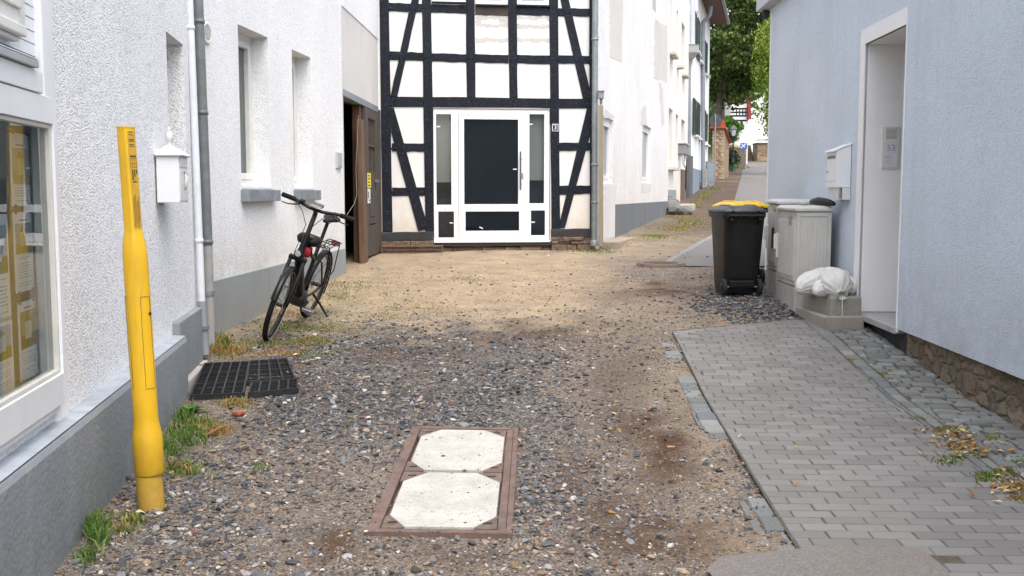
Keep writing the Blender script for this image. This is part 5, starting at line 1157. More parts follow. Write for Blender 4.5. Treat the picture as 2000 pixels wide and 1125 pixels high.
# black rolled bundle lying on the cabinet
rb = thing('black_bundle', Wc2.pt(.3, -.3, z_c + 1.13), 'black folded umbrella lying on top of the ribbed cabinet', 'umbrella'); c = Vector((Wc2.pt(.05, -.27, z_c + 1.155)))
mb = MB(); mb.tube([c + Vector((-.03, .25, .01)), c + Vector((0, .1, .02)), c + Vector((.05, -.02, .01)), c + Vector((.11, -.1, -.01))], [.028, .045, .042, .02], 9); mb.build('cloth', M('black_nylon', (.012, .012, .014), .45, .3, 20, .4, 40), rb)
mb = MB(); mb.tube([c + Vector((-.03, .24, .01)), c + Vector((-.06, .36, .0)), c + Vector((-.11, .40, -.005))], [.02, .03, .022], 8); mb.build('handle', M('pale_umbrella_handle', (.42, .42, .40), .4, .1, 9), rb)

# ------------------------------------------------------------------ concrete blocks and sandbags
m_conc = stucco('weathered_concrete', (.30, .29, .255), 90, .6, .006, stain=(.12, .12, .09), stainf=.55, zlow=(.35, .55), lowcol=(.20, .17, .12), pit=.18)
m_conc2 = stucco('kerb_concrete', (.33, .315, .275), 120, .5, .005, stain=(.15, .14, .11), stainf=.5, zlow=(.33, .5), lowcol=(.27, .20, .13), pit=.14)
c0 = Vector((3.015, 9.80)); c1 = Vector((2.975, 10.72)); c2 = Vector((3.40, 9.83)); zc0 = zg(9.8)
zk = zc0 + .145
def footprint(i): 
    u = (c2 - c0).normalized(); v = (c1 - c0).normalized(); L = (c1 - c0).length
    return [c0 + u * i + v * i, Vector((3.40, c2.y)) + v * i, Vector((3.43, c2.y + L)), c0 + v * L + u * i]
kb = MB(); f = footprint(0); g = footprint(.075)
def prism_xy(mb, pts, z0, z1): mb.prism2([(p.x, p.y, z0) for p in pts], [(p.x, p.y, z1) for p in pts])
prism_xy(kb, [f[0], g[0], g[3], f[3]], zc0 - .15, zk); tag(kb.build('kerb_block', m_conc2, bevel=.012), 'concrete edging slab on the street side of the sandbag block', 'kerb block', 'concrete slabs around the block')
kb = MB(); u = (c2 - c0).normalized() * .004; prism_xy(kb, [f[0] + u, f[1], g[1], g[0] + u], zc0 - .15, zk + .004); tag(kb.build('kerb_block', m_conc2, bevel=.012), 'concrete edging slab facing the camera below the sandbags', 'kerb block', 'concrete slabs around the block')
zt2 = zc0 + .33
kb = MB(); g = footprint(.08); prism_xy(kb, g, zc0 - .1, zt2); tag(kb.build('concrete_block', m_conc, bevel=.018), 'weathered concrete block carrying the white sandbags', 'concrete block')
m_bag = NT('white_woven_sack'); v_ = m_bag.pos(); n_ = m_bag.noise(v_, 14, 6, .65)
m_bag.base(m_bag.mix(m_bag.ramp(m_bag.noise(v_, 7, 6, .7), [(.52, 0), (.75, .45)]), m_bag.ramp(n_, [(.3, (.60, .59, .56)), (.7, (.76, .75, .72))]), (.36, .32, .27))); m_bag.rough(.75)
wv = m_bag.n('ShaderNodeTexWave'); wv.inputs['Scale'].default_value = 60; wv.inputs['Distortion'].default_value = 1.5; m_bag.l(v_, wv.inputs[0])
m_bag.bump(m_bag.math('ADD', n_, m_bag.math('MULTIPLY', wv.outputs[1], .15)), .7, .015); m_bag = m_bag.m
def sack(c, axis, L, w_, h, label, neck=True, pinch=.0, seed=0, tail=.05):
    """filled sack: rings along its axis, gathered at one or both ends"""
    root = thing('sandbag', c, label, 'sandbag', 'white sandbags on the concrete block'); g = random.Random(seed)
    ax = Vector(axis).normalized(); sx = ax.cross(Vector((0, 0, 1))).normalized(); up = sx.cross(ax); mb = MB(); rings = []; n = 40
    T = [0, .02, .06, .12, .2, .32, .46, .6, .72, .82, .89, .94, .97, 1.0]; Rr = [.42, .62, .78, .9, .98, 1, 1, .98, .92, .8, .62, .40, .22, .13]
    if not neck: Rr = [.30, .5, .68, .84, .95, 1, 1, .97, .9, .8, .66, .5, .36, .2]
    for i, (t, r) in enumerate(zip(T, Rr)):
        ring = []
        for k in range(n):
            a = 2 * math.pi * k / n; pl = 1 + (.03 + .16 * max(0, t - .4)) * math.sin(a * 11 + seed + 1.5 * math.sin(a * 2)) + .05 * math.sin(a * 4 + 2 * seed + t * 7) + .035 * math.sin(a * 7 - t * 13 + seed) + .02 * math.sin(a * 19 + t * 5)
            x = math.cos(a) * r * w_ * pl; y = math.sin(a) * r * h * pl; y = max(y, -h * .72) if y < 0 else y
            sag = -.25 * h * t * t + (-.1 * h if r < .5 else 0)
            ring.append(Vector(c) + ax * (t - .5) * L + sx * x + up * y + Vector((0, 0, sag)))
        rings.append(ring)
    mb.loft(rings, True); mb.build('sack', m_bag, root)
    end = Vector(c) + ax * L * .5 + Vector((0, 0, -.35 * h))
    if neck:
        mb = MB(); fr_ = []
        for i, (t, r) in enumerate(((0, .13), (.03, .16), (.06, .34), (.075, .42))): fr_.append([end + ax * t * .8 + sx * math.cos(2 * math.pi * k / n) * r * w_ * .8 * (1 + .25 * math.sin(k * 1.9)) + up * math.sin(2 * math.pi * k / n) * r * h * .8 * (1 + .25 * math.cos(k * 2.3)) for k in range(n)])
        mb.loft(fr_, True, False); mb.build('ruffle', m_bag, root)
    return root, end
zb_ = zt2
sack((3.10, 10.42, zb_ + .11), (-.75, -.35, -.14), .46, .16, .125, 'white sandbag at the back left, its pointed end hanging over the block edge', False, seed=2)
sack((3.13, 10.12, zb_ + .085), (-.85, -.5, -.1), .36, .12, .095, 'small white sandbag in the middle with a cone-shaped corner', False, seed=5)
sack((3.28, 10.30, zb_ + .10), (.35, -.5, -.05), .40, .15, .12, 'white sandbag at the back right, squeezed against the blue wall', False, seed=4)
rootc, end = sack((3.185, 10.06, zb_ + .125), (.02, -1, -.28), .31, .155, .135, 'round white sandbag in front, neck tied with hanging string', True, seed=1)
mb = MB(); mb.tube([end + Vector((0, -.005, .02)), end + Vector((.004, -.04, -.05)), end + Vector((.006, -.045, -.2)), end + Vector((.0, -.04, -.42))], .004, 6); mb.tube([end + Vector((math.cos(a) * .03, -.0, math.sin(a) * .025)) for a in np.linspace(0, 6.28, 12)], .005, 6); mb.build('tie_string', M('white_string', (.68, .67, .63), .8, .05, 5), rootc)
# ================================================================== yellow marker post by the shop wall
pb = gnd(297, 1000); pb.y += .06
yp = thing('marker_post', (pb.x, pb.y, zg(pb.y)), 'leaning bright yellow utility marker post with flat labelled top by the shop plinth', 'marker post')
Yp_ = pb.y
def PP(px, py): return at(px, py, Yp_)
def yel(name, col, r=.45):
    k = NT(name); v = k.pos(); c = k.ramp(k.noise(v, 2.5, 5, .6), [(.3, [x * .88 for x in col]), (.7, [min(1, x * 1.06) for x in col])])
    c = k.mix(k.ramp(k.noise(k.pos((9, 9, 1.2)), 3, 6, .7), [(.52, 0), (.8, .5)]), c, (.34, .22, .06))
    c = k.mix(k.ramp(k.noise(v, 60, 4, .7), [(.66, 0), (.74, .55)]), c, (.20, .13, .04))
    z = k.sep(v)[2]; f = k.math('MULTIPLY', k.math('DIVIDE', k.math('SUBTRACT', .55, z), .5, clamp=True), k.ramp(k.noise(v, 11, 6, .7), [(.35, .1), (.7, .8)]))
    c = k.mix(f, c, (.22, .15, .075)); k.base(c); k.rough(k.math('MULTIPLY_ADD', k.noise(v, 9, 4), .4, r - .15)); k.bump(k.noise(v, 70, 3), .08, .002); return k.m
m_y = yel('yellow_plastic', (.76, .45, .012)); m_y2 = yel('faded_yellow_plastic', (.66, .40, .03), .6)
base_, mid0, mid1, sh0, sh1, top = PP(298, 1006), PP(290, 925), PP(282, 835), PP(262, 510), PP(250, 462), PP(242, 250)
axis = (sh0 - mid0).normalized()
def ringc(c, r, n=28, sq=0):
    x = Vector((1, 0, 0)); x = (x - axis * x.dot(axis)).normalized(); y = axis.cross(x); return [c + x * math.cos(2 * math.pi * k / n) * r + y * math.sin(2 * math.pi * k / n) * r for k in range(n)]
mb = MB(); mb.loft([ringc(base_ - axis * .12, .066), ringc(base_, .066), ringc(mid0 - axis * .004, .0655)]); mb.build('sleeve', m_y2, yp)
mb = MB(); A_ = lambda py: base_ + axis * ((PP(297, py).z - base_.z) / axis.z)
rings = [ringc(A_(925), .069), ringc(A_(920), .0745), ringc(A_(858), .0745), ringc(A_(848), .073), ringc(A_(825), .062), ringc(A_(816), .0605), ringc(A_(520), .0605), ringc(A_(505), .060)]
# shoulder from the round shaft into the flat blade
bx = (Vector((.62, -.78, 0))).normalized(); bt = Vector((.78, .62, 0))      # label faces right-front
def rect_ring(c, w_, t_, n=28, e=5.0, u=None):
    out = []
    for k in range(n):
        a = 2 * math.pi * k / n; ca, sa = math.cos(a), math.sin(a); r = (abs(ca) ** e + abs(sa) ** e) ** (-1 / e)
        out.append((ca * r, sa * r))
    # express in world angle so that rings connect without twisting
    X = Vector((1, 0, 0)); Y = Vector((0, 1, 0)); res = []
    rot = math.atan2(BU.y, BU.x)
    for k in range(n):
        a = 2 * math.pi * k / n - rot; ca, sa = math.cos(a), math.sin(a); d = 1 / ((abs(ca) / w_) ** e + (abs(sa) / t_) ** e) ** (1 / e)
        res.append(c + BU * ca * d + BV * sa * d)
    return res
BU = Vector((.86, .51, 0)).normalized(); BV = Vector((-.51, .86, 0)).normalized()   # BU along the label face
cS = A_(460) + Vector((-.004, 0, 0)); cT = A_(250) + Vector((-.004, 0, 0))
hw, ht_ = .030, .036
BU = Vector((.42, .91, 0)).normalized(); BV = Vector((-.91, .42, 0)).normalized()    # BU runs along the label face, which looks right towards the yard
rings += [rect_ring(A_(490), .056, .056, e=2.3), rect_ring(A_(472), .049, .046, e=3), rect_ring(A_(459), hw + .008, ht_ + .002, e=6), rect_ring(A_(452), hw + .004, ht_ - .004, e=9), rect_ring(cT, hw + .004, ht_ - .004, e=9)]
mb.loft(rings); sh = mb.build('shaft', m_y, yp)
mb = MB(); mb.loft([rect_ring(cT, hw + .006, ht_ - .002, e=9), rect_ring(cT + axis * .006, hw + .006, ht_ - .002, e=9)], True); mb.build('top_cap', m_y, yp)
# label strip on the face looking to the yard
lb = lambda u, t, dn=0: A_(452).lerp(cT, t) + BU * u - BV * (ht_ - .004 + .0012 + dn)
mb = MB(); mb.quad(lb(-.026, .03), lb(.026, .03), lb(.026, .97), lb(-.026, .97)); mb.build('label_strip', M('ochre_label', (.55, .33, .03), .35, .12, 14), yp)
mb = MB()
gl = random.Random(5)
def lq(u0, u1, t0, t1): mb.quad(lb(u0, t0, .0008), lb(u1, t0, .0008), lb(u1, t1, .0008), lb(u0, t1, .0008))
for t0, t1 in ((.955, .962), (.93, .936), (.885, .893), (.87, .878), (.835, .843), (.82, .826)): lq(-.018, -.018 + gl.uniform(.015, .034), t0, t1)
lq(-.020, .020, .72, .735); lq(-.012, .012, .475, .488); lq(-.003, .003, .50, .506)
for k in range(16): t = .74 + k * .005; 
for k in range(4): lq(-.02 + k * .0125, -.0185 + k * .0125, .62, .71)
for t in (.62, .655, .705): lq(-.02, .02, t, t + .003)
for k in range(3): lq(-.014 + k * .013, -.006 + k * .013, .50 + .03 * k, .60)
mb.build('print', M('label_print', (.07, .045, .02), .5, .2, 9), yp)
mb = MB()
for k, (u, t0, t1) in enumerate(((-.018, .05, .34), (-.008, .08, .36), (.003, .04, .30), (.012, .1, .34))): lq(u, u + .007, t0, t1)
mb.build('worn_picture', M('brown_print', (.30, .17, .03), .5, .3, 40), yp)
# access panel outline and lock
mb = MB()
def arcline(a0, a1, py, r=.0612): return [A_(py) + (lambda q: q)(Vector((math.cos(a), math.sin(a), 0)) * r) for a in np.linspace(a0, a1, 8)]
for aa in ((R(-60), R(-8)), (R(-160), R(-125))):
    p = arcline(*aa, 578) + arcline(aa[1], aa[0], 756); mb.tube(p, .0016, 5, closed=True)
mb.build('panel_seam', M('yellow_seam', (.30, .17, .01), .6, .2, 9), yp)
mb = MB(); a = R(-12); c = A_(612) + Vector((math.cos(a), math.sin(a), 0)) * .058; mb.lathe(c, (math.cos(a), math.sin(a), 0), [(0, .010), (.006, .009)], 10); mb.build('lock', M('lock_black', (.02, .02, .02), .5, .1, 9), yp)

# ================================================================== white mailbox with finial on the shop wall
mS = (WA.hit(302, 345, nA)[0]); zt3, zb3_ = WA.hit(304, 302, nA + .07)[1], WA.hit(304, 397, nA + .07)[1]
ml = thing('mailbox', WA.pt(mS, nA, zb3_), 'white metal mailbox with pitched lid and pointed finial on the shop house wall', 'mailbox')
mN = nA + .165; mL = .34
mb = MB(); WA.box(mb, mS, mS + mL, nA + .012, mN, zb3_, zt3); mb.build('box_body', m_mb, ml, bevel=.004)
mb = MB(); WA.box(mb, mS + .10, mS + mL - .10, nA - .002, nA + .011, zb3_ - .02, zt3 - .02); mb.build('wall_plate', M('mailbox_back', (.35, .34, .33), .6, .1, 5), ml)
mb = MB(); rr = lambda e, z: [WA.pt(mS - e, nA + .005, z), WA.pt(mS + mL + e, nA + .005, z), WA.pt(mS + mL + e, mN + e, z), WA.pt(mS - e, mN + e, z)]
pk = [WA.pt(mS + mL / 2 - .025, nA + .06, zt3 + .085), WA.pt(mS + mL / 2 + .025, nA + .06, zt3 + .085), WA.pt(mS + mL / 2 + .025, nA + .09, zt3 + .085), WA.pt(mS + mL / 2 - .025, nA + .09, zt3 + .085)]
mb.loft([rr(.020, zt3 + .002), rr(.024, zt3 + .012), rr(.012, zt3 + .022), pk], False); mb.build('lid', M('mailbox_lid', (.70, .695, .68), .5, .1, 8, .3, 60, dirt=(.38, .35, .31), dscale=14, dfac=.5), ml, bevel=.003)
mb = MB(); mb.lathe(WA.pt(mS + mL / 2, nA + .075, zt3 + .083), (0, 0, 1), [(0, .016), (.012, .022), (.02, .012), (.03, .022), (.06, .027), (.085, .020), (.10, .009), (.108, .013), (.116, .011), (.13, .003)], 16); mb.build('finial', M('finial_paint', (.66, .65, .63), .5, .1, 9), ml)
mb = MB(); WA.box(mb, mS + .02, mS + mL - .02, mN, mN + .004, zb3_ + .015, zt3 - .085); mb.build('mail_door', m_mb, ml, bevel=.002)
mb = MB(); WA.box(mb, mS + .03, mS + mL - .03, mN, mN + .006, zt3 - .075, zt3 - .012); mb.build('slot_flap', M('flap_paint', (.62, .63, .63), .45, .06, 6), ml, bevel=.002)
mb = MB(); c = WA.pt(mS + mL * .5, mN + .006, (zt3 + zb3_) / 2 - .02); mb.tube([c + Vector((0, 0, .06)), c + Vector((.012, .01, .04)), c + Vector((.012, -.01, .0)), c + Vector((.006, .0, -.03)), c + Vector((0, .012, -.05))], [.006, .012, .011, .013, .008], 8); mb.build('posthorn_emblem', M('emblem_paint', (.60, .58, .52), .5, .15, 12), ml)
mb = MB(); mb.lathe(WA.pt(mS + mL * .5, mN + .003, zt3 - .11), WA.nn, [(0, .009), (.008, .008)], 10); mb.build('lock', m_pipe_dark, ml)

# ================================================================== wheelie bins
m_bin = M('black_bin_plastic', (.011, .011, .012), .45, .2, 4, .12, 60, dirt=(.035, .033, .03), dscale=3, dfac=.5, spec=.28)
def make_bin(lidmat, label, loc, rz):
    root = thing('wheelie_bin', loc, label, 'wheelie bin', 'wheelie bins beside the utility cabinets', (0, 0, rz))
    def rr(w_, y0, y1, z, r=.05, n=5):
        out = []
        for cx, cy, a0 in ((w_ / 2 - r, y1 - r, 0), (-w_ / 2 + r, y1 - r, 90), (-w_ / 2 + r, y0 + r, 180), (w_ / 2 - r, y0 + r, 270)):
            for k in range(n): a = R(a0 + 90 * k / (n - 1)); out.append(Vector((cx + math.cos(a) * r, cy + math.sin(a) * r, z)))
        return out
    # local -Y is the back with the wheels and the handle
    mb = MB(); mb.loft([rr(.44, -.20, .25, .03), rr(.455, -.225, .27, .12), rr(.53, -.31, .345, .93), rr(.535, -.315, .35, .955)]); mb.build('body', m_bin, root, local=True, bevel=.006)
    mb = MB(); mb.loft([rr(.575, -.335, .37, .93, .055), rr(.59, -.345, .38, .95, .055), rr(.59, -.345, .38, .985, .055), rr(.57, -.335, .37, .99, .055)]); mb.build('rim', m_bin, root, local=True)
    # panel on the back and foot tray between the wheels
    mb = MB(); P = lambda x, z, d: Vector((x, -.2275 - (z - .12) / .81 * .083 - d, z))
    mb.prism2([P(-.15, .20, -.004), P(.15, .20, -.004), P(.16, .84, -.004), P(-.16, .84, -.004)], [P(-.145, .205, .008), P(.145, .205, .008), P(.155, .835, .008), P(-.155, .835, .008)]); mb.build('back_panel', m_bin, root, local=True, bevel=.004)
    mb = MB(); mb.box((-.17, -.285, .10), (.17, -.215, .185)); mb.build('axle_housing', m_bin, root, local=True, bevel=.015)
    for sx in (-1, 1):
        wl = [root]; mb = MB(); c = Vector((sx * .215, -.235, .105)); mb.lathe(c, (sx, 0, 0), [(0, .085), (.004, .1), (.048, .1), (.052, .085)], 24); wh = mb.build('wheel', M('bin_rubber', (.014, .014, .014), .8, .2, 9, .2, 60) if sx < 0 else bpy.data.materials['bin_rubber'], root, local=True)
        mb = MB(); mb.lathe(c + Vector((sx * .0521, 0, 0)), (sx, 0, 0), [(0, .06), (.006, .055), (.006, .02), (.014, .018)], 16); mb.build('hub_cap', m_bin, wh, local=True)
        mb = MB(); mb.bar((sx * .19, -.30, .86), (sx * .19, -.385, .925), .03, .05); mb.build('handle_bracket', m_bin, root, local=True, bevel=.006)
    mb = MB(); mb.tube([(-.27, -.235, .105), (.27, -.235, .105)], .011, 8); mb.build('axle', m_pipe_dark, root, local=True)
    mb = MB(); mb.tube([(-.25, -.385, .955), (.25, -.385, .955)], .016, 10); mb.build('handle_bar', m_bin, root, local=True)
    for x in (-.24, -.08, .08, .24): mb = MB(); mb.box((x - .014, -.40, .93), (x + .014, -.33, .975)); mb.build('hinge_block', m_bin, root, local=True, bevel=.005)
    # lid: shallow dome with raised centre and ribs
    mb = MB(); mb.loft([rr(.60, -.36, .395, .992, .06), rr(.61, -.365, .405, 1.005, .06), rr(.595, -.36, .395, 1.02, .06), rr(.50, -.33, .32, 1.045, .06), rr(.46, -.30, .29, 1.062, .08), rr(.30, -.2, .2, 1.070, .08)])
    lid = mb.build('lid', lidmat, root, local=True)
    for x in (-.17, .17): mb = MB(); mb.tube([(x, -.375, 1.005), (x, -.34, 1.045), (x, -.2, 1.068), (x, .2, 1.066), (x * 1.1, .36, 1.025)], .016, 8); mb.build('lid_rib', lidmat, lid, local=True)
    for x in (-.2, .2): mb = MB(); mb.tube([(x, .37, 1.02), (x, .42, 1.025), (x, .44, 1.01)], .02, 8); mb.build('lid_grip', lidmat, lid, local=True)
    root.scale = (.86, .90, .965)
    return root
m_lidk = M('dark_grey_lid', (.045, .05, .056), .42, .2, 4, .1, 60, dirt=(.10, .10, .10), dscale=4, dfac=.4)
m_lidy = M('yellow_lid', (.72, .46, .01), .42, .06, 4, .1, 60, dirt=(.4, .28, .06), dscale=6, dfac=.25)
def binloc(px, Y): p = at(px, 400, Y); return (p.x, Y, zg(Y) + .005)
make_bin(m_lidk, 'black wheelie bin with dark grey lid, in front, nearest the camera', binloc(1440, 11.98), R(5))
make_bin(m_lidy, 'wheelie bin with bright yellow lid behind the dark-lidded one', binloc(1446, 13.0), R(9))
# heaped gravel round the bins
g3 = stones('gravel', 5200, 9.6, 13.2, .016, .062, acc_bin, lambda g, m, mk: np.array([(.055, .058, .065), (.09, .095, .10), (.14, .14, .145), (.22, .2, .17), (.30, .15, .06)])[g.choice(5, m, p=[.42, .3, .17, .09, .02])] * g.uniform(.8, 1.25, (m, 1)), .15, 1.5, 11); g3['kind'] = 'stuff'; tag(g3, 'coarse black gravel heaped under the wheelie bins', 'gravel')

# ================================================================== plastic grid mats
m_grid = M('black_grid_plastic', (.014, .015, .017), .45, .25, 8, .2, 60, dirt=(.05, .048, .045), dscale=14, dfac=.4)
def grid_mat(px, nu, nv, label, top=.04, minor=3):
    P = [gnd(x, y) for x, y in px]
    d = [ray(x, y) for x, y in px]; Q = []
    for (x, y) in px:
        p = gnd(x, y + 0); dd = ray(x, y); t = 1.0
        for _ in range(60):
            q = Vector((dd.x * t, dd.y * t, CAMZ + dd.z * t)); h = q.z - (zg(q.y) + top); t += h / -dd.z * .9 if abs(h) > 1e-5 else 0
        Q.append(Vector((dd.x * t, dd.y * t, CAMZ + dd.z * t)))
    c = sum(Q, Vector()) / 4
    root = thing('grid_mat', c - Vector((0, 0, top)), label, 'grid mat', 'black plastic gravel grids lying by the wall')
    B = lambda u, v: (Q[3] * (1 - u) + Q[2] * u) * (1 - v) + (Q[0] * (1 - u) + Q[1] * u) * v     # v=0 near edge
    dz = Vector((0, 0, -top + .004))
    def wall(a, b, w_, deep, drop=0):
        a = a + Vector((0, 0, -drop)); b = b + Vector((0, 0, -drop)); t = (b - a).normalized(); s_ = Vector((-t.y, t.x, 0)) * w_ / 2; mb.prism2([a - s_ + deep, b - s_ + deep, b + s_ + deep, a + s_ + deep], [a - s_, b - s_, b + s_, a + s_])
    mb = MB()
    for i in range(nu + 1): wall(B(i / nu, 0), B(i / nu, 1), .014, dz)
    for j in range(nv + 1): wall(B(0, j / nv), B(1, j / nv), .014, dz, .0008)
    mb.build('main_ribs', m_grid, root)
    mb = MB()
    for j in range(nv):
        for k in range(1, minor): wall(B(0, (j + k / minor) / nv), B(1, (j + k / minor) / nv), .006, dz * .85, .012)
    mb.build('fine_ribs', m_grid, root)
grid_mat([(400, 708.5), (487, 705), (475, 766), (372, 771)], 5, 3, 'largest black plastic grid mat, against the shop house corner')
grid_mat([(488, 704), (560, 699.5), (576, 738), (481, 744)], 4, 2, 'black plastic grid mat at the back right, farthest from the wall', .037)
grid_mat([(492, 746), (581, 739), (581, 757), (486, 766)], 5, 1, 'narrow front strip of black plastic grid mat', .045, 4)

# ================================================================== shaft cover in the yard
mc = sum(MAN, Vector()) / 4
mh = thing('shaft_cover', mc, 'rusty steel frame with two pale concrete cover slabs set in the gravel', 'shaft cover')
nl, nr, fr_, fl = MAN
def Bm(u, v, h): p = (nl * (1 - u) + nr * u) * (1 - v) + (fl * (1 - u) + fr_ * u) * v; return Vector((p.x, p.y, zg(p.y) + .028 + h))
def mslab(mb, poly, h0, h1): mb.prism2([Bm(u, v, h0) for u, v in poly], [Bm(u, v, h1) for u, v in poly])
m_r2 = M('rusty_frame', (.145, .098, .08), .8, .3, 10, .5, 90, .004, dirt=(.12, .065, .04), dscale=9, dfac=.7)
m_r3 = M('rusty_plate', (.12, .085, .068), .8, .3, 16, .6, 120, .004, dirt=(.26, .17, .12), dscale=12, dfac=.6)
mb = MB()
mslab(mb, [(0, 0), (1, 0), (1, .022), (0, .022)], -.06, .006); mslab(mb, [(0, .978), (1, .978), (1, 1), (0, 1)], -.06, .006); mslab(mb, [(0, .0225), (.085, .0225), (.085, .9775), (0, .9775)], -.06, .0055); mslab(mb, [(.955, .0225), (1, .0225), (1, .9775), (.955, .9775)], -.06, .007); mslab(mb, [(.895, .0225), (.953, .0225), (.953, .9775), (.895, .9775)], -.06, .000)
mb.build('frame', m_r2, mh, bevel=.003)
m_slab = NT('pale_cover_concrete'); v_ = m_slab.pos()
cc_ = m_slab.ramp(m_slab.noise(v_, 5, 7, .7), [(.3, (.36, .345, .31)), (.6, (.48, .46, .425))])
cc_ = m_slab.mix(m_slab.ramp(m_slab.noise(v_, 3, 6, .7), [(.56, 0), (.75, .55)]), cc_, (.30, .26, .21)); cc_ = m_slab.mix(m_slab.ramp(m_slab.sep(m_slab.voro(v_, 130).outputs['Color'])[0], [(.93, 0), (.96, .7)]), cc_, (.2, .18, .16))
m_slab.base(cc_); m_slab.rough(.9); m_slab.bump(m_slab.math('ADD', m_slab.noise(v_, 90, 4), m_slab.math('MULTIPLY', m_slab.voro(v_, 140).outputs['Distance'], .5)), .35, .003); m_slab = m_slab.m
for (v0, v1, lab) in ((.03, .495, 'near pale concrete cover slab'), (.503, .970, 'far pale concrete cover slab')):
    u0, u1 = .09, .89; cu, cv = .20, .17; L = v1 - v0; oc = [(u0 + cu * .8, v0 + .01), (u1 - cu * .8, v0 + .01), (u1 - .012, v0 + L * .2), (u1 - .012, v1 - L * .2), (u1 - cu, v1 - .008), (u0 + cu, v1 - .008), (u0 + .03, v1 - L * .2), (u0 + .03, v0 + L * .2)]
    mb = MB(); mslab(mb, oc, -.05, .006); mb.build('cover_slab', m_slab, mh, bevel=.003, label=lab)
    cn = [(u0, v0), (u1, v0), (u1, v1), (u0, v1)]
    tri = [[cn[0], (u0 + cu * .8 - .004, v0), oc[0], oc[7], (u0, v0 + L * .2)], [(u1 - cu * .8 + .004, v0), cn[1], (u1, v0 + L * .2), oc[2], oc[1]], [(u1, v1 - L * .2), cn[2], (u1 - cu + .004, v1), oc[4], oc[3]], [(u0 + cu - .004, v1), cn[3], (u0, v1 - L * .2), oc[6], oc[5]]]
    for t in tri:
        g = (sum(p[0] for p in t) / 5, sum(p[1] for p in t) / 5); sm = [(g[0] + (p[0] - g[0]) * .97, g[1] + (p[1] - g[1]) * .97) for p in t]
        mb = MB(); mslab(mb, sm, -.05, .003); pl_ = mb.build('corner_plate', m_r3, mh)
        mb = MB(); mslab(mb, [(g[0] - .035, g[1] - .006), (g[0] + .03, g[1] - .002), (g[0] + .03, g[1] + .010), (g[0] - .035, g[1] + .006)], .003, .0042); mb.build('lifting_slot', M('slot_black', (.02, .017, .014), .9, .2, 9), pl_)
# round manhole lid near the bins
rm = gnd(1291, 518.5); rml = thing('manhole_lid', rm, 'round rusty manhole lid flush in the gravel near the wheelie bins', 'manhole lid')
mb = MB(); mb.lathe((rm.x, rm.y, zg(rm.y) - .05), (0, 0, 1), [(0, .36), (.085, .36), (.088, .35), (.088, .31)], 32); mb.build('rim', m_r2, rml)
mb = MB(); mb.lathe((rm.x, rm.y, zg(rm.y) - .05), (0, 0, 1), [(0, .30), (.086, .30), (.091, .29), (.091, .01)], 32); lidm = mb.build('lid', M('dark_cast_iron', (.13, .12, .105), .7, .2, 8, .5, 60, dirt=(.3, .25, .19), dscale=5, dfac=.7), rml)
mb = MB()
for k in range(-4, 5):
    hw = math.sqrt(max(0, .26 ** 2 - (k * .058) ** 2)); mb.bar((rm.x - hw, rm.y + k * .058, zg(rm.y) + .043), (rm.x + hw, rm.y + k * .058, zg(rm.y) + .043), .02, .008)
mb.build('tread_rib', m_r2, lidm)
# ================================================================== bicycle leaning on its kickstand
bk0 = Vector((-2.135, 10.60, 0)); bk0.z = zg(bk0.y) + .0
heading = math.atan2(-1.08, -.135); lean = R(-18.5); pitch = R(4.6)
bike = thing('bicycle', bk0, 'black trekking e-bike on its kickstand, handlebar towards the camera, red bag on frame', 'bicycle', None, (lean, pitch, heading))
bike.scale = (1.04, 1.04, 1.04); RB = Euler((lean, pitch, heading)).to_matrix() * 1.04
m_blk = M('black_bike_paint', (.006, .006, .007), .32, .2, 6, .05, 60, spec=.3); m_rub_b = M('tyre_rubber', (.010, .010, .010), .85, .25, 14, .5, 120, dirt=(.06, .05, .04), dscale=8, dfac=.4, spec=.15)
m_alu = M('brushed_aluminium', (.42, .42, .42), .35, .1, 8, metal=.9); m_dk = M('dark_metal', (.025, .025, .027), .4, .2, 8, metal=.6); m_spoke = M('spoke_steel', (.22, .22, .21), .4, .1, 8, metal=.7)
m_red = M('red_fabric', (.42, .012, .018), .7, .2, 20, .4, 120); m_sad = M('saddle_vinyl', (.009, .009, .009), .6, .2, 9, .2, 80, spec=.25)
WBs, RW = 1.07, .345
V = Vector
ster = R(6)
axd = V((-math.cos(R(70)), 0, math.sin(R(70)))); ap_ = V((WBs - .055, 0, RW))
SM = Matrix.Translation(ap_) @ Matrix.Rotation(ster, 4, axd) @ Matrix.Translation(-ap_)
st = lambda p: SM @ V(p)
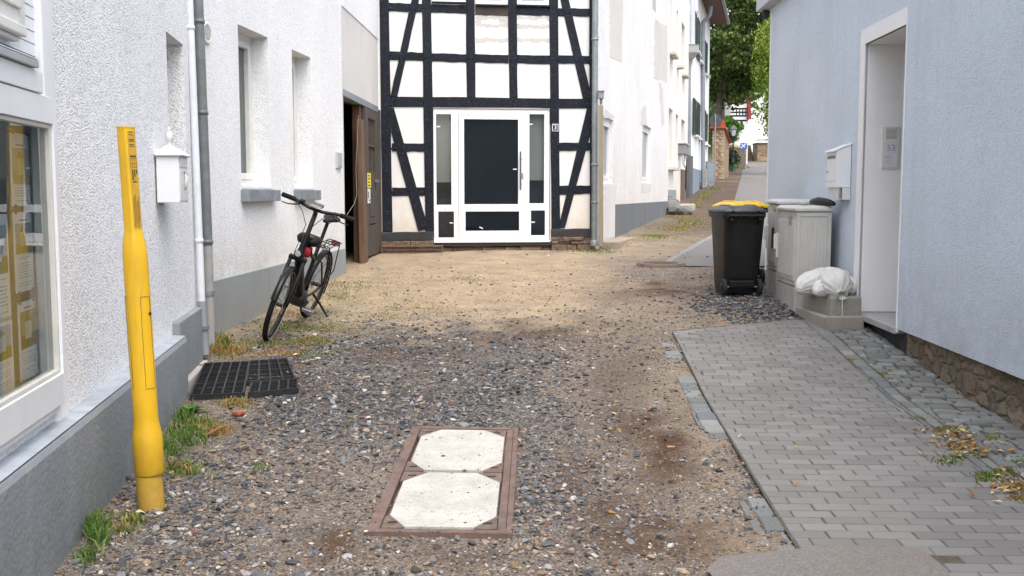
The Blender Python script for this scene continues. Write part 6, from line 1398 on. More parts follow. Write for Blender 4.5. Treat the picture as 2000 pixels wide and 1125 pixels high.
def wheel(name_c, T, front):
    mb = MB(); n = 56; circ = lambda r: [T(name_c + V((math.cos(2 * math.pi * k / n) * r, 0, math.sin(2 * math.pi * k / n) * r))) for k in range(n)]
    mb.tube(circ(RW - .021), .0235, 10, closed=True); wh = mb.build('wheel', m_rub_b, bike, local=True)
    mb = MB(); mb.tube(circ(RW - .050), .0125, 8, closed=True); mb.build('rim', M('black_rim', (.03, .03, .032), .35, .1, 9, metal=.4) if front else bpy.data.materials['black_rim'], wh, local=True)
    if True:
        mb = MB(); mb.tube([T(name_c + V((math.cos(2 * math.pi * k / n) * (RW - .031), .0225 if s_ > 0 else -.0225, math.sin(2 * math.pi * k / n) * (RW - .031)))) for k in range(n) for s_ in (1,)], .0022, 5, closed=True); mb.build('reflex_stripe', M('reflex_grey', (.45, .45, .43), .5, .1, 9) if front else bpy.data.materials['reflex_grey'], wh, local=True)
    mb = MB()
    for k in range(32):
        a = 2 * math.pi * k / 32; b = a + (.45 if k % 4 < 2 else -.45); sy = .032 if k % 2 else -.032
        mb.tube([T(name_c + V((math.cos(b) * .028, sy, math.sin(b) * .028))), T(name_c + V((math.cos(a) * (RW - .058), 0, math.sin(a) * (RW - .058))))], .0013, 4, cap=False)
    mb.build('spokes', m_spoke, wh, local=True)
    mb = MB(); mb.lathe(T(name_c + V((0, -.05, 0))), T(name_c + V((0, .05, 0))) - T(name_c + V((0, -.05, 0))), [(0, .012), (.016, .03), (.02, .018), (.08, .018), (.084, .03), (.10, .012)], 14); mb.build('hub', m_dk, wh, local=True)
    mb = MB(); mb.lathe(T(name_c + V((0, .040, 0))), T(name_c + V((0, 1, 0))) - T(name_c), [(0, .08), (.002, .08)], 24); mb.build('brake_disc', m_alu, wh, local=True)
rh, fh = V((0, 0, RW)), V((WBs, 0, RW)); ident = lambda p: V(p)
wheel(rh, ident, True); wheel(fh, st, False)
def T_(name, pts, r, mat, parent=bike, n=10, steer=False, **k):
    mb = MB(); mb.tube([st(p) if steer else V(p) for p in pts], r, n, **k); return mb.build(name, mat, parent, local=True)
crown = ap_ + axd * .44; htb, htt = ap_ + axd * .47, ap_ + axd * .66; stem = ap_ + axd * .89
bb = V((.47, 0, .285)); stt = V((.315, 0, .72)); spt = V((.215, 0, 1.02))
T_('head_tube', [htb, htt], .03, m_blk); 
mb = MB(); dtp = [htb + V((.0, 0, .05)), htb.lerp(bb, .12), htb.lerp(bb, .85), bb]; mb.tube(dtp, [.030, .044, .050, .040], 12); frm = mb.build('down_tube', m_blk, bike, local=True)
mb = MB(); mb.tube([htb.lerp(bb, .2) + V((.02, 0, .025)), htb.lerp(bb, .8) + V((.02, 0, .025))], [.042, .044], 10); mb.build('battery', M('battery_black', (.012, .012, .013), .45, .2, 7, spec=.3), bike, local=True)
T_('top_tube', [htt - axd * .03, V((.62, 0, .80)), stt - V((-.012, 0, .06))], .021, m_blk)
T_('seat_tube', [bb, stt], .019, m_blk); T_('seat_post', [stt, spt], .018, m_dk)
for s_ in (-1, 1):
    T_('chain_stay', [bb + V((-.03, s_ * .03, 0)), V((.25, s_ * .05, .31)), V((0, s_ * .062, RW))], .011, m_blk, n=8)
    T_('seat_stay', [stt + V((.01, s_ * .02, -.04)), V((.2, s_ * .05, .62)), V((0, s_ * .064, RW))], .009, m_blk, n=8)
mb = MB(); mb.lathe(bb + V((-.0, -.07, .01)), (0, 1, 0), [(0, .05), (.02, .085), (.12, .085), (.14, .05)], 18); mb.build('motor', M('motor_black', (.02, .02, .021), .5, .2, 7), bike, local=True)
mb = MB(); mb.lathe(bb + V((0, -.085, 0)), (0, 1, 0), [(0, .085), (.004, .088), (.006, .06)], 24); mb.build('chain_ring', m_dk, bike, local=True)
T_('chain', [bb + V((0, -.08, .085)), rh + V((0, -.08, .04)), rh + V((-.04, -.08, 0)), rh + V((0, -.08, -.04)), bb + V((0, -.08, -.085))], .005, m_dk, n=5)
ca = R(12)
for s_, f in ((1, 1), (-1, -1)):
    e = bb + V((math.cos(ca) * .17 * f, s_ * .10, -math.sin(ca) * .17 * f)); mb = MB(); mb.bar(bb + V((0, s_ * .088, 0)), e, .018, .028, (0, 1, 0)); cr = mb.build('crank', m_dk, bike, local=True)
    mb = MB(); 
    for dx in (-.036, .036): mb.bar(e + V((dx, s_ * .012, 0)), e + V((dx, s_ * .105, 0)), .012, .026)
    mb.bar(e + V((-.04, s_ * .10, 0)), e + V((.04, s_ * .10, 0)), .012, .024); mb.tube([e, e + V((0, s_ * .11, 0))], .011, 8); mb.build('pedal', m_alu, cr, local=True)
# fork, steering, lights
for s_ in (-1, 1):
    mb = MB(); mb.tube([st(fh + V((0, s_ * .058, 0))), st(fh + V((-.02, s_ * .062, .06)) ), st(fh + axd * .25 + V((-.03, s_ * .064, 0)))], [.017, .025, .024], 10); fl_ = mb.build('fork_leg', m_blk, bike, local=True)
    T_('stanchion', [fh + axd * .25 + V((-.03, s_ * .064, 0)), crown + V((.012, s_ * .064, -.01))], .018, m_dk, fl_, steer=True)
mb = MB(); mb.bar(st(crown + V((.01, -.085, -.005))), st(crown + V((.01, .085, -.005))), .05, .045); mb.build('fork_crown', m_blk, bike, local=True, bevel=.012)
T_('stem', [htt, stem - axd * .05, stem - axd * .02 + V((.0, 0, 0)), stem + V((.05, 0, .02))], .022, m_dk, steer=True)
bc = stem + V((.05, 0, .025))
bar_pts = [bc + V((-.09, -.335, .015)), bc + V((-.05, -.20, .018)), bc + V((-.005, -.06, 0)), bc, bc + V((-.005, .06, 0)), bc + V((-.05, .20, .018)), bc + V((-.09, .335, .015))]
hb = T_('handlebar', bar_pts, .0155, m_blk, steer=True)
for s_ in (-1, 1):
    e0 = bc + V((-.058, s_ * .215, .0175)); e1 = bc + V((-.092, s_ * .345, .015))
    T_('grip', [e0, e1], .022, m_rub_b, hb, steer=True)
    T_('brake_lever', [bc + V((-.035, s_ * .17, .012)), bc + V((.0, s_ * .185, -.012)), bc + V((.006, s_ * .25, -.03)), bc + V((-.012, s_ * .315, -.035))], [.012, .008, .006, .005], m_dk, hb, n=7, steer=True)
    mb = MB(); mb.lathe(st(bc + V((-.045, s_ * .17, -.01))), (.3, s_ * .3, 1), [(0, .018), (.025, .024), (.04, .015)], 10); mb.build('shifter', m_dk, hb, local=True)
    T_('brake_cable', [bc + V((.0, s_ * .17, 0)), bc + V((.08, s_ * .10, -.03)), bc + V((.09, s_ * .03, -.14)), crown + V((.05, s_ * .04, .05))], .0035, m_blk, hb, n=5, steer=True)
mb = MB(); c = bc + V((.01, .0, .035)); mb.prism2([st(c + V(q)) for q in ((-.04, -.06, 0), (.05, -.06, .0), (.05, .06, .0), (-.04, .06, 0))], [st(c + V(q)) for q in ((-.045, -.055, .028), (.035, -.055, .018), (.035, .055, .018), (-.045, .055, .028))]); mb.build('display', M('display_black', (.02, .02, .022), .2, .1, 5), hb, local=True, bevel=.006)
mb = MB(); mb.lathe(st(bc + V((-.03, -.14, .02))), (0, 0, 1), [(0, .02), (.02, .026), (.03, .012)], 12); mb.build('bell', m_dk, hb, local=True)
mb = MB(); lc = crown + V((.06, 0, .055)); mb.lathe(st(lc), (1, 0, -.12), [(-.03, .012), (-.015, .028), (.028, .034), (.03, .03)], 14); hl = mb.build('headlight', m_dk, bike, local=True)
mb = MB(); mb.lathe(st(lc + V((.0305, 0, 0))), (1, 0, -.12), [(0, .028), (.003, .024)], 14); mb.build('lens', M('light_lens', (.45, .46, .47), .12, .1, 5), hl, local=True)
# mudguards
def guard(c, a0, a1, T, name):
    mb = MB(); rows = []
    for k in range(19):
        a = R(a0 + (a1 - a0) * k / 18); r0 = RW + .020
        rows.append([T(c + V((math.cos(a) * (r0 - dr_), y, math.sin(a) * (r0 - dr_)))) for y, dr_ in ((-.03, .016), (-.022, .004), (0, 0), (.022, .004), (.03, .016), (.022, .006), (0, .002), (-.022, .006))])
    mb.loft(rows, True); return mb.build(name, m_blk, bike, local=True)
guard(fh, 20, 165, st, 'mudguard'); guard(rh, -12 + 20, 205, ident, 'mudguard')
for c, T, aa in ((fh, st, (25, 160)), (rh, ident, (150, 190))):
    for a in aa:
        for s_ in (-1, 1): T_('mudguard_stay', [T(c + V((0, s_ * .06, .01))), T(c + V((math.cos(R(a)) * (RW + .012), s_ * .03, math.sin(R(a)) * (RW + .012))))], .003, m_dk, n=5)
# carrier
rz_ = RW + RW + .075
mb = MB()
for y in (-.065, -.022, .022, .065): mb.tube([V((.17, y, rz_)), V((-.26, y, rz_))], .005, 6)
mb.tube([V((.17, -.065, rz_)), V((.19, 0, rz_)), V((.17, .065, rz_))], .006, 6); mb.tube([V((-.26, -.07, rz_)), V((-.29, 0, rz_)), V((-.26, .07, rz_))], .006, 6)
for x in (.08, -.08, -.2): mb.tube([V((x, -.068, rz_ - .005)), V((x, .068, rz_ - .005))], .005, 6)
for s_ in (-1, 1):
    mb.tube([V((.12, s_ * .066, rz_)), V((.03, s_ * .075, RW + .08)), V((0, s_ * .07, RW + .01))], .006, 6); mb.tube([V((-.22, s_ * .066, rz_)), V((-.14, s_ * .10, rz_ - .26)), V((-.01, s_ * .07, RW + .03))], .006, 6)
mb.tube([V((.17, 0, rz_)), V((.25, 0, rz_ + .01))], .007, 6); mb.build('carrier', m_blk, bike, local=True)
mb = MB(); mb.box((-.31, -.04, rz_ - .05), (-.285, .04, rz_ - .005)); mb.build('tail_light', M('red_lens', (.35, .01, .01), .2, .1, 5), bike, local=True, bevel=.006)
# saddle
mb = MB(); sc_ = spt + V((-.01, 0, .03)); rows = []
for x, w_, zt_, zb2_ in ((.155, .012, .012, -.012), (.12, .022, .018, -.02), (.05, .03, .02, -.025), (-.03, .055, .024, -.03), (-.09, .085, .032, -.03), (-.125, .085, .034, -.02), (-.14, .06, .03, -.008)):
    rows.append([sc_ + V((x, math.cos(2 * math.pi * k / 14) * w_, (zt_ if math.sin(2 * math.pi * k / 14) > 0 else -zb2_) * math.sin(2 * math.pi * k / 14))) for k in range(14)])
mb.loft(rows); mb.build('saddle', m_sad, bike, local=True)
T_('saddle_rail', [sc_ + V((.1, -.02, -.01)), sc_ + V((.02, -.022, -.035)), sc_ + V((-.1, -.03, -.01))], .004, m_dk, n=5); T_('saddle_rail', [sc_ + V((.1, .02, -.01)), sc_ + V((.02, .022, -.035)), sc_ + V((-.1, .03, -.01))], .004, m_dk, n=5)
# red bag on the top tube: lies on the frame, strapped
rbag = MB(); c = V((.71, .005, .80)); 
rings = []
for z, sx, sy in ((-.05, .04, .036), (-.042, .058, .05), (.0, .066, .056), (.038, .06, .05), (.05, .045, .036)):
    rings.append([c + V((math.copysign(abs(math.cos(a)) ** .55, math.cos(a)) * sx, math.copysign(abs(math.sin(a)) ** .55, math.sin(a)) * sy, z)) for a in np.linspace(0, 2 * math.pi, 20, endpoint=False)])
rbag.loft(rings); rbo = rbag.build('frame_bag', m_red, bike, local=True)
mb = MB(); mb.tube([c + V((.0, math.cos(a) * .060, math.sin(a) * .052)) for a in np.linspace(0, 2 * math.pi, 16, endpoint=False)], .006, 6, closed=True); mb.build('bag_strap', m_blk, rbo, local=True)
mb = MB(); c2_ = V((.66, 0, .905)); rg_ = []
for z, sx, sy in ((-.045, .07, .07), (-.03, .10, .10), (.01, .11, .115), (.035, .09, .10), (.045, .05, .06)):
    rg_.append([c2_ + V((math.copysign(abs(math.cos(a)) ** .6, math.cos(a)) * sx, math.copysign(abs(math.sin(a)) ** .6, math.sin(a)) * sy, z)) for a in np.linspace(0, 2 * math.pi, 20, endpoint=False)])
mb.loft(rg_); pch = mb.build('tube_pouch', m_sad, bike, local=True)
mb = MB(); mb.box((c2_.x + .03, -.05, c2_.z + .03), (c2_.x + .105, .05, c2_.z + .052)); mb.build('pouch_flap', M('brown_leather', (.07, .035, .022), .6, .2, 20), pch, local=True, bevel=.008)
# kickstand reaching the ground on the yard side
kg = gnd(641, 621); MI = (Matrix.Translation(bk0) @ RB.to_4x4()).inverted(); kl = MI @ kg
k0 = V((.22, .06, .30))
T_('kickstand', [k0, k0.lerp(kl, .35) + V((0, .005, 0)), kl + V((0, 0, .0)), kl + V((.03, .015, .005))], [.013, .012, .011, .012], m_dk)
# ================================================================== trees and the far end of the lane
m_leaf = attr_mat('leaf', .55, .2, 3, 0, spec=.35, transl=.32)
m_bark = M('bark', (.09, .07, .055), .9, .35, 5, .8, 25, .02)
def leaf_mesh(pts, sizes, cols, seed=0, droop=0.0):
    g = np.random.default_rng(seed); m = len(pts)
    a = g.normal(0, 1, (m, 3)); a /= np.linalg.norm(a, axis=1)[:, None]; b = g.normal(0, 1, (m, 3)); b -= (b * a).sum(1)[:, None] * a; b /= np.linalg.norm(b, axis=1)[:, None]
    if droop: a = a * (1 - droop) + np.array([0, 0, -1]) * droop; a /= np.linalg.norm(a, axis=1)[:, None]; b -= (b * a).sum(1)[:, None] * a; b /= np.linalg.norm(b, axis=1)[:, None]
    s = sizes[:, None]; n = np.cross(a, b)
    P = np.stack([pts - a * s * .55, pts + b * s * .32 + n * s * .08, pts + a * s * .55, pts - b * s * .32 + n * s * .08], 1).reshape(-1, 3)
    f = np.arange(m * 4).reshape(m, 4); return P, f, np.repeat(cols, 4, 0)
def crown_points(c, r, clumps, per, cs, seed, hang=0, flat=.0):
    g = np.random.default_rng(seed); pts = []; w_ = []
    for k in range(clumps):
        d = g.normal(0, 1, 3); d /= np.linalg.norm(d); q = np.array(c) + d * np.array(r) * (g.uniform(.35, 1.0) ** .6)
        n = int(per * g.uniform(.5, 1.5)); s_ = cs * g.uniform(.6, 1.4)
        p = g.normal(0, 1, (n, 3)); p *= (g.random(n) ** .33 / np.linalg.norm(p, axis=1))[:, None]; p = p * np.array([s_, s_, s_ * (.75 + hang)]) + q
        pts.append(p); w_.append(np.full(n, g.uniform(0, 1)))
    return np.concatenate(pts), np.concatenate(w_)
def tree(name, base, c, r, label, cat, cols, clumps, per, cs, leaf, seed, hang=0, group=None, droop=0, trunk=.25):
    root = thing(name, base, label, cat, group); B = Vector(base); C_ = Vector(c); g = random.Random(seed)
    mb = MB(); mb.tube([B - Vector((0, 0, .3)), B.lerp(C_, .35) + Vector((g.uniform(-.1, .1), 0, 0)), B.lerp(C_, .75), C_ + Vector((0, 0, r[2] * .45))], [trunk * 1.25, trunk, trunk * .7, trunk * .15], 9)
    tr = mb.build('trunk', m_bark, root)
    for k in range(7):
        a = g.uniform(0, 6.28); e = C_ + Vector((math.cos(a) * r[0] * .75, math.sin(a) * r[1] * .75, g.uniform(-.5, .6) * r[2])); s_ = B.lerp(C_, g.uniform(.45, .95))
        mb = MB(); mb.tube([s_, s_.lerp(e, .5) + Vector((0, 0, .25 * r[2] * .3)), e], [trunk * .42, trunk * .25, trunk * .06], 6); mb.build('limb', m_bark, tr)
    pts, w_ = crown_points(c, r, clumps, per, cs, seed, hang); gg = np.random.default_rng(seed + 1); n = len(pts)
    pal = np.array(cols); idx = np.clip((w_ * .6 + gg.random(n) * .5) * len(pal), 0, len(pal) - 1).astype(int)
    cc = pal[idx] * gg.uniform(.7, 1.35, (n, 1)); P, f, c4 = leaf_mesh(pts, leaf * gg.uniform(.6, 1.4, n), cc, seed, droop)
    o = np_mesh('crown', P, f, m_leaf, c4); o.parent = root; o.matrix_parent_inverse = Matrix.Translation(-root.location)
    return root
tree('linden_tree', (13.3, 66, zg(66)), (13.3, 67, 12.4), (3.7, 3.6, 5.4), 'large dark green linden tree behind the shuttered house, with pale seed bracts', 'tree', [(.022, .046, .010), (.035, .07, .014), (.055, .105, .018), (.08, .13, .022), (.20, .21, .06)], 210, 95, .8, .26, 21, trunk=.2)
tree('linden_tree', (15.2, 76, zg(76)), (15.4, 76, 11.0), (2.1, 2.2, 2.6), 'rounder dark green tree in front of the far red-edged gable', 'tree', [(.026, .055, .012), (.045, .09, .018), (.08, .15, .03)], 60, 90, .7, .25, 22)
tree('willow_tree', (16.7, 62, zg(62)), (16.0, 62, 9.3), (1.5, 1.8, 3.9), 'light yellow green drooping tree beside the blue house corner', 'tree', [(.11, .20, .02), (.17, .28, .03), (.24, .36, .045), (.30, .34, .07)], 120, 110, .5, .17, 23, hang=1.3, droop=.5, trunk=.18)
tree('garden_tree', (19.2, 96, zg(96)), (20.4, 96, 14.0), (3.2, 3.0, 6.0), 'mid green loose tree between the dark linden and the light drooping tree', 'tree', [(.05, .10, .022), (.085, .15, .03), (.12, .20, .045), (.16, .22, .06)], 80, 70, .95, .34, 24)
tree('garden_bush', (17.0, 82.5, zg(82)), (17.1, 83.5, zg(83) + 3.0), (1.5, 1.2, 1.2), 'bright green bush growing behind the old street lamp', 'bush', [(.06, .14, .02), (.09, .20, .03), (.13, .27, .045)], 46, 70, .42, .22, 25, trunk=.1)
tree('ivy_bush', (16.15, 76.8, zg(77)), (16.2, 77.0, zg(77) + .85), (.55, .5, .95), 'dark ivy clump left of the street lamp foot', 'bush', [(.008, .02, .008), (.014, .03, .01), (.03, .06, .015)], 26, 50, .3, .16, 26, trunk=.06)
tree('weed_bush', (15.86, 74.3, zg(74)), (15.87, 74.3, zg(74) + .30), (.18, .18, .35), 'small bright yellow green weed at the foot of the lamp', 'plant', [(.10, .2, .02), (.16, .28, .03)], 10, 26, .15, .13, 27, trunk=.02)
# wooded hillside far behind
g = np.random.default_rng(3); n = 14000; x = g.uniform(28, 95, n); y = g.uniform(170, 240, n); z = zg(180) + (y - 170) * .34 + g.gamma(2, 2.4, n)
bl_ = fbm(x * .22, y * .22 + z * .2); pal = np.array([(.035, .06, .02), (.05, .09, .025), (.08, .13, .035), (.11, .14, .05)])
P, f, c4 = leaf_mesh(np.stack([x, y, z], 1), g.uniform(.7, 1.7, n), pal[np.clip(bl_ * 5 - .6, 0, 3).astype(int)] * g.uniform(.7, 1.3, (n, 1)), 5)
wd = np_mesh('woodland', P, f, m_leaf, c4); wd['kind'] = 'stuff'; tag(wd, 'far wooded hillside behind the village', 'woodland')
mb = MB(); mb.add([(10, 165, zg(165) - 1), (140, 165, zg(165) - 1), (140, 250, zg(165) + 26), (10, 250, zg(165) + 26)], [(0, 1, 2, 3)]); mb.build('hills', M('hill_green', (.05, .075, .03), .95, .4, .2), kind='structure')

# ------------------------------------------------------------------ garden wall with red coping, beyond the shuttered house
def sandstone(name, cols, scale=2.4, mortar=(.30, .25, .18)):
    k = NT(name); v = k.pos((1, 1, 2.0)); vo = k.voro(v, scale); vd = k.voro(v, scale, 'DISTANCE_TO_EDGE'); c = k.ramp(k.sep(vo.outputs['Color'])[0], [(i / (len(cols) - 1), c_) for i, c_ in enumerate(cols)])
    c = k.mix(k.ramp(k.noise(k.pos(), 6, 5, .7), [(.4, 0), (.75, .5)]), c, (.09, .065, .045)); e = k.ramp(vd.outputs['Distance'], [(0, 0), (.08, 1)]); c = k.mix(e, mortar, c); k.base(c); k.rough(.95); k.bump(e, .8, .03); return k.m
m_sst = sandstone('red_sandstone', [(.30, .19, .11), (.42, .30, .18), (.22, .13, .08), (.48, .37, .24), (.28, .16, .10)], 3.0)
m_sst2 = sandstone('grey_brown_stone', [(.10, .085, .06), (.17, .13, .09), (.13, .115, .08), (.22, .16, .10)], 2.6, (.14, .12, .09))
m_sst3 = sandstone('warm_rubble_stone', [(.24, .16, .10), (.34, .24, .15), (.18, .14, .10), (.40, .29, .18)], 1.8, (.25, .2, .14))
WG = Wall((10.62, 52), (.25, 1), 1)
gw = thing('garden_wall', (10.3, 52, zg(52)), 'sandstone garden wall with quoined end and orange red coping up the lane', 'wall')
zf = at(1398, 251, 52).z; zbk = at(1419, 281, 59).z
mb = MB(); L = 7.2; mb.prism2([WG.pt(0, -.55, zg(52) - .3), WG.pt(L, -.55, zg(52)), WG.pt(L, 0, zg(52)), WG.pt(0, 0, zg(52) - .3)], [WG.pt(0, -.55, zf), WG.pt(L, -.55, zbk), WG.pt(L, 0, zbk), WG.pt(0, 0, zf)]); mb.build('masonry', m_sst, gw)
mb = MB(); r_ = random.Random(4); z = zg(52) + .02; k = 0
while z < zf - .15:
    h = r_.uniform(.13, .22); w_ = .20 if k % 2 else .30
    WG.box(mb, -.03, .25, -w_ * .7, .02, z + .008, z + h - .008); WG.box(mb, -.025, .2, -.56, -.56 + (.30 if k % 2 else .18), z + .008, z + h - .008); z += h; k += 1
mb.build('quoins', M('pale_quoin', (.40, .30, .19), .95, .3, 3, .5, 30, dirt=(.22, .13, .08), dscale=4, dfac=.6), gw, bevel=.02)
mb = MB(); mb.prism2([WG.pt(-.15, -.72, zf + .01), WG.pt(L + .1, -.72, zbk + .01), WG.pt(L + .1, .12, zbk + .01), WG.pt(-.15, .12, zf + .01)], [WG.pt(-.15, -.45, zf + .42), WG.pt(L + .1, -.45, zbk + .30), WG.pt(L + .1, .0, zbk + .30), WG.pt(-.15, .0, zf + .42)]); mb.build('coping', M('red_coping_tile', (.40, .06, .03), .7, .25, 3, .3, 20, dirt=(.12, .05, .04), dscale=2, dfac=.4), gw)
gwp = thing('garden_wall', (17, 80, zg(80)), 'grey brown stone wall with pale yellow coping behind the street lamp', 'wall')
p0, p1 = at(1431, 330, 79), at(1457.5, 332, 83); mb = MB(); b_ = [Vector((p0.x, p0.y, zg(79) - .3)), Vector((p1.x, p1.y, zg(83) - .3)), Vector((p1.x, p1.y + 4, zg(83) - .3)), Vector((p0.x, p0.y + 4, zg(80) - .3))]; zt4 = at(1445, 289, 81).z
mb.prism2(b_, [Vector((p.x, p.y, zt4)) for p in b_]); mb.build('masonry', m_sst2, gwp)
mb = MB(); mb.prism2([Vector((p.x, p.y - .08, zt4 + .005)) for p in b_], [Vector((p.x, p.y, zt4 + .22)) for p in b_]); mb.build('coping', M('lichen_coping', (.42, .38, .16), .9, .3, 2), gwp)
gw3 = thing('retaining_wall', (24.5, 101, zg(101)), 'low rubble retaining wall across the end of the lane', 'wall')
mb = MB(); x0, x1, xm = at(1457, 300, 101).x, at(1560, 300, 101).x, at(1474.5, 300, 101).x; mb.box((xm, 100, zg(100) - .5), (x1, 102, at(1480, 281, 100).z)); mb.build('masonry', m_sst3, gw3)
mb = MB()
for k in range(7): z0 = at(1465, 316, 101).z + k * .24; mb.box((x0, 101.2 + k * .25, z0), (xm - .02, 102.4 + k * .25, z0 + .25))
mb.build('steps', m_sst2, gw3)
mb = MB(); mb.box((xm - .05, 99.92, at(1480, 281, 100).z + .003), (x1, 102.05, at(1480, 281, 100).z + .12)); mb.build('coping', M('dark_coping', (.12, .11, .1), .9, .3, 3), gw3)
# white house closing the view
m_fw = M('far_white_wall', (.86, .86, .85), .8, .03, .5)  # plain bright white wall colour, nearly even
wh = thing('white_house', (27, 112, zg(112)), 'plain white house closing the view at the end of the lane', 'house')
mb = MB(); xa, xb = at(1452, 250, 112).x, at(1600, 250, 112).x; mb.box((xa, 112, zg(112) - 2), (xb, 122, at(1480, 170, 112).z)); mb.build('wall', m_fw, wh)
mb = MB(); zz_ = at(1480, 272.5, 112).z; mb.box((at(1478, 272, 112).x, 111.93, zz_ - .04), (xb, 111.99, zz_ + .05)); mb.build('ledge', M('grey_ledge', (.45, .45, .44), .8, .05, 3), wh)
mb = MB(); za_ = at(1480, 170, 112).z; mb.prism2([(xa - .5, 111.4, za_), (xb, 111.4, za_), (xb, 117, za_ + 4), (xa - .5, 117, za_ + 4)], [(xa - .5, 111.4, za_ + .2), (xb, 111.4, za_ + .2), (xb, 117, za_ + 4.2), (xa - .5, 117, za_ + 4.2)]); mb.build('roof', m_brown, wh)
# small half-timbered gable with red verge
fg = thing('half_timbered_house', (21, 92, zg(92)), 'small far half-timbered gable with red verge boards above the bush', 'house')
Yg = 92; X = lambda px: at(px, 300, Yg).x; Zp = lambda py: at(1450, py, Yg).z
mb = MB(); mb.prism2([(X(1425), Yg, zg(92) - 1), (X(1460), Yg, zg(92) - 1), (X(1460), Yg + 6, zg(92) - 1), (X(1425), Yg + 6, zg(92) - 1)], [(X(1425), Yg, Zp(195)), (X(1460), Yg, Zp(195)), (X(1460), Yg + 6, Zp(195)), (X(1425), Yg + 6, Zp(195))]); mb.build('wall', m_infill, fg)
for y in (200, 212, 219, 226, 235): mb = MB(); mb.box((X(1425), Yg - .03, Zp(y + 1.6)), (X(1457), Yg - .004, Zp(y - 1.2))); mb.build('rail', m_timber, fg)
for x in (1436, 1442, 1448, 1454): mb = MB(); mb.box((X(x), Yg - .035, Zp(226)), (X(x + 1.6), Yg - .005, Zp(213.4))); mb.build('post', m_timber, fg)
mb = MB(); mb.bar((X(1446), Yg - .05, Zp(236)), (X(1451), Yg - .05, Zp(248)), .16, .12); mb.build('brace', m_timber, fg)
mb = MB(); mb.prism2([(X(1457), Yg - .5, Zp(236)), (X(1463.5), Yg - .5, Zp(232)), (X(1463.5), Yg + 6, Zp(232)), (X(1457), Yg + 6, Zp(236))], [(X(1457), Yg - .5, Zp(192)), (X(1460.5), Yg - .5, Zp(192)), (X(1460.5), Yg + 6, Zp(192)), (X(1457), Yg + 6, Zp(192))]); mb.build('verge_board', M('red_verge', (.22, .02, .02), .6, .2, 3), fg)

# ------------------------------------------------------------------ street furniture in the distance
lp = gnd(1431, 335); sl_ = thing('street_lamp', lp, 'old style dark green street lamp with glass lantern at the bend of the lane', 'street lamp')
m_lg = M('lamp_green_iron', (.012, .022, .02), .45, .2, 5, metal=.3); H = at(1431, 266, lp.y).z - lp.z
mb = MB(); mb.lathe(lp, (0, 0, 1), [(-.1, .17), (.05, .17), (.08, .14), (.6, .11), (.65, .13), (.7, .085), (1.1, .06), (H - .3, .045), (H - .2, .07), (H, .04)], 14); mb.build('post', m_lg, sl_)
mb = MB(); t = lp + Vector((0, 0, H)); lw = at(1434.5, 250, lp.y).x - at(1429.5, 250, lp.y).x
def sq(r, z): return [t + Vector((a * r, b * r, z)) for a, b in ((-1, -1), (1, -1), (1, 1), (-1, 1))]
mb.loft([sq(.11, .02), sq(.19, .46)], False); mb.build('lantern_glass', M('lantern_glass', (.62, .66, .66), .15, .08, 5), sl_)
mb = MB()
for a, b in ((-1, -1), (1, -1), (1, 1), (-1, 1)): mb.bar(t + Vector((a * .115, b * .115, .0)), t + Vector((a * .195, b * .195, .47)), .028, .028)
mb.build('lantern_frame', m_lg, sl_)
mb = MB(); mb.loft([sq(.24, .465), sq(.24, .49), sq(.12, .66), sq(.10, .70), sq(.05, .76)], False); mb.lathe(t, (0, 0, 1), [(.76, .03), (.84, .045), (.88, .01)], 8); mb.build('lantern_roof', M('lamp_roof_green', (.05, .09, .085), .5, .2, 5), sl_)
rs = thing('road_sign', gnd(1397.5, 352), 'back of a round grey road sign on its post beside the sandstone wall', 'road sign')
Ys = 49.5; pz = at(1397.2, 316, Ys); mb = MB(); mb.tube([Vector((pz.x, Ys, zg(Ys) - .1)), at(1397.2, 222, Ys)], .035, 10); mb.build('post', M('sign_post_grey', (.25, .27, .28), .5, .1, 5, metal=.3), rs)
mb = MB(); c = at(1398, 236, Ys); mb.lathe(c + Vector((0, .045, 0)), (0, 1, 0), [(0, .29), (.006, .30), (.012, .29)], 28); mb.build('sign_disc', M('sign_back_grey', (.055, .06, .065), .5, .1, 5), rs)
bs = thing('blue_sign', gnd(1457.5, 334), 'small blue and white sign on a thin post at the lane corner', 'sign')
Yb = 78; mb = MB(); mb.tube([Vector((at(1457.3, 300, Yb).x, Yb, zg(Yb))), at(1457.3, 280, Yb)], .03, 8); mb.build('post', M('sign_post_pale', (.42, .44, .45), .5, .1, 5), bs)
q0, q1 = at(1445.6, 290.5, Yb), at(1459.3, 279, Yb); mb = MB(); mb.box((q0.x, Yb - .05, q0.z), (q1.x, Yb - .03, q1.z)); pl_ = mb.build('sign_plate', M('sign_blue', (.05, .13, .55), .4, .1, 5), bs)
mb = MB(); mb.bar((q0.x + .05, Yb - .055, q0.z + .04), (q1.x - .1, Yb - .055, q1.z - .05), .07, .01, (0, 1, 0)); mb.bar((q0.x + .08, Yb - .056, q1.z - .08), (q0.x + .34, Yb - .056, q0.z + .1), .06, .01, (0, 1, 0)); mb.build('white_stroke', M('sign_white', (.75, .76, .78), .4, .05, 5), bs)
ub = thing('utility_cabinet', gnd(1388, 356), 'smooth blue grey street cabinet at the end of the shuttered house', 'cabinet')
Yu = 46.2; a, b = at(1380, 352, Yu), at(1396, 315, Yu); mb = MB(); mb.box((a.x, Yu, zg(Yu) - .2), (b.x, Yu + .35, b.z - .03)); mb.build('housing', M('blue_grey_cabinet', (.21, .24, .275), .5, .06, 4), ub, bevel=.015)
mb = MB(); mb.box((a.x - .02, Yu - .02, b.z - .028), (b.x + .02, Yu + .37, b.z)); mb.build('lid', M('cabinet_lid_grey', (.26, .28, .31), .5, .06, 4), ub, bevel=.01)
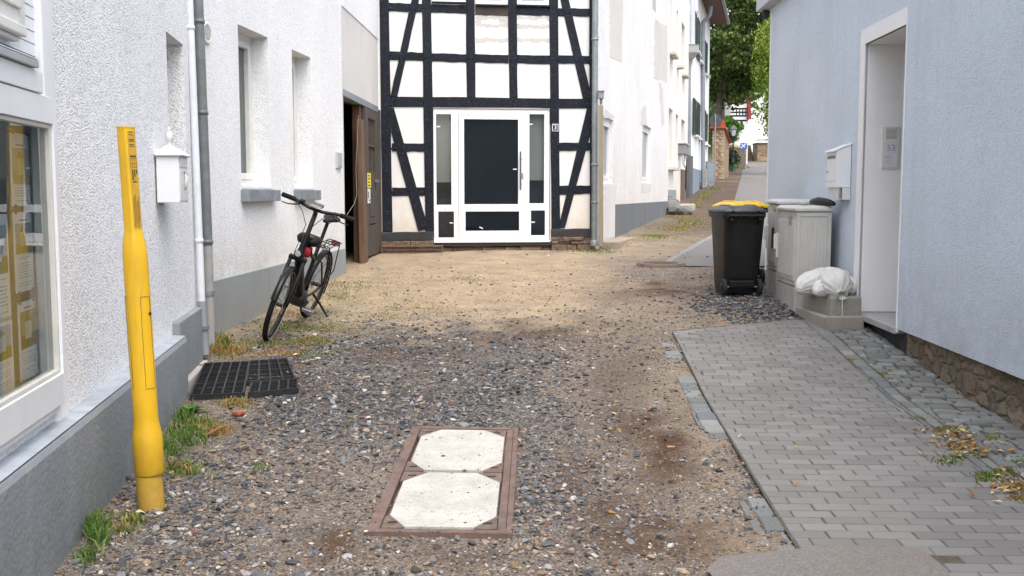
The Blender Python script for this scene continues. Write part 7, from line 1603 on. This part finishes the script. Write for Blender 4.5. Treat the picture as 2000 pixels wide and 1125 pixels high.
mb = MB(); mb.box((a.x + .03, Yu - .012, zg(Yu) + .12), (b.x - .03, Yu - .002, b.z - .08)); mb.build('door', bpy.data.materials['blue_grey_cabinet'], ub, bevel=.004)
mb = MB(); p = gnd(1374, 369); tag(rock_mb(p + Vector((0, .3, .10)), (.45, .3, .2), 9).build('rock', m_rock), 'dark stone at the foot of the bent downpipe', 'rock', 'loose rocks by the far plinth')

# ================================================================== grass, weeds and litter
m_blade = attr_mat('grass_blade', .7, .25, 8, 0, spec=.25, transl=.25)
def grass(name, spots, label, seed):
    g = np.random.default_rng(seed); Ps, Fs, Cs = [], [], []; off = 0
    for (px, py, n, spx, spy, h, pal) in spots:
        c = gnd(px, py); ex = gnd(px + spx, py) - c; ey = gnd(px, py + spy) - c
        u = g.normal(0, .45, n); v = g.normal(0, .45, n); x = c.x + ex.x * u + ey.x * v; y = c.y + ex.y * u + ey.y * v
        ok = (x > left_x(y) + .01) & (y > .5) & ((x < blue_x(y) - .02) | (y > 15)); x, y = x[ok], y[ok]; m = len(x)
        if not m: continue
        z = ground_z(x, y)[0]; z = np.where((x > pave_left(y)) & (y < 10), _gi(x, y) + .02, z)
        hh = h * g.uniform(.35, 1.15, m); a = g.uniform(0, 2 * math.pi, m); w_ = .0028 + .0018 * g.random(m); w_ = w_ * (1 + y * .05)
        ln = g.uniform(.15, .9, m) * hh; b = g.uniform(0, 2 * math.pi, m)
        sx, sy = np.cos(a) * w_, np.sin(a) * w_; lx, ly = np.cos(b) * ln, np.sin(b) * ln
        P = np.stack([np.stack([x - sx, y - sy, z - .005], -1), np.stack([x + sx, y + sy, z - .005], -1), np.stack([x + sx * .7 + lx * .4, y + sy * .7 + ly * .4, z + hh * .6], -1), np.stack([x - sx * .7 + lx * .4, y - sy * .7 + ly * .4, z + hh * .6], -1), np.stack([x + lx, y + ly, z + hh * (1 - .3 * ln / hh)], -1)], 1).reshape(-1, 3)
        i = np.arange(m)[:, None] * 5 + off; F_ = np.concatenate([i + np.array([0, 1, 2]), i + np.array([0, 2, 3]), i + np.array([3, 2, 4])]); off += m * 5
        pl = np.array(pal); Ps.append(P); Fs.append(F_); Cs.append(np.repeat(pl[g.integers(0, len(pl), m)] * g.uniform(.7, 1.3, (m, 1)), 5, 0))
    o = np_mesh(name, np.concatenate(Ps), np.concatenate(Fs), m_blade, np.concatenate(Cs)); o['kind'] = 'stuff'; tag(o, label, 'grass'); return o
GR = [(.10, .19, .035), (.14, .23, .045), (.08, .15, .03), (.20, .25, .07)]; DRY = [(.35, .24, .08), (.42, .30, .12), (.30, .16, .05), (.22, .20, .06)]; MIX = GR + DRY[:2]; OR = [(.36, .18, .05), (.42, .26, .08), (.30, .13, .04)]
grass('grass', [(188, 1045, 260, 22, 30, .12, GR), (170, 1095, 120, 20, 14, .06, GR), (255, 1020, 160, 34, 14, .05, MIX), (240, 1040, 90, 30, 12, .04, MIX),
    (360, 850, 380, 46, 26, .07, GR), (330, 880, 220, 40, 24, .07, GR), (395, 830, 260, 34, 16, .06, MIX), (352, 918, 330, 52, 18, .05, MIX), (360, 815, 160, 24, 20, .08, GR), (460, 790, 220, 40, 10, .05, DRY + GR[:1]), (425, 840, 160, 30, 12, .05, DRY), (505, 915, 50, 20, 10, .03, GR),
    (440, 688, 500, 50, 12, .06, DRY), (432, 672, 260, 26, 12, .09, MIX), (520, 672, 480, 80, 12, .03, MIX), (600, 668, 420, 60, 12, .03, OR + MIX[:2]), (560, 640, 500, 70, 14, .025, MIX), (640, 640, 360, 60, 12, .022, MIX), (540, 690, 240, 60, 8, .03, OR), (600, 690, 160, 40, 10, .03, MIX),
    (660, 580, 260, 60, 14, .022, MIX), (700, 560, 200, 60, 12, .02, MIX), (820, 600, 160, 90, 14, .018, DRY), (740, 620, 200, 80, 12, .018, MIX), (900, 548, 140, 70, 10, .018, MIX), (650, 560, 120, 40, 10, .02, MIX), (560, 612, 200, 60, 12, .025, DRY),
    (1160, 490, 260, 60, 5, .03, GR), (1185, 484, 140, 20, 4, .04, GR), (1280, 462, 520, 46, 7, .035, MIX), (1320, 447, 620, 46, 7, .04, MIX + OR), (1350, 436, 420, 36, 7, .05, MIX), (1335, 424, 300, 36, 7, .05, DRY), (1360, 398, 300, 16, 10, .06, MIX), (1376, 382, 260, 14, 8, .07, MIX), (1396, 368, 200, 20, 5, .06, DRY + GR)],
    'short green and straw coloured grass growing along the walls and in the yard', 8)
grass('moss_grass', [(1800, 824, 120, 26, 4, .018, MIX), (1850, 846, 330, 44, 8, .02, DRY + GR[:2]), (1880, 880, 380, 50, 10, .02, DRY), (1880, 900, 140, 50, 5, .02, GR), (1930, 862, 120, 30, 6, .02, MIX), (1930, 940, 260, 30, 12, .022, GR), (1960, 930, 160, 34, 8, .02, MIX), (1985, 960, 300, 36, 12, .02, DRY), (1850, 910, 90, 30, 8, .02, GR), (1990, 905, 120, 20, 6, .02, GR), (1725, 735, 140, 26, 5, .018, MIX), (1745, 750, 80, 20, 4, .018, GR), (1665, 708, 60, 16, 3, .015, DRY), (1700, 640, 40, 20, 5, .02, OR), (1990, 980, 160, 24, 10, .02, DRY)],
      'small tufts of moss and dry grass in the cobble joints by the blue house', 9)
# broad-leaved weed by the shop plinth
def weed(px, py, n, L, label, seed):
    c = gnd(px, py); root = thing('weed_plant', c, label, 'weed'); g = random.Random(seed)
    for k in range(n):
        a = g.uniform(0, 6.28); l = L * g.uniform(.5, 1.1); el_ = g.uniform(.4, 1.1); d = Vector((math.cos(a) * math.cos(el_), math.sin(a) * math.cos(el_), math.sin(el_))); s_ = Vector((-math.sin(a), math.cos(a), 0)); mb = MB(); ro = []
        mb.cur = random.choice([(.07, .17, .03), (.10, .22, .04), (.05, .12, .02)])
        for t, w_ in ((0, .05), (.25, .16), (.5, .22), (.75, .17), (1, .01)):
            p = c + d * l * t + Vector((0, 0, -.45 * l * t * t)); ro.append([p - s_ * w_ * l, p + Vector((0, 0, -.03 * l)), p + s_ * w_ * l])
        vs = [q for r in ro for q in r]; mb.add(vs, [(i * 3 + j, i * 3 + j + 1, i * 3 + j + 4, i * 3 + j + 3) for i in range(4) for j in range(2)], True); mb.build('leaf', m_blade, root, colattr=True)
weed(374, 806, 12, .13, 'broad-leaved green weed at the corner of the black grid and the shop plinth', 3)
weed(288, 1002 + 118, 7, .05, 'tiny leafy weed at the bottom edge of the yard by the shop wall', 4)
weed(392, 716, 7, .10, 'small green weed between step stone and black grid mats', 6)
# fallen leaves and chips
g = np.random.default_rng(12); L_ = []
def litter(px, py, n, sx, sy): L_.extend([(px + g.normal(0, sx), py + g.normal(0, sy)) for _ in range(n)])
litter(1860, 860, 80, 34, 10); litter(1890, 885, 90, 40, 10); litter(1970, 955, 60, 24, 16); litter(1480, 605, 40, 46, 12); litter(1700, 640, 24, 18, 6); litter(560, 690, 30, 70, 14); litter(1500, 800, 26, 150, 120); litter(900, 900, 60, 330, 150); litter(480, 800, 20, 50, 30); litter(1250, 700, 40, 130, 120); litter(900, 560, 40, 260, 40); litter(1400, 430, 30, 40, 30); litter(260, 1010, 14, 40, 20)
pts = []
for (x, y) in L_:
    if y < 330 or y > 1124: continue
    p = gnd(x, y); 
    if p.x < left_x(np.array(p.y)) + .02 or (p.x > blue_x(p.y) - .03 and p.y < 14): continue
    zz_ = float(ground_z(np.array([p.x]), np.array([p.y]))[0][0]) if not (p.x > pave_left(p.y) and p.y < 10) else zg(p.y) + .026
    pts.append((p.x, p.y, zz_ + .008))
pts = np.array(pts); m = len(pts); a = g.uniform(0, 6.28, m); s_ = g.uniform(.012, .034, m); pal = np.array([(.48, .30, .08), (.42, .22, .05), (.55, .42, .20), (.38, .14, .04), (.60, .52, .36), (.30, .20, .10)])
d = np.stack([np.cos(a), np.sin(a), g.normal(0, .2, m)], 1) * s_[:, None]; e = np.stack([-np.sin(a), np.cos(a), g.normal(0, .25, m)], 1) * (s_ * g.uniform(.25, .55, m))[:, None]; up = np.array([0, 0, .006])
P = np.stack([pts - d, pts - d * .2 + e + up, pts + d, pts - d * .1 - e + up], 1).reshape(-1, 3)
ll = np_mesh('leaf_litter', P, np.arange(m * 4).reshape(m, 4), m_blade, np.repeat(pal[g.integers(0, 6, m)] * g.uniform(.7, 1.2, (m, 1)), 4, 0)); ll['kind'] = 'stuff'; tag(ll, 'fallen dry leaves and chips scattered over yard and cobbles', 'leaves')
# single loose stones, twig and brick bits seen in the yard
tag(rock_mb(gnd(466, 812) + Vector((0, 0, .02)), (.05, .04, .025), 31).build('brick_piece', M('brick_red', (.34, .12, .07), .9, .2, 20, .4, 90)), 'reddish brick piece lying in front of the grid mats', 'brick piece')
mb = MB(); mb.tube([gnd(402, 856) + Vector((0, 0, .02)), gnd(430, 845) + Vector((0, 0, .035)), gnd(457, 834) + Vector((0, 0, .02))], .006, 6); tag(mb.build('twig', M('twig_brown', (.28, .13, .06), .9, .2, 20)), 'reddish brown twig in the grass by the shop plinth', 'twig')
